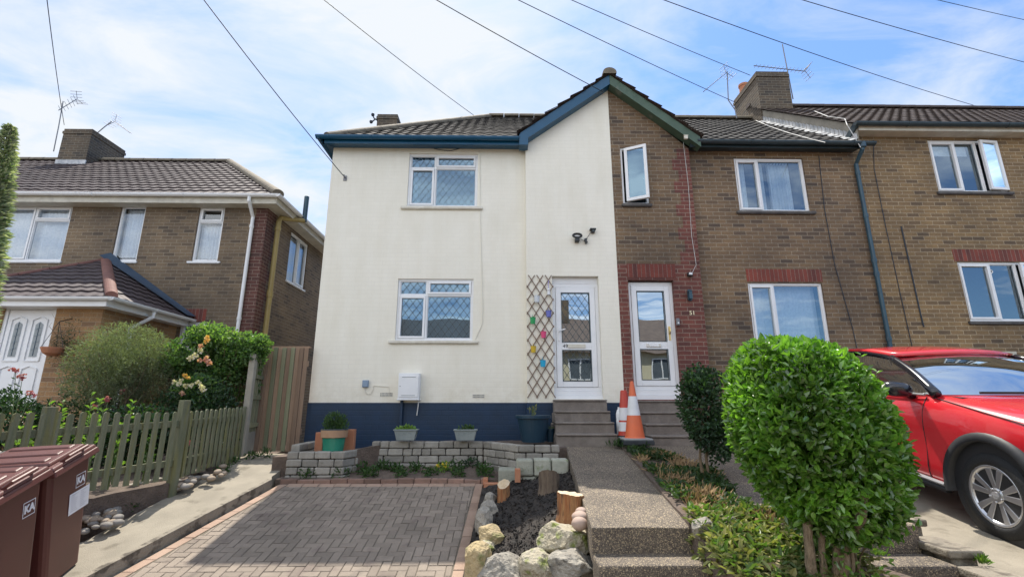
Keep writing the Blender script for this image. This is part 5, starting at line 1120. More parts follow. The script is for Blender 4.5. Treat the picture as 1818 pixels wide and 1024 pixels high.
# traffic cones
m_or = Mt('orange_cone_plastic', (0.72, 0.15, 0.05), (0.62, 0.14, 0.06), scale=6, rough=.5, c3=(0.45, 0.12, 0.06), s3=9, a3=.66); m_rdc = Mt('red_cone_plastic', (0.52, 0.055, 0.03), (0.46, 0.06, 0.04), scale=6, rough=.5)
m_refl = Mt('scuffed_white_sleeve', (0.72, 0.73, 0.74), (0.62, 0.63, 0.63), scale=7, rough=.4, c3=(0.38, 0.38, 0.37), s3=12, a3=.68); m_cbase = Mt('black_rubber', (0.02, 0.025, 0.03), (0.05, 0.055, 0.06), scale=6, rough=.8)
def cone(label, c, H, r0, r1, bands, basem, bs, mats):
    t = thing('traffic_cone', label, 'traffic cone', c); rr_ = lambda f: lerp(r0, r1, f)
    mb = MB(); mb.box(c[0] - bs, c[0] + bs, c[1] - bs, c[1] + bs, c[2], c[2] + .06); mb.build('base', m_cbase, t, bevel=.012)
    mb = MB(); mb.box(c[0] - bs * .93, c[0] + bs * .93, c[1] - bs * .93, c[1] + bs * .93, c[2] + .058, c[2] + .085); mb.build('base_top', basem, t, bevel=.01)
    mb = MB(); mb.lathe((c[0], c[1], c[2] + .08), [(r0 * 1.12, 0), (r0, .02), (r1, H - .08), (r1 * .7, H - .07), (0, H - .072)], 28); mb.build('cone_body', mats, t, smooth=False)
    for (f0, f1) in bands: mb = MB(); mb.lathe((c[0], c[1], c[2] + .08), [(rr_(f0) + .003, f0 * (H - .08)), (rr_(f1) + .003, f1 * (H - .08))], 28); mb.build('sleeve', m_refl, t)
c = W(1128, 788, 6.88); cone('orange and white road cone standing in front between the door steps', (c.x, c.y, c.z), .84, .132, .026, [(.40, .74)], Mt('grey_dirty_rubber', (0.33, 0.34, 0.33), (0.24, 0.25, 0.25), scale=5, rough=.8), .21, m_or)
c = W(1112, 783, 7.3); cone('darker red and white cone mostly hidden behind the orange one', (c.x, c.y, c.z), .72, .11, .05, [(.1, .30), (.34, .62)], m_cbase, .13, m_rdc)
c = W(1101, 765, 7.42); mb = MB(); mb.lathe((c.x, c.y, c.z - .15), [(0, 0), (.05, 0), (.05, .40), (.035, .45), (.02, .47), (.02, .50), (0, .50)], 18); tag(mb.build('bottle', m_upvc, loc=(c.x, c.y, c.z - .15)), 'slim white bottle tucked behind the red cone', 'bottle')

# ================================================================== wheeled bins
m_bin = Mt('brown_bin_plastic', (0.085, 0.024, 0.020), (0.105, 0.031, 0.026), scale=2.5, rough=.42, bump=.1, bscale=200, c3=(0.125, 0.045, 0.038), s3=6, a3=.66); m_label = Mt('paper_label', (0.72, 0.74, 0.80), rough=.5); m_ink = Mt('grey_print', (0.35, 0.37, 0.42), rough=.6)
BZ = Vector((0, -SB, 1)).normalized(); BD = Vector((-.24, .97, SB * .97)).normalized(); BS = BD.cross(BZ).normalized()
def wheelie(label, far_bottom=None, far_top=None, sticker=False):
    hb, ht, H = (.225, .25), (.265, .285), .88; SC = 1.06
    if far_bottom is not None: o_ = far_bottom - BD * hb[0] - BS * hb[1]
    else: o_ = far_top
    t = thing('wheelie_bin', label, 'wheelie bin', o_, 'brown wheelie bins by the side path')
    P_ = lambda d, s, z: o_ + BD * d + BS * s + BZ * z * SC
    mb = MB(); lv = [(0.02, .0), (.2, .22), (.80, .9), (.88, 1.0)]
    rings = []
    for z, f in lv:
        a, b_ = lerp(hb[0], ht[0], f), lerp(hb[1], ht[1], f); ring = []
        for sx, sy in ((-1, -1), (1, -1), (1, 1), (-1, 1)):
            for k in range(4):
                an = R(180 if (sx, sy) == (-1, -1) else 270 if (sx, sy) == (1, -1) else 0 if (sx, sy) == (1, 1) else 90) + R(30) * k; rc = .045
                ring.append(P_(sx * (a - rc) + math.cos(an) * rc, sy * (b_ - rc) + math.sin(an) * rc, z))
        rings.append(ring)
    n = 16; mb.v = [tuple(p) for r_ in rings for p in r_]
    for i in range(len(rings) - 1):
        for j in range(n): mb.f.append((i*n + j, i*n + (j+1) % n, i*n + n + (j+1) % n, i*n + n + j)); mb.m.append(0)
    mb.f.append(tuple(range(n))[::-1]); mb.m.append(0); mb.f.append(tuple(len(mb.v) - n + j for j in range(n))); mb.m.append(0)
    mb.build('body', m_bin, t)
    mb = MB(); sl_ = lambda d: .885 + .02 * (d / .3)
    def plate(d0, d1, s0, s1, z0, z1):
        mb.add([P_(d0, s0, z0 + sl_(d0)), P_(d1, s0, z0 + sl_(d1)), P_(d1, s1, z0 + sl_(d1)), P_(d0, s1, z0 + sl_(d0)), P_(d0 + .012, s0 + .012, z1 + sl_(d0)), P_(d1 - .012, s0 + .012, z1 + sl_(d1)), P_(d1 - .012, s1 - .012, z1 + sl_(d1)), P_(d0 + .012, s1 - .012, z1 + sl_(d0))], [(0,3,2,1), (4,5,6,7), (0,1,5,4), (1,2,6,5), (2,3,7,6), (3,0,4,7)])
    plate(-.290, .290, -.32, .335, -.045, -.002); plate(-.28, .28, -.31, .315, -.001, .022); plate(-.23, .23, -.26, .26, .0225, .045)
    for s in (-.15, 0, .15): plate(s - .045, s + .045, -.22, .21, .0455, .056)
    lid = mb.build('lid', m_bin, t, bevel=.008)
    mb = MB(); h = lambda d, u, z: P_(d, .29 + u, sl_(d) + z); mb.tube([h(-.12, -.02, .02), h(-.12, .03, .055), h(.12, .03, .055), h(.12, -.02, .02)], .013, 8); mb.build('handle', m_bin, lid)
    mb = MB(); mb.tube([P_(-.2, -.32, .91), P_(-.2, -.37, .94), P_(.2, -.37, .94), P_(.2, -.32, .91)], .015, 8); mb.tube([P_(-.24, -.32, .90), P_(.24, -.32, .90)], .02, 10); mb.build('hinge_bar', m_black, t)
    for s in (-1, 1):
        mb = MB(); M3 = Matrix((BS, BZ, -BD)).transposed(); mb.lathe(P_(s * .17 + .025, -.24, .09), [(0, 0), (.07, 0), (.09, .01), (.09, .04), (.07, .05), (0, .05)], 20, M3=M3); mb.build('wheel', m_black, t)
    fs = lambda z: lerp(hb[1], ht[1], lerp(.22, .9, (z - .2) / .6)) + .003
    zc_, dc_ = .685, .13; x_ = P_(dc_, fs(zc_), zc_); tl = (BS * (ht[1] - hb[1]) * .68 / .6 + BZ).normalized()
    mb = MB()
    for (a0, a1, b0, b1) in ((-.062, .062, .048, .054), (-.062, .062, -.054, -.048), (-.062, -.056, -.048, .048), (.056, .062, -.048, .048)): mb.add([x_ + BD * a0 + tl * b0, x_ + BD * a1 + tl * b0, x_ + BD * a1 + tl * b1, x_ + BD * a0 + tl * b1], [(0, 1, 2, 3)])
    bd_ = mb.build('badge_frame', m_label, t)
    text('KA', .078, x_ + BS * .001, m_label, 'badge_letters', bd_, xdir=BD, up=tl, bold=.0025)
    if sticker:
        x2 = P_(.13, fs(.53) + .001, .53); mb = MB(); mb.add([x2 + BD * -.135 - tl * .085, x2 + BD * .135 - tl * .085, x2 + BD * .135 + tl * .085, x2 + BD * -.135 + tl * .085], [(0, 1, 2, 3)]); st = mb.build('sticker', m_label, t)
        mb = MB(); rr = random.Random(2)
        for k in range(9):
            b0 = .065 - k * .016; a0 = -.11; 
            for q in range(2): l = rr.uniform(.04, .09); mb.add([x2 + BS * .0015 + BD * a0 + tl * b0, x2 + BS * .0015 + BD * (a0 + l) + tl * b0, x2 + BS * .0015 + BD * (a0 + l) + tl * (b0 + .003), x2 + BS * .0015 + BD * a0 + tl * (b0 + .003)], [(0, 1, 2, 3)]); a0 += .12
        mb.build('print', m_ink, st)
    return t
bin1 = wheelie('brown wheelie bin with white paper sticker under its KA badge', far_bottom=GP(142, 998, SA, SB), sticker=True)
wheelie('brown wheelie bin without sticker, at the left edge nearest the pavement', far_top=bin1.location - BD * .60 + BS * .0)

# ================================================================== picket fence, gate, panel
m_pick = Mt('weathered_green_picket', (0.135, 0.15, 0.085), (0.20, 0.20, 0.13), scale=5, rough=.85, bump=.5, bscale=40, island=.25, stretch=(6, 6, .7), c3=(0.19, 0.185, 0.075), s3=2.2, a3=.52)
m_gatew = Mt('brown_fence_board', (0.33, 0.22, 0.145), (0.26, 0.175, 0.12), scale=3, rough=.8, bump=.5, bscale=30, island=.30, stretch=(9, 9, .6), c3=(0.34, 0.22, 0.14), s3=4, a3=.6)
m_gateg = Mt('green_tinted_board', (0.20, 0.215, 0.125), (0.26, 0.24, 0.15), scale=3, rough=.8, bump=.5, bscale=30, island=.2, stretch=(9, 9, .6))
gzl = lambda y: .60 + .035 * (y - 5.0)
F0, F1, F2 = Vector((-4.62, 3.95, 0)), Vector((W(318, 780, 6.0).x, 6.0, 0)), Vector((W(431, 760, 7.42).x, 7.42, 0))
ft = thing('picket_fence', 'weathered green round-topped picket fence along the front garden of the left house', 'fence', (F1.x, F1.y, gzl(6)))
mb = MB()
def picket(mb, p, d, z0, z1, w=.054, th=.018):
    nrm = Vector((d.y, -d.x, 0)); pts = [(-w/2, z0), (w/2, z0), (w/2, z1 - w*.5)] + [(w/2 * math.cos(a), z1 - w*.5 + w*.5 * math.sin(a)) for a in np.linspace(.4, math.pi - .4, 6)] + [(-w/2, z1 - w*.5)]
    f = [Vector((p.x, p.y, 0)) + d * a + Vector((0, 0, b_)) + nrm * th / 2 for a, b_ in pts]; r_ = [q - nrm * th for q in f]; n = len(f)
    mb.add(f + r_, [tuple(range(n)), tuple(range(2*n - 1, n - 1, -1))] + [(i, n + i, n + (i+1) % n, (i+1) % n) for i in range(n)])
rr = random.Random(6)
for (A_, B_, za, zb_) in ((F0, F1, 1.44, 1.425), (F1, F2, 1.425, 1.50)):
    d = (B_ - A_); T = d.length; d.normalize(); nrm = Vector((d.y, -d.x, 0)); k = .10
    while k < T - .04:
        p = A_ + d * k; f = k / T; pm = MB(); tilt = rr.uniform(-.008, .008)
        picket(pm, p + nrm * .035, d, gzl(p.y) + .05 + rr.uniform(-.01, .02), lerp(za, zb_, f) + rr.uniform(-.012, .012)); pm.build('picket', m_pick, ft); k += .104
    for zo in (.22, .66):
        q0, q1 = A_ + Vector((0, 0, gzl(A_.y) + zo)), B_ + Vector((0, 0, gzl(B_.y) + zo)); rm = MB(); rm.bar(q0, q1, .035, .07); rm.build('rail', m_pick, ft)
for p, h in ((F1, 1.565), (F0 + (F1 - F0) * .40, 1.49), (F0, 1.46)):
    pm = MB(); d = (F1 - F0).normalized(); nrm = Vector((d.y, -d.x, 0)); pm.obox((p.x, p.y, (h + .3) / 2), d * .045, nrm * .045, (0, 0, (h - .3) / 2)); pm.build('post', m_pick, ft, bevel=.006)
gt = thing('side_gate', 'tall brown and green closeboard wooden gate beside the white house', 'gate', ((XL - .5), 7.95, .78))
gx0, gx1 = W(460, 705, 7.95).x, XL - .025; gz0, gz1 = W(500, 801, 7.95).z + .0, W(510, 617, 7.95).z; k = 0; x = gx0; bm1, bm2 = MB(), MB()
wds = [.10, .075, .10, .075, .10, .10, .10]; cols_ = [0, 0, 1, 0, 1, 0, 1, 0, 0, 0]
n = 10; wd = (gx1 - gx0) / n
for i in range(n): (bm1 if cols_[i] == 0 else bm2).box(gx0 + i * wd + .003, gx0 + (i + 1) * wd - .003, 7.95 + (.012 if i % 2 else 0), 7.975 + (.012 if i % 2 else 0), gz0, gz1 + rr.uniform(-.006, .006))
bm1.build('boards', m_gatew, gt, bevel=.003); bm2.build('boards', m_gateg, gt, bevel=.003)
mb = MB(); mb.box(gx0 - .02, gx1 + .01, 7.99, 8.05, gz1 + .0, gz1 + .03)
for z in (gz0 + .25, gz1 - .3): mb.box(gx0, gx1, 7.99, 8.03, z, z + .09)
mb.build('rail', m_gatew, gt)
pt_ = thing('fence_panel', 'narrow green slatted fence panel on a concrete gravel board beside the wooden gate', 'fence', (F2.x, F2.y + .2, .7))
Q0, Q1 = Vector((F2.x + .03, F2.y + .05, 0)), Vector((gx0 - .01, 7.95, 0)); d = Q1 - Q0; T = d.length; d.normalize(); nrm = Vector((d.y, -d.x, 0)); mb = MB(); m2 = MB()
z0_ = W(433, 806, F2.y).z; z1_ = W(446, 632, F2.y).z
for i in range(6): mb.obox(Q0 + d * (T * (i + .5) / 6) + Vector((0, 0, (z0_ + .3 + z1_) / 2)) + nrm * (.01 if i % 2 else 0), d * (T / 12 - .002), nrm * .009, (0, 0, (z1_ - z0_ - .3) / 2))
for z in (z0_ + .4, (z0_ + z1_) / 2 + .1, z1_ - .3): mb.obox(Q0 + d * T / 2 + Vector((0, 0, z)) + nrm * .03, d * T / 2, nrm * .018, (0, 0, .03))
mb.build('boards', m_gateg, pt_); m2.obox(Q0 + d * T / 2 + Vector((0, 0, z0_ + .14)), d * T / 2, nrm * .02, (0, 0, .16)); m2.build('gravel_board', m_render, pt_, bevel=.005)
mb = MB(); mb.obox((Q0.x, Q0.y - .05, (z0_ + z1_) / 2), (.045, 0, 0), (0, .045, 0), (0, 0, (z1_ - z0_) / 2 + .03)); mb.build('post', m_render, pt_, bevel=.008)

# ================================================================== left garden
kind(slab('garden_bed', [(F0.x - .02, 3.6), (F0.x + .05, F0.y), (F1.x + .02, F1.y), (F2.x + .02, F2.y), (-3.85, 8.0), (-3.9, 9.75), (-9.5, 9.75), (-9.5, 3.6)], lambda x, y: gzl(y), m_soil, sub=.3, rough=.03, thick=.5), 'structure')
def rock(name, c, size, seed, mat_, ang=True, rotz=0, sub=3):
    bm = bmesh.new(); bmesh.ops.create_icosphere(bm, subdivisions=sub, radius=1); g = random.Random(seed)
    pl = [(Vector((g.gauss(0, 1), g.gauss(0, 1), g.gauss(0, .8))).normalized(), g.uniform(.55, .82)) for _ in range(11)] if ang else []
    for v in bm.verts:
        p = v.co.copy()
        for nn, dd in pl:
            e = p.dot(nn) - dd
            if e > 0: p -= nn * e * .93
        nz = .07 if ang else .05
        p *= 1 + nz * noise.noise(p * 2.1 + Vector((seed, 0, 0))) + ((.05 * noise.noise(p * 6 + Vector((0, seed, 0))) + .035 * (.5 - abs(noise.noise(p * 13 + Vector((0, 0, seed)))))) if ang else 0)
        v.co = Matrix.Rotation(rotz, 3, 'Z') @ Vector((p.x * size[0], p.y * size[1], p.z * size[2]))
    mb = MB(); idx = {v: i for i, v in enumerate(bm.verts)}; mb.add([Vector(c) + v.co for v in bm.verts], [tuple(idx[v] for v in f.verts) for f in bm.faces]); bm.free()
    return mb.build(name, mat_, loc=c, smooth=not ang or sub < 3)
m_rockg = Mt('mossy_white_rock', (0.36, 0.32, 0.23), (0.46, 0.42, 0.34), scale=9, rough=.95, bump=1.0, bscale=45, c3=(0.19, 0.22, 0.06), s3=9, a3=.50)
m_rockw = Mt('grey_white_rock', (0.24, 0.22, 0.19), (0.42, 0.39, 0.33), scale=8, rough=.95, bump=1.0, bscale=40, c3=(0.15, 0.145, 0.13), s3=11, a3=.52)
m_rocky = Mt('yellow_flint_rock', (0.42, 0.33, 0.18), (0.36, 0.29, 0.18), scale=8, rough=.9, bump=.9, bscale=40, c3=(0.20, 0.20, 0.08), s3=9, a3=.53)
m_rockp = Mt('smooth_pinkish_stone', (0.36, 0.26, 0.21), (0.44, 0.33, 0.27), scale=5, rough=.75)
m_cob = Mt('tan_cobble', (0.25, 0.19, 0.135), (0.33, 0.27, 0.21), scale=8, rough=.8)
m_cobg = Mt('grey_cobble', (0.17, 0.16, 0.145), (0.25, 0.23, 0.21), scale=8, rough=.8)
RK = [((1008, 962), (88, 62), m_rockg, 'largest pale rock with green moss leaning on the path step', 1, .40),
      ((1019, 1010), (88, 52), m_rockw, 'wide grey rock with a jagged top in front of the mossy white one', 2, .28),
      ((953, 1003), (52, 62), m_rockg, 'tall rounded yellow green rock between two wider rocks', 3, .26),
      ((886, 1013), (82, 48), m_rockw, 'low white streaked rock at the front of the compost bed', 4, .26),
      ((848, 1003), (46, 62), m_rocky, 'upright yellowish rock beside the salmon paving border', 5, .27),
      ((870, 955), (50, 36), m_rocky, 'sunlit yellow wedge shaped rock with a dark pointed end', 6, .30),
      ((857, 976), (42, 26), m_rockg, 'small flat lime green stone under the yellow wedge rock', 7, .24),
      ((861, 928), (30, 46), m_rockw, 'grey slab rock with one green side on the drive edge', 8, .30),
      ((869, 903), (28, 24), m_rockw, 'short blue grey slab above the green sided one', 9, .28),
      ((870, 884), (26, 24), m_rockw, 'farthest blue grey slab next to the orange stump', 10, .28),
      ((926, 1001), (15, 20), m_rockp, 'small smooth pink pebble between the front rocks', 11, .2),
      ((1032, 907), (18, 12), m_rockp, 'little smooth brown stone topmost by the big stump', 12, .5),
      ((1030, 917), (26, 17), m_rockp, 'flat oval pink brown stone in the middle by the big stump', 13, .47),
      ((1029, 929), (25, 20), m_rockp, 'rounded mauve stone lowest of the three smooth ones', 14, .42)]
def onbed(px, py):
    d = ray(px, py); t = 2.0
    while t < 9:
        p = CAM + d * t
        if p.z < mulz(p.x, p.y): return p
        t += .01
    return CAM + d * 4.6
for (pc, sz, mt, lab, sd, up) in RK:
    c = onbed(pc[0], pc[1] + sz[1] * .36); k = (c - CAM).length / FPX * 1.0; hw, hh = sz[0] * k / 2 * .9, sz[1] * k / 2 * .9; c = W(pc[0], pc[1], c.y + hw * .3)
    if 12 <= sd <= 14: c = W(pc[0], pc[1], 4.22 + .06 * (14 - sd)); k = (c - CAM).length / FPX; hw, hh = sz[0] * k / 2, sz[1] * k / 2
    ang = mt is not m_rockp
    tag(rock('rock' if ang else 'stone', c, (hw * 1.22, max(hw, hh) * 1.05, hh * 1.22) if ang else (hw * 1.05, hw, hh * 1.05), sd * 7 + 1, mt, ang, sub=5 if ang else 3), lab, 'rock' if ang else 'stone')
# tree stumps
m_wood = Mt('torn_red_wood', (0.30, 0.115, 0.045), (0.42, 0.23, 0.10), scale=6, rough=.85, bump=1.0, bscale=22, stretch=(5, 5, .8), c3=(0.10, 0.06, 0.04), s3=7, a3=.56)
m_cut = Mt('pale_cut_wood', (0.55, 0.42, 0.26), (0.66, 0.55, 0.40), scale=9, rough=.8, bump=.3, bscale=40, c3=(0.40, 0.24, 0.12), s3=6, a3=.6)
m_bark = Mt('grey_brown_bark', (0.13, 0.095, 0.07), (0.22, 0.17, 0.12), scale=7, rough=.95, bump=1.0, bscale=25, stretch=(5, 5, .9))
def stump(label, px, pyt, pyb, wpx, up, seed, cuttilt, bm_):
    b_ = onbed(px, pyb); k = (b_ - CAM).length / FPX; r_ = wpx * k / 2; tz = W(px, pyt, b_.y + r_ * .3).z; g = random.Random(seed)
    t = thing('tree_stump', label, 'tree stump', b_); mb = MB(); n, lv = 30, 9; b2 = b_ - Vector((0, 0, .06)); H = tz - b2.z; tops = []
    for i in range(lv):
        f = i / (lv - 1)
        for j in range(n):
            an = 2 * math.pi * j / n; rr_ = r_ * (1.22 - .22 * min(1, f * 2.5)) * (1 + .16 * noise.noise(Vector((math.cos(an) * 1.8, math.sin(an) * 1.8, seed + f * .5))) + .06 * math.sin(an * 9 + seed + f))
            z = H * f + (f ** 3) * (cuttilt * r_ * math.cos(an + seed) + .10 * r_ * noise.noise(Vector((math.cos(an) * 3, math.sin(an) * 3, seed))))
            p = b2 + Vector((math.cos(an) * rr_, math.sin(an) * rr_, z)); mb.v.append(tuple(p))
            if i == lv - 1: tops.append(p)
    for i in range(lv - 1):
        for j in range(n): mb.f.append((i*n + j, i*n + (j+1) % n, i*n + n + (j+1) % n, i*n + n + j)); mb.m.append(0)
    mb.build('bark', bm_, t, smooth=True)
    mb = MB(); cen = sum(tops, Vector()) / n
    inner = [cen.lerp(p, .55) + Vector((0, 0, .006 * g.uniform(-1, 1))) for p in tops]; mb.add([cen] + inner + tops, [(0, 1 + j, 1 + (j+1) % n) for j in range(n)] + [(1 + j, 1 + n + j, 1 + n + (j+1) % n, 1 + (j+1) % n) for j in range(n)]); mb.build('cut_face', m_cut, t)
stump('big tree stump with a pale sawn top and torn red side by the path', 1013, 874, 922, 43, .56, 3, .12, m_wood)
stump('split grey brown stump with a dark hollow below the mossy blocks', 974, 840, 872, 33, .44, 8, .5, m_bark)
stump('smallest stump of torn orange wood at the left of the compost bed', 894, 858, 884, 20, .27, 5, .6, m_wood)
# stones edging the side path
rr = random.Random(4)
def heap(n, px0, px1, py0, py1, label, seed):
    g = random.Random(seed)
    for k in range(n):
        px, py = g.uniform(px0, px1), 0; py = lerp(py0, py1, (px - px0) / (px1 - px0)) + g.uniform(-15, 15); c = GP(px, py, SA + .06 + g.uniform(0, .05), SB); s = g.uniform(.026, .046)
        tag(rock('cobble', c, (s * 1.3, s, s * .75), seed * 50 + k, m_cob if g.random() < .6 else m_cobg, False, rotz=g.uniform(0, 3), sub=3), label, 'cobble', 'cobbles edging the side path')
heap(36, 150, 216, 934, 910, 'rounded tan cobble in the near heap by the bin', 3)
heap(36, 312, 398, 856, 828, 'small rounded cobble in the far heap at the foot of the fence', 5)
for (pxa, pxb, py, lab) in ((190, 288, 866, 'long weathered stone slab edging lying under the picket fence'),):
    a, b_ = GP(pxa, py + 14, SA + .1, SB), GP(pxb, py - 10, SA + .1, SB); mb = MB(); mb.bar(a, b_, .12, .13); tag(mb.build('edging_stone', m_render if pxa < 200 else m_edgeb, loc=a, bevel=.02), lab, 'edging')

# shrubs and flowers behind the fence
def shrub(name, label, cat, c, r, n, L, Wd, lm, seed, group=None, zb=None, nst=9, stemr=.014, shell=.33, lump=.3, fold=.25, up=.3, stm=None, jit=.7):
    base = (c[0], c[1], zb if zb is not None else c[2] - r[2]); t = thing(name, label, cat, base, group); mb = MB(); cloud(mb, c, r, n, L, Wd, seed, shell=shell, lump=lump, fold=fold, up=up, clipz=base[2] + .02, jit=jit); mb.build('foliage', lm, t)
    g = np.random.default_rng(seed + 77); U = unit(nst, g); U[:, 2] = np.abs(U[:, 2]); tips = [tuple(np.array(c) + u * np.array(r) * .85) for u in U]
    stems(base, tips, stemr, .003, seed=seed, n=5).build('stems', stm or m_stem, t); return t
c = W(228, 655, 7.2); sg_ = shrub('shrub', 'feathery grey green rounded bush beside the porch of the left house', 'shrub', (c.x, c.y, c.z), (.72, .6, .62), 24000, .055, .008, mL_grey, 41, zb=.66, nst=60, stemr=.006, shell=.5, lump=.4, jit=.9)
c = W(400, 652, 7.75); rb_ = shrub('rose_bush', 'large rose bush with pink and white blooms next to the wooden gate', 'rose bush', (c.x, c.y, c.z), (.74, .5, .58), 6500, .065, .036, mL_rose, 43, zb=.68, nst=26, shell=.5, lump=.55)
mb = MB()
for (px, py, Y, r3, n_l) in ((440, 628, 7.55, (.36, .3, .2), 1500), (330, 645, 7.35, (.3, .3, .34), 1300), (372, 600, 7.5, (.34, .3, .2), 1200), (462, 612, 7.6, (.2, .2, .14), 500), (345, 690, 7.2, (.3, .2, .22), 900)):
    q = W(px, py, Y); cloud(mb, (q.x, q.y, q.z), r3, n_l, .065, .036, px, shell=.5, lump=.5)
mb.build('foliage', mL_rose, rb_)
for nm, mt, lst, lab in (('pink_bloom', m_pink, [(368, 637, .055), (371, 646, .05), (358, 615, .05), (324, 698, .045), (355, 640, .04)], None), ('white_bloom', m_peach, [(355, 623, .05), (343, 634, .045), (349, 630, .05), (338, 636, .045), (318, 682, .04), (330, 685, .045), (362, 690, .05), (352, 680, .045), (340, 684, .04), (310, 678, .04), (358, 686, .04), (323, 675, .035)], None), ('apricot_bloom', m_apric, [(369, 600, .045), (366, 606, .04), (328, 667, .04), (334, 671, .035)], None)):
    for i, (px, py, r_) in enumerate(lst): mb = MB(); bloom(mb, W(px, py, 6.93), r_ * .85, seed=i + px); mb.build(nm, mt, rb_)
c = W(352, 715, 7.2); shrub('shrub', 'low dark green shrub filling the gap under the rose bush', 'shrub', (c.x, c.y, c.z - .2), (.62, .35, .5), 3600, .05, .028, mL_dark, 45, zb=.64)
c = W(245, 740, 6.6); shrub('shrub', 'dark leafy shrub directly behind the tall fence post', 'shrub', (c.x, c.y, c.z - .25), (.72, .3, .42), 4200, .05, .026, mL_dark, 46, zb=.62)
c = W(18, 735, 6.4); shrub('shrub', 'very dark purple green shrub in front of the white porch door', 'shrub', (c.x, c.y, c.z - .1), (.42, .35, .5), 2600, .05, .026, mL_dark, 47, zb=.62)
c = W(135, 725, 7.0); shrub('shrub', 'low dark bush at the foot of the porch wall', 'shrub', (c.x, c.y, c.z - .25), (.6, .3, .36), 2600, .045, .024, mL_dark, 48, zb=.64)
def leafy_stem(label, px, pyt, Y, n, seed, lm, L=.10, Wd=.028, cat='plant', grp='tall leafy stems behind the picket fence'):
    tp = W(px, pyt, Y); zb = gzl(Y); base = Vector((tp.x + .02, Y, zb)); t = thing('leafy_plant', label, cat, base, grp); g = np.random.default_rng(seed); H = tp.z - zb
    mb = MB(); mb2 = MB()
    for s in range(3):
        ox, oy = g.uniform(-.07, .07), g.uniform(-.06, .06); hh = H * (1 if s == 0 else g.uniform(.7, .95)); m_ = n // 3
        f = g.random(m_) ** .7; ang = np.arange(m_) * 2.4 + s; P = np.stack([base.x + ox * (.4 + f), base.y + oy * (.4 + f), zb + .1 + (hh - .1) * f], 1)
        D = np.stack([np.cos(ang), np.sin(ang), .35 + .9 * f], 1); V, F_ = leaf_arr(P, D, np.tile([0, 0, 1.0], (m_, 1)) + g.normal(size=(m_, 3)) * .2, (1.1 - .5 * f) * L, np.full(m_, Wd), curl=.25); mb.raw(V, F_)
        mb2.tube([(base.x + ox * .4, base.y + oy * .4, zb), (base.x + ox * 1.4, base.y + oy * 1.4, zb + hh)], [.007, .003], 5)
    mb.build('leaves', lm, t); mb2.build('stem', m_gstem, t)
for (px, py, Y, lab, sd) in ((75, 715, 5.4, 'bright lime leafy stems left of the thick fence post', 1), (122, 712, 5.7, 'lime leafy stem just right of the thick leaning fence post', 2), (178, 698, 5.9, 'tallest lime leafy stem with a pointed tip behind the pickets', 3), (162, 710, 6.1, 'lime leafy stem left of the tallest pointed one', 4), (218, 714, 5.9, 'right hand lime leafy stem behind the fence near the tall post', 5), (35, 760, 5.0, 'short lime leafy stems at the left edge behind the bins', 6)):
    leafy_stem(lab, px, py, Y, 66, sd, mL_lime)
leafy_stem('slender mid green stems showing through the pickets near the bin', 200, 790, 5.6, 60, 8, mL_mid)
leafy_stem('mid green stems showing low through the middle pickets', 262, 775, 6.0, 60, 9, mL_mid)
# red valerian
c = W(40, 690, 6.0); t = thing('valerian', 'tall pink valerian flower heads in front of the white porch door', 'flower', (c.x, c.y, gzl(6)))
mb = MB(); m3 = MB(); g = random.Random(3)
for (px, py) in ((28, 660), (40, 670), (54, 700)):
    p = W(px, py, 6.0 + g.uniform(-.1, .1)); mb.tube([(c.x + g.uniform(-.06, .06), 6.0, gzl(6)), ((c.x + p.x) / 2 + .02, 6.0, (gzl(6) + p.z) / 2), p], [.006, .005, .003], 5)
    m2 = MB()
    for k in range(7): bloom(m2, p + Vector((g.uniform(-.035, .035), g.uniform(-.035, .035), g.uniform(-.02, .03))), .022, seed=k + px, n=9)
    m2.build('flower_head', m_mag, t)
    for k in range(8): q = p + Vector((g.uniform(-.03, .03), 0, -g.uniform(.05, .45))); s = Vector((.012, 0, .004)); e = q + Vector((g.choice((-1, 1)) * .06, -.01, .03)); m3.poly(q, q.lerp(e, .5) - s, e, q.lerp(e, .5) + s)
mb.build('stem', m_gstem, t); m3.build('leaves', mL_dark, t)
for (px, py, Y, lab) in ((168, 722, 6.3, 'red pink flower just above the picket tops left of the lime stem'), (192, 708, 6.3, 'magenta flower beside the tallest lime stem'), (228, 740, 6.2, 'magenta flower level with the upper fence rail'), (218, 695, 6.9, 'pale pink flower in front of the feathery bush'), (333, 786, 6.3, 'small pink flower right of the tall fence post'), (205, 765, 6.2, 'lone pink flower showing between two pickets')):
    p = W(px, py, Y); t = thing('garden_flower', lab, 'flower', (p.x, p.y, gzl(Y))); mb = MB(); bloom(mb, p, .036, seed=px); mb.build('flower_head', m_mag, t); mb = MB(); mb.tube([(p.x + .03, p.y, gzl(Y)), p], .004, 5); mb.build('stem', m_gstem, t)
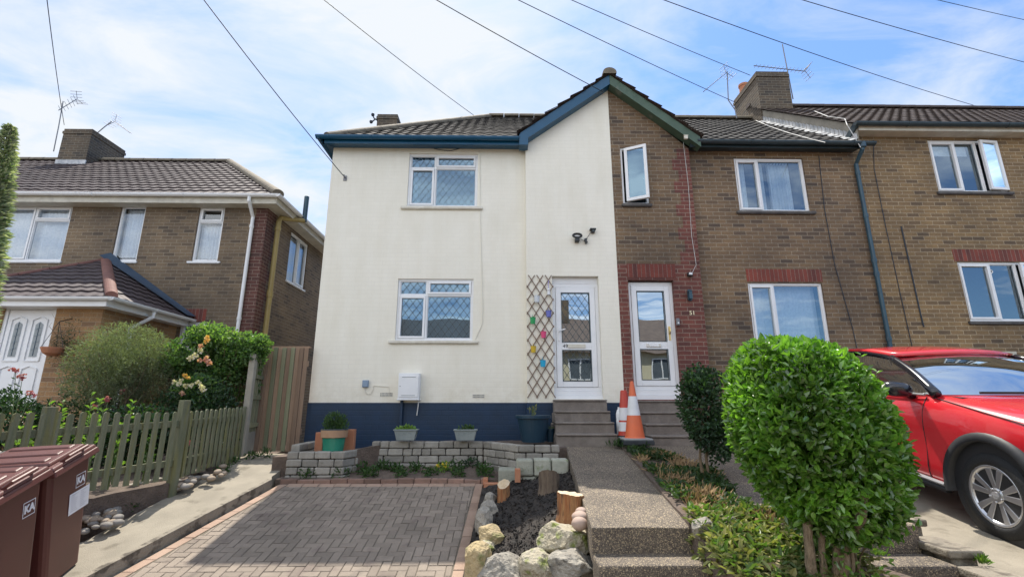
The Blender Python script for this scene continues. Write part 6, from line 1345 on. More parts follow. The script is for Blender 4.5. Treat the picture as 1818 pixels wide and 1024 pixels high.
# hanging basket on the porch wall with a bare trailing plant
c = W(95, 617, YPo - .18); t = thing('hanging_basket', 'brown wall basket with wiry trailing plant on the tan porch wall', 'hanging basket', c)
mb = MB(); mb.lathe(c - Vector((0, 0, .06)), [(0, -.075), (.06, -.07), (.12, -.03), (.155, .04), (.16, .06), (.14, .06), (.12, .03), (0, .02)], 20); mb.build('basket', m_terra, t)
mb = MB(); top = W(128, 560, YPo - .02)
for a in (0, 2.1, 4.2): mb.tube([c + Vector((.15 * math.cos(a), .15 * math.sin(a), .0)), Vector((c.x, c.y, c.z + .42))], .004, 4)
mb.tube([Vector((c.x, c.y, c.z + .42)), Vector((c.x + .03, YPo, c.z + .50))], .008, 5); mb.build('chain', m_black, t)
cc = W(118, 610, YPo - .12); mb = stems((c.x + .02, c.y, c.z), [tuple(W(px, py, YPo - .14)) for px, py in ((140, 565), (150, 590), (128, 575), (155, 620), (150, 650), (118, 665), (105, 640), (135, 640), (112, 580), (160, 605), (85, 560), (100, 570))], .005, .0015, bend=.55, seed=6); mb.build('twigs', m_stem, t)
mb = MB(); cloud(mb, (cc.x, cc.y, cc.z), (.30, .1, .40), 520, .03, .012, 51, shell=.6, lump=.4); mb.build('foliage', mL_dark, t)
# viper's bugloss spire leaning in at the left edge
b0, b1 = W(-70, 640, 4.2), W(18, 224, 4.2); t = thing('echium_spire', 'tall tapering fuzzy flower spire leaning in at the left edge of view', 'flower spire', (W(-120, 900, 4.2).x, 4.2, gzl(4.2)))
g = np.random.default_rng(12); n = 7000; f = g.random(n); ang = g.random(n) * 6.283; B0, B1 = np.array(b0), np.array(b1)
ax = B0 + (B1 - B0) * f[:, None]; rad = .105 * (1 - f) ** .45 + .012; P = ax + np.stack([np.cos(ang) * rad * .6, np.sin(ang) * rad * .6, np.zeros(n)], 1)
D = np.stack([np.cos(ang), np.sin(ang), .45 * np.ones(n)], 1) + g.normal(size=(n, 3)) * .25; V, F_ = leaf_arr(P, D, g.normal(size=(n, 3)) + [0, 0, 1], (rad * .85 + .012) * g.uniform(.4, 1.5, n), np.full(n, .014), curl=.2)
m_ech = leaf_mat('echium_floret', (0.16, 0.24, 0.12), (0.60, 0.60, 0.52), rough=.6, trans=.3, var=.25)
mb = MB(); mb.raw(V, F_); mb.build('florets', m_ech, t); mb = MB(); mb.tube([(W(-120, 900, 4.2).x, 4.2, gzl(4.2)), b0, b0.lerp(b1, .6), b1], [.04, .035, .02, .006], 8); mb.build('stem', m_gstem, t)
kk = 500; mb = MB(); f = g.random(kk) * .9; bx0 = np.array([W(-120, 900, 4.2).x, 4.2, gzl(4.2)]); P = bx0 + (B0 - bx0) * f[:, None]; ang = g.random(kk) * 6.28; D = np.stack([np.cos(ang), np.sin(ang), .3 * np.ones(kk)], 1); V, F_ = leaf_arr(P, D, np.tile([0, 0, 1.], (kk, 1)) + g.normal(size=(kk, 3)) * .1, np.full(kk, .22), np.full(kk, .035), curl=.3); mb.raw(V, F_); mb.build('leaves', mL_mid, t)

# bedding plants in front of the block wall
for (px, py, s, lab, lm) in ((547, 845, 1.0, 'lowest left bedding plant against the left block wall', mL_mid), (606, 842, 1.2, 'bedding plant at the foot of the angled blocks', mL_mid), (648, 830, 1.25, 'bushiest bedding plant in the left middle of the flower bed', mL_mid), (658, 843, 1.1, 'bedding plant in front of the bushiest one', mL_mid), (679, 820, 1.0, 'bedding plant close under the wall below the meter cabinet', mL_mid), (703, 826, .9, 'narrow upright bedding plant below the left trough', mL_mid), (712, 842, 1.1, 'bedding plant at the front middle of the flower bed', mL_mid), (738, 826, 1.05, 'bedding plant just right of the left trough', mL_mid), (764, 841, 1.05, 'bedding plant at the front below the yellow flowers', mL_mid), (786, 825, 1.0, 'bedding plant bearing small yellow flowers', mL_lime), (812, 823, 1.15, 'wide bedding plant below the right trough', mL_mid), (814, 842, 1.0, 'bedding plant at the front right below the right trough', mL_mid), (838, 815, 1.2, 'tallest bedding plant near the wall bend', mL_dark), (858, 830, 1.1, 'bedding plant below the wall bend', mL_mid), (862, 842, 1.1, 'rightmost bedding plant near the loose orange bricks', mL_mid)):
    Y = lerp(6.8, 7.22, (845 - py) / 32); c = Vector((W(px, py, Y).x, Y, bedz(0, Y))); t = thing('bedding_plant', lab, 'plant', c, 'bedding plants in the flower bed'); mb = MB(); cloud(mb, (c.x, c.y, c.z + .035), (.10 * s, .09 * s, .075 * s), 110, .055, .02, px, shell=.5, up=.6, clipz=c.z - .01); mb.build('leaves', lm, t)
    if py == 825 and px == 786:
        mb = MB()
        for q in range(7): bloom(mb, c + Vector((random.Random(q).uniform(-.09, .07), -.07, .06 + .02 * (q % 3))), .018, seed=q, n=9)
        mb.build('yellow_bloom', m_yel, t)

# ================================================================== the right-hand garden: clipped bush, small privet, rough ground cover
def priv_shape(Q):
    Q = Q.copy(); m_ = np.abs(Q) ** 2.7; nn = (m_.sum(1)) ** (1 / 2.7); l2 = np.linalg.norm(Q, axis=1); Q *= (l2 / (nn + 1e-9))[:, None]
    z = np.clip(-Q[:, 2], 0, 1); neg = Q[:, 0] < 0; Q[:, 0] = np.where(neg, Q[:, 0] * (1 - .50 * z ** 1.2), Q[:, 0] * (1 - .16 * z ** 2)); Q[:, 1] *= 1 - .3 * z
    zp = np.clip(Q[:, 2], 0, 1); Q[:, 0] *= 1 - .10 * zp ** 2; Q[:, 0] -= .22 * Q[:, 2]; return Q
HY = 3.25; hc = W(1446, 772, HY); hl, hr, htp, hbt = W(1283, 740, HY), W(1612, 800, HY), W(1446, 605, HY), W(1500, 962, HY)
hr3 = ((hr.x - hl.x) / 2 * .70, .44, (htp.z - hbt.z) / 2 * .97); hcc = ((hl.x + hr.x) / 2 - .055, HY, (htp.z + hbt.z) / 2 - .02)
hb_ = Vector((W(1468, 1010, HY).x, HY, .40))
t = thing('clipped_bush', 'big clipped privet bush with glossy bright green leaves on bare trunks', 'bush', hb_)
mb = MB(); cloud(mb, hcc, hr3, 12500, .056, .029, 61, shell=.10, lump=.12, out=.7, up=.5, jit=.8, shape=priv_shape); cloud(mb, hcc, tuple(np.array(hr3) * .84), 6000, .056, .029, 62, shell=.33, lump=.1, jit=.8, shape=priv_shape); 
# a few shoots standing above the clipped outline
g = np.random.default_rng(5)
for k in range(46):
    u = unit(1, g)[0]; u[2] = abs(u[2]) * .8 + .1; p0 = np.array(hcc) + priv_shape(u[None])[0] * np.array(hr3) * .96; m_ = 7; f = np.linspace(.2, 1, m_); ln = g.uniform(.05, .13); d0 = u * .5 + np.array([0, 0, .7]); P = p0 + d0 * ln * f[:, None]; a = np.arange(m_) * 2.4; D = np.stack([np.cos(a), np.sin(a), .7 * np.ones(m_)], 1); V, F_ = leaf_arr(P, D, np.tile([0, 0, 1.], (m_, 1)) + g.normal(size=(m_, 3)) * .3, np.full(m_, .045), np.full(m_, .02)); mb.raw(V, F_)
cloud(mb, (hb_.x + .05, HY - .08, .62), (.22, .12, .22), 140, .045, .022, 65, shell=.6, lump=.5); cloud(mb, (hb_.x + .22, HY - .15, .85), (.2, .16, .2), 420, .05, .026, 66, shell=.5, lump=.5); mb.build('foliage', mL_priv, t)
mb = MB(); tr_ = []
for (px, py0, px2, py2, r_) in ((1447, 1080, 1432, 930, .030), (1462, 1080, 1458, 940, .021), (1486, 1080, 1505, 890, .036), (1474, 1080, 1490, 940, .022), (1505, 1050, 1512, 980, .012)):
    a = Vector((W(px, 1020, HY - .08).x, HY - .05, .36)); b_ = W(px2, py2, HY - .1); b3 = Vector(hcc).lerp(b_, .45); gj = random.Random(px); pth = [a.lerp(b_, q / 6) + Vector((gj.uniform(-1, 1), gj.uniform(-1, 1), 0)) * (.011 if q else 0) for q in range(7)] + [b_.lerp(b3, .5), b3]; mb.tube(pth, [r_ * f * gj.uniform(.88, 1.14) for f in (1.45, 1.15, 1.05, 1.0, .98, .95, .9, .7, .5)], 12)
b_ = W(1535, 870, HY - .35); mb.tube([W(1505, 960, HY - .1), W(1528, 920, HY - .3), b_], [.03, .028, .022], 8)
mb.build('trunk', Mt('privet_bark', (0.17, 0.125, 0.08), (0.29, 0.225, 0.15), scale=14, rough=.95, bump=1.0, bscale=45, stretch=(3, 3, .8), c3=(0.09, 0.085, 0.05), s3=16, a3=.58), t, smooth=True)
stems((hb_.x + .12, HY - .05, .42), [(hb_.x + .16, HY - .1, .78), (hb_.x + .24, HY - .12, .74), (hb_.x - .1, HY - .1, .8)], .007, .003, seed=4, n=5, bend=.3).build('suckers', m_stem, t)
g2 = np.random.default_rng(8); tips = []
for k in range(40): u = unit(1, g2)[0]; tips.append(tuple(np.array(hcc) + priv_shape(u[None])[0] * np.array(hr3) * .8))
stems((hb_.x, HY, hcc[2] - .3), tips, .012, .003, seed=9, n=5).build('branches', m_stem, t)
PY = 5.15; pc = W(1252, 738, PY); pb_ = Vector((W(1253, 850, PY).x, PY, stripz(1.8, PY)))
t = thing('privet_shrub', 'small dark privet shrub on two thin stems in front of the brick house steps', 'shrub', pb_)
mb = MB(); cloud(mb, (pc.x, PY, pc.z + .02), (.25, .24, .44), 3000, .047, .025, 71, shell=.35, lump=.45); cloud(mb, (pc.x + .13, PY, pc.z - .28), (.17, .15, .22), 700, .047, .025, 72, shell=.5, lump=.5); cloud(mb, (pc.x - .06, PY, pc.z + .30), (.20, .18, .2), 700, .047, .025, 73, shell=.5, lump=.5); mb.build('foliage', mL_dark, t)
mb = MB(); mb.tube([pb_ + Vector((-.03, 0, -.03)), pb_ + Vector((-.04, 0, .2)), (pc.x - .03, PY, pc.z)], [.016, .014, .008], 7); mb.tube([pb_ + Vector((.03, 0, -.03)), pb_ + Vector((.025, 0, .2)), (pc.x + .05, PY, pc.z)], [.017, .015, .008], 7); mb.build('trunk', m_stem, t)
stems((pc.x, PY, pc.z - .25), [(pc.x + .2 * math.cos(a), PY + .15 * math.sin(a * 2), pc.z + .2 * math.sin(a)) for a in range(9)], .006, .002, seed=3, n=4).build('branches', m_stem, t)
def edge5(v): return lerp(L5[2][0], L5[1][0], (v - 3.85) / (L5[1][1] - 3.85)) if v < L5[1][1] else lerp(L5[1][0], 1.85, (v - L5[1][1]) / (7.0 - L5[1][1]))
def onstrip(g, n, x0, x1, y0, y1, left=True):
    y = g.uniform(y0, y1, n); x = np.array([lerp(PRX(max(v, PFY)) + .03, edge5(max(v, 3.85)) - .03, r_) for v, r_ in zip(y, g.random(n))]); z = np.array([stripz(a, b_) for a, b_ in zip(x, y)]); return np.stack([x, y, z], 1)
g = np.random.default_rng(31); n = 4200; P = onstrip(g, n, 0, 0, 3.95, 6.95); dens = np.array([noise.noise(Vector((p[0] * 2.2, p[1] * 2.2, 3))) for p in P]); P = P[dens > -.12]; n = len(P); P[:, 2] += g.random(n) * .05
D = np.stack([g.normal(size=n), g.normal(size=n), .5 + .5 * g.random(n)], 1); V, F_ = leaf_arr(P, D, np.tile([0, 0, 1.], (n, 1)) + g.normal(size=(n, 3)) * .35, g.uniform(.03, .075, n), g.uniform(.014, .034, n)); mb = MB(); mb.raw(V, F_); kind(mb.build('ground_cover', leaf_mat('weed_leaf', (0.025, 0.06, 0.025), (0.07, 0.12, 0.04), rough=.5), ), 'stuff')
n = 3000; P = onstrip(g, n, 0, 0, 3.9, 6.8); dens = np.array([noise.noise(Vector((p[0] * 2.6 + 7, p[1] * 2.6, 8))) for p in P]); P = P[dens > .05]; n = len(P); D = np.stack([g.normal(size=n) * .7, g.normal(size=n) * .7, .3 + g.random(n)], 1); V, F_ = leaf_arr(P, D, np.tile([0, 1., .3], (n, 1)) + g.normal(size=(n, 3)) * .3, g.uniform(.05, .13, n), np.full(n, .006)); mb = MB(); mb.raw(V, F_); kind(mb.build('dry_grass', mL_dry), 'stuff')
n = 1900; y = g.uniform(3.15, 3.95, n); x = g.uniform(PRX(PFY) + .0, 2.35, n); z = np.array([stripz(a, b_) for a, b_ in zip(x, y)]) + g.random(n) * .09; P = np.stack([x, y, z], 1); D = np.stack([g.normal(size=n), g.normal(size=n), .3 + .4 * g.random(n)], 1); V, F_ = leaf_arr(P, D, np.tile([0, 0, 1.], (n, 1)) + g.normal(size=(n, 3)) * .4, g.uniform(.03, .09, n), g.uniform(.012, .04, n)); mb = MB(); mb.raw(V, F_); cloud(mb, (PRX(PFY) + .10, 3.62, stripz(2, 3.6) - .08), (.10, .42, .16), 500, .075, .03, 91, shell=.5); kind(mb.build('wilted_cuttings', mL_wilt), 'stuff')
n = 420; P = np.stack([g.uniform(PRX(PFY) + .01, 2.1, n), g.uniform(3.15, 4.0, n), np.zeros(n)], 1); P[:, 2] = [stripz(a, b_) + .06 for a, b_ in P[:, :2]]; D = np.stack([g.normal(size=n), g.normal(size=n), .6 + .5 * g.random(n)], 1); V, F_ = leaf_arr(P, D, np.tile([0, 0, 1.], (n, 1)) + g.normal(size=(n, 3)) * .3, g.uniform(.05, .1, n), g.uniform(.02, .04, n)); mb = MB(); mb.raw(V, F_); kind(mb.build('green_cuttings', leaf_mat('fresh_cutting', (0.07, 0.14, 0.035), (0.16, 0.24, 0.07), rough=.45)), 'stuff')
for i, (px, py, w_, h_, lab) in enumerate(((1253, 968, 40, 34, 'pale stone among cuttings at the corner of the front path step'), (1300, 962, 26, 20, 'smaller pale flat stone among the wilted cuttings'), (1372, 1000, 60, 22, 'tan broken brick lying in the wilted cuttings'))):
    c = GP(px, py, stripz(1.8, 3.9) - PB * 3.9 * 0 - .12 - .3 * 0, 0); k = (c - CAM).length / FPX; tag(rock('rock', (c.x, c.y, stripz(c.x, c.y) + .05), (w_ * k / 2, w_ * k / 2.4, h_ * k / 2), 70 + i, m_rockw if i < 2 else m_rocky, True, sub=4), lab, 'rock')
def tuft(label, c, n, L, lm, seed, w_=.006, sp=.06):
    t = thing('grass_tuft', label, 'grass tuft', c, 'grass tufts by the paths'); g = np.random.default_rng(seed); P = np.array(c) + np.stack([g.normal(size=n) * sp, g.normal(size=n) * sp * .8, np.zeros(n)], 1); D = np.stack([g.normal(size=n) * .45, g.normal(size=n) * .45, np.ones(n)], 1); V, F_ = leaf_arr(P, D, np.tile([0, 1., .2], (n, 1)) + g.normal(size=(n, 3)) * .3, g.uniform(.6, 1.2, n) * L, np.full(n, w_), curl=.3); mb = MB(); mb.raw(V, F_); mb.build('blades', lm, t)
for (px, py, lab, lm, L) in ((1103, 793, 'green grass tuft at the foot of the orange cone', mL_mid, .12), (1125, 803, 'green grass tuft between the cone and the ground cover', mL_mid, .10), (1168, 812, 'dry tan tuft at the top of the strip garden', mL_dry, .1), (1208, 862, 'dry tan tuft below the small privet stems', mL_dry, .1), (1248, 890, 'larger dry tan tuft in the middle of the strip garden', mL_dry, .13), (1345, 928, 'dry tan tuft beside the neighbour path edge', mL_dry, .12)):
    c = GP(px, py, PA + .02, PB); tuft(lab, (c.x, c.y, c.z), 110, L, lm, px)
for (px, py, lab, L) in ((1745, 1000, 'thin green weed growing from the coping by the red car', .07), (1560, 985, 'small green weed at the foot of the low stepped wall', .05)):
    c = GP(px, py, CA + .05, CB); tuft(lab, (c.x, c.y, c.z), 40, L, mL_lime, px, sp=.02)
mb = MB(); g = np.random.default_rng(77)
for (px, py, a_, b_) in ((445, 812, SA, SB), (412, 822, SA, SB), (395, 838, SA, SB), (310, 868, SA, SB), (275, 885, SA, SB), (228, 905, SA, SB), (470, 808, SA, SB)):
    c = GP(px, py, a_, b_); cloud(mb, (c.x, c.y, c.z + .03), (.09, .07, .06), 70, .05, .018, px, shell=.5, up=.6)
kind(mb.build('weeds', mL_mid), 'stuff')

# ================================================================== red car on the hardstanding
def cmat(name, c, rough=.22, coat=1.0, metallic=0.0, spec=.5):
    m, t, p, o = base_mat(name); p.inputs['Base Color'].default_value = c4(c); p.inputs['Roughness'].default_value = rough; p.inputs['Coat Weight'].default_value = coat; p.inputs['Coat Roughness'].default_value = .03; p.inputs['Metallic'].default_value = metallic; p.inputs['Specular IOR Level'].default_value = spec; return m
m_car = cmat('red_car_paint', (0.62, 0.018, 0.028), rough=.26); m_carblk = cmat('black_gloss_trim', (0.008, 0.010, 0.016), rough=.25, coat=.5); m_trim = Mt('black_arch_plastic', (0.016, 0.018, 0.022), (0.022, 0.024, 0.028), scale=30, rough=.55)
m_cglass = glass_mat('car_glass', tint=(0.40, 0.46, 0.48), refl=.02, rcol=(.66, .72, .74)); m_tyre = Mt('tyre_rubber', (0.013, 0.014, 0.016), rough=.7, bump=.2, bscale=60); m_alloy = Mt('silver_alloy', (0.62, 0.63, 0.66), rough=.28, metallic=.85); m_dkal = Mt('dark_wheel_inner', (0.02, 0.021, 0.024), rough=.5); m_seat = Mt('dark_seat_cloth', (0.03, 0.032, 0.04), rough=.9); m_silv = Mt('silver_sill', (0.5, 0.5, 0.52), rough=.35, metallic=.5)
wc = W(1757, 884, 4.12); car_yaw = R(-5)
CF = Vector((-math.sin(-car_yaw) * 1, -math.cos(car_yaw), 0)); CF = Vector((math.sin(car_yaw), -math.cos(car_yaw), 0)); CFs = Vector((CF.x, CF.y, CB * CF.y)).normalized()   # forward, down the slope
CR = Vector((CF.y, -CF.x, 0)).normalized()                                             # the car's right-hand side (towards -X)
if CR.x > 0: CR = -CR
CU = CR.cross(CFs) ; CU = CU if CU.z > 0 else -CU; CU.normalize()
AX, RWH, HW = 0.84, .335, .90                                                         # front axle back from nose, wheel radius, half width
gp = Vector((wc.x, wc.y, CA + CB * wc.y))                                             # ground under the front wheel face
CO = gp - CR * (HW - .015) + CFs * AX                                                    # nose, ground, centreline
def cp(x, y, z): return CO - CFs * x + CR * y + CU * z                                # x back from nose, y to the right-hand side, z up
ct = thing('car', 'red crossover car with black wheel arches parked nose forward on the right', 'car', CO - CFs * 2)
xs_ = [0, .06, .22, .5, .85, 1.2, 1.5, 1.75, 2.3, 2.9, 3.5, 3.95, 4.15, 4.21]
zt_ = [.60, .84, .95, 1.0, 1.035, 1.065, 1.085, 1.06, 1.05, 1.07, 1.10, 1.12, 1.02, .75]
hw_ = [.52, .70, .82, .875, .90, .90, .895, .89, .89, .89, .885, .85, .78, .6]
zb_ = [.34, .25, .20, .19, .19, .20, .20, .20, .20, .20, .20, .22, .28, .4]
mb = MB(); rings = []
for x, zt, hw, zb in zip(xs_, zt_, hw_, zb_):
    H = zt - zb; half = [(0, zb), (.8 * hw, zb), (.955 * hw, zb + .06 * H), (.985 * hw, zb + .22 * H), (.975 * hw, zb + .42 * H), (1.0 * hw, zb + .66 * H), (.995 * hw, zb + .80 * H), (.955 * hw, zb + .93 * H), (.86 * hw, zt - .004), (.5 * hw, zt + .022), (0, zt + .03)]
    ring = half + [(-a, b_) for a, b_ in half[-2:0:-1]]; rings.append(ring); mb.v += [tuple(cp(x, a, b_)) for a, b_ in ring]
n = len(rings[0])
for i in range(len(xs_) - 1):
    for j in range(n): mb.f.append((i*n + j, i*n + (j+1) % n, i*n + n + (j+1) % n, i*n + n + j)); mb.m.append(0)
mb.f.append(tuple(range(n))); mb.m.append(0); mb.f.append(tuple(len(mb.v) - n + j for j in range(n))[::-1]); mb.m.append(0)
bo = mb.build('body', m_car, ct, smooth=True)
sbm = bo.modifiers.new('sub', 'SUBSURF'); sbm.levels = 2; sbm.render_levels = 2
cutters = []
for ax in (AX, AX + 2.62):
    for s in (-1, 1):
        cm = MB(); M3 = Matrix((CFs, CU, CR * s)).transposed(); cm.lathe(cp(ax, s * .52, RWH + .02), [(0, 0), (.40, 0), (.40, .7), (0, .7)], 40, M3=M3); co = cm.build('cutter', m_trim); cutters.append(co)
bpy.context.view_layer.update()
for co in cutters: b_ = bo.modifiers.new('cut', 'BOOLEAN'); b_.operation = 'DIFFERENCE'; b_.object = co; b_.solver = 'EXACT'
bpy.context.view_layer.update(); dg = bpy.context.evaluated_depsgraph_get(); me2 = bpy.data.meshes.new_from_object(bo.evaluated_get(dg)); bo.modifiers.clear(); bo.data = me2
for co in cutters: bpy.data.objects.remove(co)
for p in me2.polygons: p.use_smooth = True
try: me2.set_sharp_from_angle(angle=R(35))
except Exception: pass
def sp_(x, z, off=.004):                                                               # a point on the right flank
    i = max(k for k in range(len(xs_) - 1) if xs_[k] <= x + 1e-6); f = (x - xs_[i]) / (xs_[i+1] - xs_[i]); hw = lerp(hw_[i], hw_[i+1], f); zt = lerp(zt_[i], zt_[i+1], f); zb = lerp(zb_[i], zb_[i+1], f); q = (z - zb) / (zt - zb)
    tab = [(0, .9), (.06, .95), (.22, .98), (.42, .972), (.66, .993), (.80, .985), (.93, .945), (1, .86)]
    for (a, wa_), (b_, wb__) in zip(tab, tab[1:]):
        if a <= q <= b_: return cp(x, lerp(wa_, wb__, (q - a) / (b_ - a)) * hw + off, z)
    return cp(x, .9 * hw + off, z)
for s in (-1, 1):
    for ax in (AX, AX + 2.62):
        mb = MB(); n = 26; A0, A1 = R(-14), R(194)
        for i in range(n + 1):
            an = lerp(A0, A1, i / n)
            for (rd, y) in ((.395, HW - .10), (.395, HW + .008), (.41, HW + .016), (.465, HW + .006), (.475, HW - .03)): mb.v.append(tuple(cp(ax - math.cos(an) * rd, s * y, RWH + .02 + math.sin(an) * rd)))
        for i in range(n):
            for j in range(4): q = i * 5 + j; mb.f.append((q, q + 1, q + 6, q + 5)); mb.m.append(0)
        mb.build('wheel_arch', m_trim, ct, smooth=True)
        mb = MB(); M3 = Matrix((CFs, CU, CR * s)).transposed(); mb.lathe(cp(ax, s * .50, RWH + .02), [(.0, 0), (.398, 0), (.398, .36)], 32, M3=M3); mb.build('arch_liner', m_dkal, ct)
        # wheel: tyre, rim, five pairs of spokes, cap
        c0 = cp(ax, s * (HW - .235), RWH); mb = MB(); mb.lathe(c0, [(.215, .0), (.31, .0), (RWH - .004, .03), (RWH, .07), (RWH, .15), (RWH - .006, .18), (.315, .212), (.262, .222), (.232, .215), (.228, .19)], 56, M3=M3); wh_ = mb.build('wheel', m_tyre, ct, smooth=True)
        mb = MB(); mb.lathe(c0, [(.214, .02), (.214, .19), (.236, .214), (.228, .218), (.206, .20), (.200, .13)], 48, M3=M3); mb.build('rim', m_alloy, wh_, smooth=True)
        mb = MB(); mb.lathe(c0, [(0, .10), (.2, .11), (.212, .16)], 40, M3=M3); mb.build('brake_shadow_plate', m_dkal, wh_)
        mb = MB(); X_, Y_, Z_ = CFs, CU, CR * s
        for k in range(5):
            for dlt in (-.20, .20):
                a0 = 2 * math.pi * k / 5 + .3; a1 = a0 + dlt * 1.25; ai = a0 + dlt * .9
                P0 = c0 + (X_ * math.cos(ai) + Y_ * math.sin(ai)) * .045 + Z_ * .196; P1 = c0 + (X_ * math.cos(a1) + Y_ * math.sin(a1)) * .212 + Z_ * .205
                d = (P1 - P0).normalized(); tn = Z_.cross(d).normalized(); w0, w1 = .016, .027; q = [P0 - tn * w0, P0 + tn * w0, P1 + tn * w1, P1 - tn * w1]; bk = [p - Z_ * .045 for p in q]; mb.add(q + bk, [(0, 1, 2, 3), (0, 4, 5, 1), (1, 5, 6, 2), (2, 6, 7, 3), (3, 7, 4, 0)])
        mb.lathe(c0, [(.062, .15), (.062, .196), (.05, .204), (0, .206)], 24, M3=M3)
        for k in range(5): a0 = 2 * math.pi * (k + .5) / 5 + .3; mb.lathe(c0 + (X_ * math.cos(a0) + Y_ * math.sin(a0)) * .052, [(.009, .17), (.009, .21), (0, .212)], 8, M3=M3)
        sp = mb.build('spokes', m_alloy, wh_, bevel=.004)
        mb = MB(); mb.lathe(c0, [(.026, .205), (.030, .209), (.026, .2095)], 24, M3=M3); mb.bar(c0 + Z_ * .209 - X_ * .03, c0 + Z_ * .209 + X_ * .03, .003, .011, up=CU); mb.build('cap_emblem', m_silv, wh_)
# glasshouse
def gpt(x, y, z): return cp(x, y, z)
BL = [(1.42, .80, 1.07), (1.75, .845, 1.055), (2.3, .85, 1.05), (2.9, .85, 1.07), (3.5, .83, 1.11), (3.95, .76, 1.16)]      # belt line
RL = [(2.22, .615, 1.38), (2.3, .62, 1.395), (2.6, .635, 1.425), (3.0, .635, 1.425), (3.5, .615, 1.375), (3.8, .58, 1.31)]   # roof rail
WB = [(1.10, 0), (1.13, .3), (1.22, .58), (1.42, .80)]                                                                         # windscreen foot (x, y)
mb = MB(); m_ = 8
for i in range(m_ + 1):
    f = i / m_; y0 = lerp(-1, 1, f); ay = abs(y0); xb = 1.13 + .29 * ay ** 2.4; yb_2 = y0 * .80; zb2 = 1.10 - .03 * ay ** 2; xt = 2.02 + .18 * ay ** 2.4; yt = y0 * .615; ztp = 1.425 - .045 * ay ** 2
    for k in range(7): q = k / 6; bulge = .035 * math.sin(math.pi * q); mb.v.append(tuple(cp(lerp(xb, xt, q) - bulge * .6, lerp(yb_2, yt, q), lerp(zb2, ztp, q) + bulge)))
for i in range(m_):
    for k in range(6): q = i * 7 + k; mb.f.append((q, q + 7, q + 8, q + 1)); mb.m.append(0)
mb.build('windscreen', m_cglass, ct, smooth=True)
for s in (-1, 1):
    mb = MB()
    for (a, b_) in zip(BL, RL):
        for k in range(5): q = k / 4; bl = .03 * math.sin(math.pi * q); mb.v.append(tuple(cp(lerp(a[0], b_[0], q), s * (lerp(a[1], b_[1], q) + bl), lerp(a[2], b_[2], q))))
    for i in range(len(BL) - 1):
        for k in range(4): q = i * 5 + k; mb.f.append((q, q + 5, q + 6, q + 1) if s > 0 else (q, q + 1, q + 6, q + 5)); mb.m.append(0)
    mb.build('side_window', m_cglass, ct, smooth=True)
    mb = MB(); ap = [cp(lerp(1.40, 2.20, q) - .02 * math.sin(math.pi * q), s * (lerp(.805, .625, q) + .012 + .012 * math.sin(math.pi * q)), lerp(1.075, 1.385, q) + .03 * math.sin(math.pi * q)) for q in np.linspace(0, 1, 9)]
    mb.tube(ap, [.045, .042, .04, .038, .036, .034, .034, .034, .036], 8); mb.build('windscreen_pillar', m_carblk, ct, smooth=True)
    mb = MB(); bp = [cp(x, s * (y + .03), lerp(1.06, 1.41, q)) for x, y, q in ((2.72, .85, 0), (2.80, .78, .4), (2.86, .69, .8), (2.9, .64, 1))]; mb.tube(bp, .04, 6); mb.build('door_pillar', m_carblk, ct, smooth=True)
    mb = MB(); mb.tube([cp(a, s * (y + .012), z - .005) for a, y, z in [(1.50, .835, 1.068)] + BL[1:]], .011, 6); mb.build('belt_trim', m_silv, ct)
    mb = MB(); mb.tube([cp(x + .0, s * (y + .018), z + .008) for x, y, z in RL], .016, 6); mb.build('roof_rail', m_carblk, ct)
mb = MB(); st = [(2.00, .545), (2.2, .575), (2.6, .60), (3.0, .60), (3.5, .555), (3.82, .485)]
for (x, z), (rx, ry, rz) in zip([(2.02, 1.425), (2.2, 1.45), (2.6, 1.475), (3.0, 1.472), (3.5, 1.42), (3.82, 1.345)], RL):
    for j in range(11): y0 = lerp(-1, 1, j / 10); ay = abs(y0); mb.v.append(tuple(cp(x + (rx - x) * ay ** 2.4, y0 * (ry + .012), lerp(z, rz + .012, ay ** 2.2))))
for i in range(5):
    for j in range(10): q = i * 11 + j; mb.f.append((q, q + 1, q + 12, q + 11)); mb.m.append(0)
ro = mb.build('roof', m_car, ct, smooth=True); sd_ = ro.modifiers.new('solid', 'SOLIDIFY'); sd_.thickness = .03; sd_.offset = -1
mb = MB(); mb.add([cp(3.82, -.58, 1.33), cp(3.82, .58, 1.33), cp(4.12, .72, 1.1), cp(4.12, -.72, 1.1)], [(0, 1, 2, 3)]); mb.build('rear_window', m_cglass, ct)
mb = MB(); mb.add([cp(1.2, -.82, .98), cp(1.2, .82, .98), cp(4.0, .8, .98), cp(4.0, -.8, .98)], [(0, 1, 2, 3)]); mb.obox(cp(1.42, 0, 1.03), CFs * .2, CR * .74, CU * .035); mb.build('interior', m_seat, ct)
for s in (-1, 1):
    mb = MB(); mb.obox(cp(2.55, s * .36, .96), CFs * .07, CR * .22, CU * .32); mb.obox(cp(2.57, s * .36, 1.34), CFs * .05, CR * .13, CU * .08); mb.build('seat', m_seat, ct, bevel=.04)
mb = MB(); sw = cp(1.85, .36, 1.05); mb.tube([sw + CR * .18 * math.cos(a) + (CU * .9 + CFs * .4).normalized() * .18 * math.sin(a) for a in np.linspace(0, 6.283, 25)], .014, 6); mb.build('steering_wheel', m_black, ct)
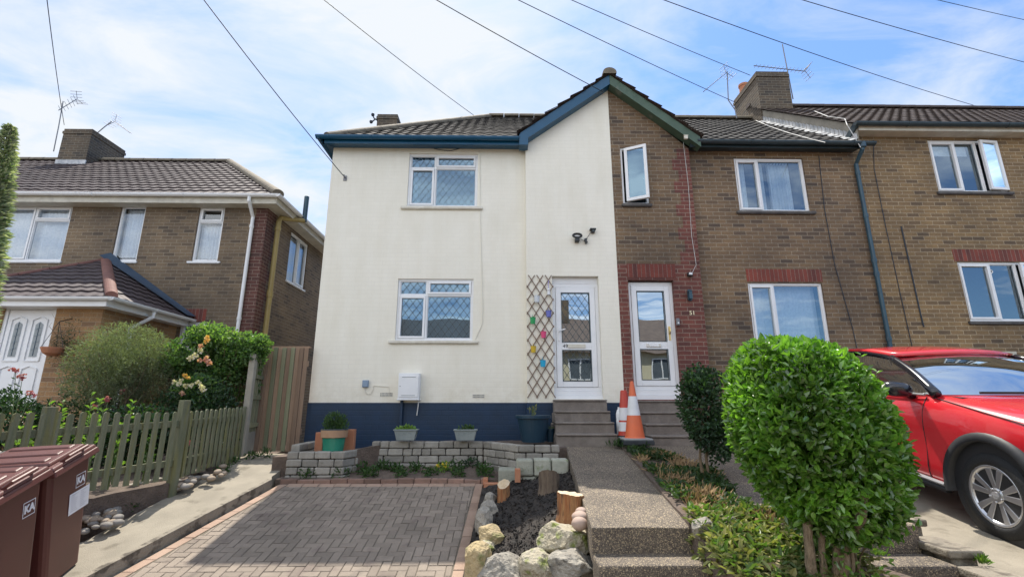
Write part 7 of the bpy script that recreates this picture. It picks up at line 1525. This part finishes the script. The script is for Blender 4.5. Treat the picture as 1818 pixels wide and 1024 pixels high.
# mirrors
for s in (-1, 1):
    bm = bmesh.new(); bmesh.ops.create_uvsphere(bm, u_segments=20, v_segments=12, radius=1); mb = MB(); idx = {v: i for i, v in enumerate(bm.verts)}; cm_ = cp(1.66, s * 1.0, 1.10)
    def shp(p): q = p.copy(); m4 = (abs(q.x) ** 3 + abs(q.y) ** 3 + abs(q.z) ** 3) ** (1/3); q = q / m4; q.x = max(q.x, -.62); return cm_ + CFs * q.x * .105 + CR * s * q.y * .125 + CU * (q.z * .075 + .012 * q.y)
    mb.add([shp(v.co) for v in bm.verts], [tuple(idx[v] for v in f.verts) for f in bm.faces]); bm.free(); mi_ = mb.build('mirror', m_carblk, ct, smooth=True)
    mb = MB(); mb.tube([cp(1.68, s * .83, 1.035), cp(1.67, s * .93, 1.05), cp(1.66, s * .97, 1.08)], [.045, .035, .035], 8); mb.build('mirror_arm', m_carblk, mi_, smooth=True)
# flank details: door seams, sill trims, bonnet shut line, headlights, wipers
for s in (-1, 1):
    f = lambda x, z, o=.003: cp(0, 0, 0) + ((sp_(x, z, o) - cp(x, 0, z)) if s > 0 else -(sp_(x, z, o) - cp(x, 0, z))) + (cp(x, 0, z) - cp(0, 0, 0))
    mb = MB(); mb.tube([f(1.50, z) for z in np.linspace(1.04, .30, 14)], .005, 5); mb.tube([f(2.80, z) for z in np.linspace(1.02, .30, 14)], .005, 5); mb.tube([f(x, .30) for x in np.linspace(1.5, 2.8, 10)], .005, 5); mb.build('door_seam', m_dkal, ct)
    mb = MB(); q = [f(x, .24, .012) for x in np.linspace(1.32, 3.0, 12)]; mb.tube(q, .035, 6); mb.build('sill_trim', m_trim, ct); mb = MB(); mb.tube([f(x, .285, .022) for x in np.linspace(1.32, 3.0, 12)], .018, 6); mb.build('sill_strip', m_silv, ct)
    mb = MB(); mb.tube([f(2.55, .90, .012), f(2.62, .90, .03), f(2.72, .90, .012)], .013, 6); mb.build('door_handle', m_car, ct)
    mb = MB(); mb.tube([f(x, z, .004) for x, z in ((1.44, 1.045), (1.2, 1.02), (.9, .985), (.6, .945), (.42, .90))], .005, 5); mb.build('bonnet_seam', m_dkal, ct)
    mb = MB(); q0 = [f(.12, .80, .004), f(.30, .84, .006), f(.52, .885, .006)]; q1 = [f(.12, .72, .004), f(.28, .765, .006), f(.50, .86, .006)]; mb.add(q0 + q1, [(0, 1, 4, 3), (1, 2, 5, 4)]); mb.build('headlight', m_carblk, ct)
mb = MB(); mb.tube([cp(1.08, -.1, 1.115), cp(1.10, .25, 1.118), cp(1.20, .6, 1.11)], .012, 5); mb.build('wiper', m_black, ct)

# ================================================================== aerials, wires, pole
def yagi(label, path, boom0, boom1, n, el, mat_=m_alu, vertical=False, refl=True, r_=.014):
    t = thing('tv_aerial', label, 'aerial', path[0]); mb = MB(); mb.tube(path, r_, 7); mb.build('mast', mat_, t)
    a, b_ = Vector(boom0), Vector(boom1); d = (b_ - a).normalized(); side = d.cross(Vector((0, 0, 1))).normalized(); up = side.cross(d); ev = up if vertical else side
    mb = MB(); mb.tube([a, b_], .011, 6); mb.build('boom', mat_, t); mb = MB()
    for i in range(n): p = a.lerp(b_, (i + .5) / n); l = el * (1 - .3 * (1 - i / n)); mb.tube([p - ev * l, p + ev * l], .0055, 5)
    mb.build('elements', mat_, t)
    if refl:
        mb = MB(); c = b_ + d * .0
        for k in (-1, 1):
            for j in range(3): q = c + up * k * (.05 + .07 * j) - d * .05 * j * -1; mb.tube([q - side * .16, q + side * .16], .006, 5)
            mb.tube([c, c + up * k * .2 + d * .12], .007, 5)
        mb.build('reflector', mat_, t)
    return t
Yc = RYL - .4
yagi('leaning mast aerial at the left side of the left house chimney', [W(95, 269, Yc), W(104, 225, Yc), W(112, 180, Yc)], W(104, 196, Yc - .3), W(137, 176, Yc + .2), 6, .15, vertical=True)
yagi('small aerial on a bent arm at the right of the left house chimney', [W(172, 237, Yc + .2), W(185, 226, Yc + .2), W(198, 216, Yc + .2)], W(231, 236, Yc + .1), W(204, 216, Yc + .2), 7, .13)
Yr = 10.9
yagi('thin tall mast with long horizontal aerial on the right chimney', [W(1408, 176, Yr), W(1402, 145, Yr), W(1389, 79, Yr)], W(1338, 117, Yr), W(1430, 127, Yr + .1), 14, .10)
yagi('bent mast with a down pointing aerial left of the right chimney', [W(1308, 210, Yr), W(1305, 195, Yr), W(1293, 178, Yr), W(1291, 127, Yr)], W(1249, 163, Yr - .2), W(1289, 130, Yr), 12, .09)
a = W(668, 215, 12.55); t = thing('roof_sensor', 'two small black domes on a bracket at the white house chimney', 'sensor', a)
mb = MB(); mb.tube([W(670, 214, 12.6), W(664, 210, 12.5), W(662, 205, 12.5)], .02, 6); mb.tube([W(666, 212, 12.5), W(660, 217, 12.5)], .018, 6); mb.build('bracket', m_wire, t)
for (px, py) in ((662, 204), (659, 216.5)): mb = MB(); c = W(px, py, 12.5); mb.lathe((c.x, c.y, c.z - .05), [(0, 0), (.035, .01), (.05, .04), (.045, .08), (.02, .1), (0, .1)], 14); mb.build('dome', m_wire, t)
PT = Vector((-4.95, 3.5, 8.0))
pt2 = thing('telegraph_pole', 'tall brown wooden telegraph pole carrying the overhead wires', 'telegraph pole', (PT.x, PT.y, .1)); mb = MB(); mb.tube([(PT.x, PT.y, .0), (PT.x, PT.y, 4), (PT.x, PT.y, 8.3)], [.15, .13, .10], 14); mb.build('shaft', m_bark, pt2); mb = MB(); mb.lathe((PT.x, PT.y, 7.9), [(.11, 0), (.22, .02), (.22, .06), (.11, .08)], 16); mb.build('wire_ring', m_alu, pt2)
def wire(label, end, sag=.12):
    a, b_ = PT, Vector(end); pts = [a.lerp(b_, i / 16) - Vector((0, 0, 4 * sag * (i / 16) * (1 - i / 16))) for i in range(17)]; mb = MB(); mb.tube(pts, .0075, 5)
    tag(mb.build('overhead_wire', m_wire, loc=b_), label, 'wire', 'overhead wires fanning out from the pole')
wire('leftmost overhead wire running down to the left house chimney', W(114, 222, Yc))
wire('overhead wire ending on the cream wall at its left corner', W(613, 316, YW - .01))
wire('overhead wire running to the roof of the white house', W(844, 207, RY))
wire('overhead wire running to the left bargeboard near the gable peak', W(1070, 163, 7.79))
wire('overhead wire passing right of the gable towards the lower chimney side', W(1310, 184, 10.9))
wire('overhead wire meeting the top of the right chimney', W(1332, 134, 10.8))
wire('long overhead wire crossing the right house ridge', W(1728, 187, 11.3), sag=.25)
wire('overhead wire leaving at the right edge of the sky', W(1990, 152, 11.5), sag=.3)
wire('short bit of overhead wire in the top right corner', W(1990, 70, 12.5), sag=.3)

# ================================================================== the houses across the road, seen mirrored in the glass
m_opp = Mt('cream_render', (0.55, 0.50, 0.34), (0.60, 0.55, 0.40), scale=2, rough=.9); m_oppr = Mt('brown_tile_plain', (0.12, 0.09, 0.08), (0.17, 0.13, 0.11), scale=4, rough=.85)
def opposite(x0, x1, Y, zb, label, gx):
    t = thing('opposite_house', label, 'house', ((x0 + x1) / 2, Y, zb)); mb = MB(); ze = zb + 4.6; zr = ze + 2.2
    mb.box(x0, x1, Y - 6, Y, zb - 1, ze)
    mb.poly((gx - 1.6, Y + .4, zb - 1), (gx + 1.6, Y + .4, zb - 1), (gx + 1.6, Y + .4, ze), (gx, Y + .4, ze + 1.5), (gx - 1.6, Y + .4, ze)); mb.poly((gx - 1.6, Y, zb), (gx - 1.6, Y + .4, zb), (gx - 1.6, Y + .4, ze), (gx - 1.6, Y, ze)); mb.poly((gx + 1.6, Y, zb), (gx + 1.6, Y + .4, zb), (gx + 1.6, Y + .4, ze), (gx + 1.6, Y, ze)); mb.build('wall', m_opp, t)
    mb = MB(); mb.poly((x0, Y + .3, ze - .1), (x1, Y + .3, ze - .1), (x1, Y - 3, zr), (x0, Y - 3, zr)); mb.poly((x0, Y - 6.3, ze - .1), (x1, Y - 6.3, ze - .1), (x1, Y - 3, zr), (x0, Y - 3, zr)); mb.poly((gx - 1.8, Y + .6, ze - .1), (gx, Y + .6, ze + 1.6), (gx, Y - 3, ze + 1.6), (gx - 1.8, Y - 2, ze - .1)); mb.poly((gx + 1.8, Y + .6, ze - .1), (gx, Y + .6, ze + 1.6), (gx, Y - 3, ze + 1.6), (gx + 1.8, Y - 2, ze - .1)); rf_ = mb.build('roof', m_oppr, t)
    mb = MB(); mb.box(x0 + .3, x0 + 1.2, Y - 3.6, Y - 2.5, zr - .6, zr + 1.1); mb.build('chimney', m_brownL, rf_)
    for i in range(3):
        for z in (zb + .9, zb + 3.1):
            wx = lerp(x0 + 1.4, x1 - 1.4, i / 2); yy = Y + .42 if abs(wx - gx) < 1.6 else Y + .02; mb = MB(); frame_bars(mb, wx - .6, wx + .6, z, z + 1.1, yy, yy + .06, .06); mb.box(wx - .03, wx + .03, yy, yy + .05, z + .06, z + 1.04); f_ = mb.build('window', m_upvc, t); mb = MB(); mb.poly((wx - .54, yy + .02, z + .06), (wx + .54, yy + .02, z + .06), (wx + .54, yy + .02, z + 1.04), (wx - .54, yy + .02, z + 1.04)); mb.build('pane', m_room, f_)
opposite(-9, 2.5, -9.0, -.3, 'cream rendered house across the road with a front gable', .2)
opposite(2.6, 14, -9.0, -.3, 'cream rendered house across the road farther to the right', 11.0)
for o in [x for x in bpy.data.objects if x.type == 'EMPTY' and not x.children]: print('EMPTY no children', o.name)
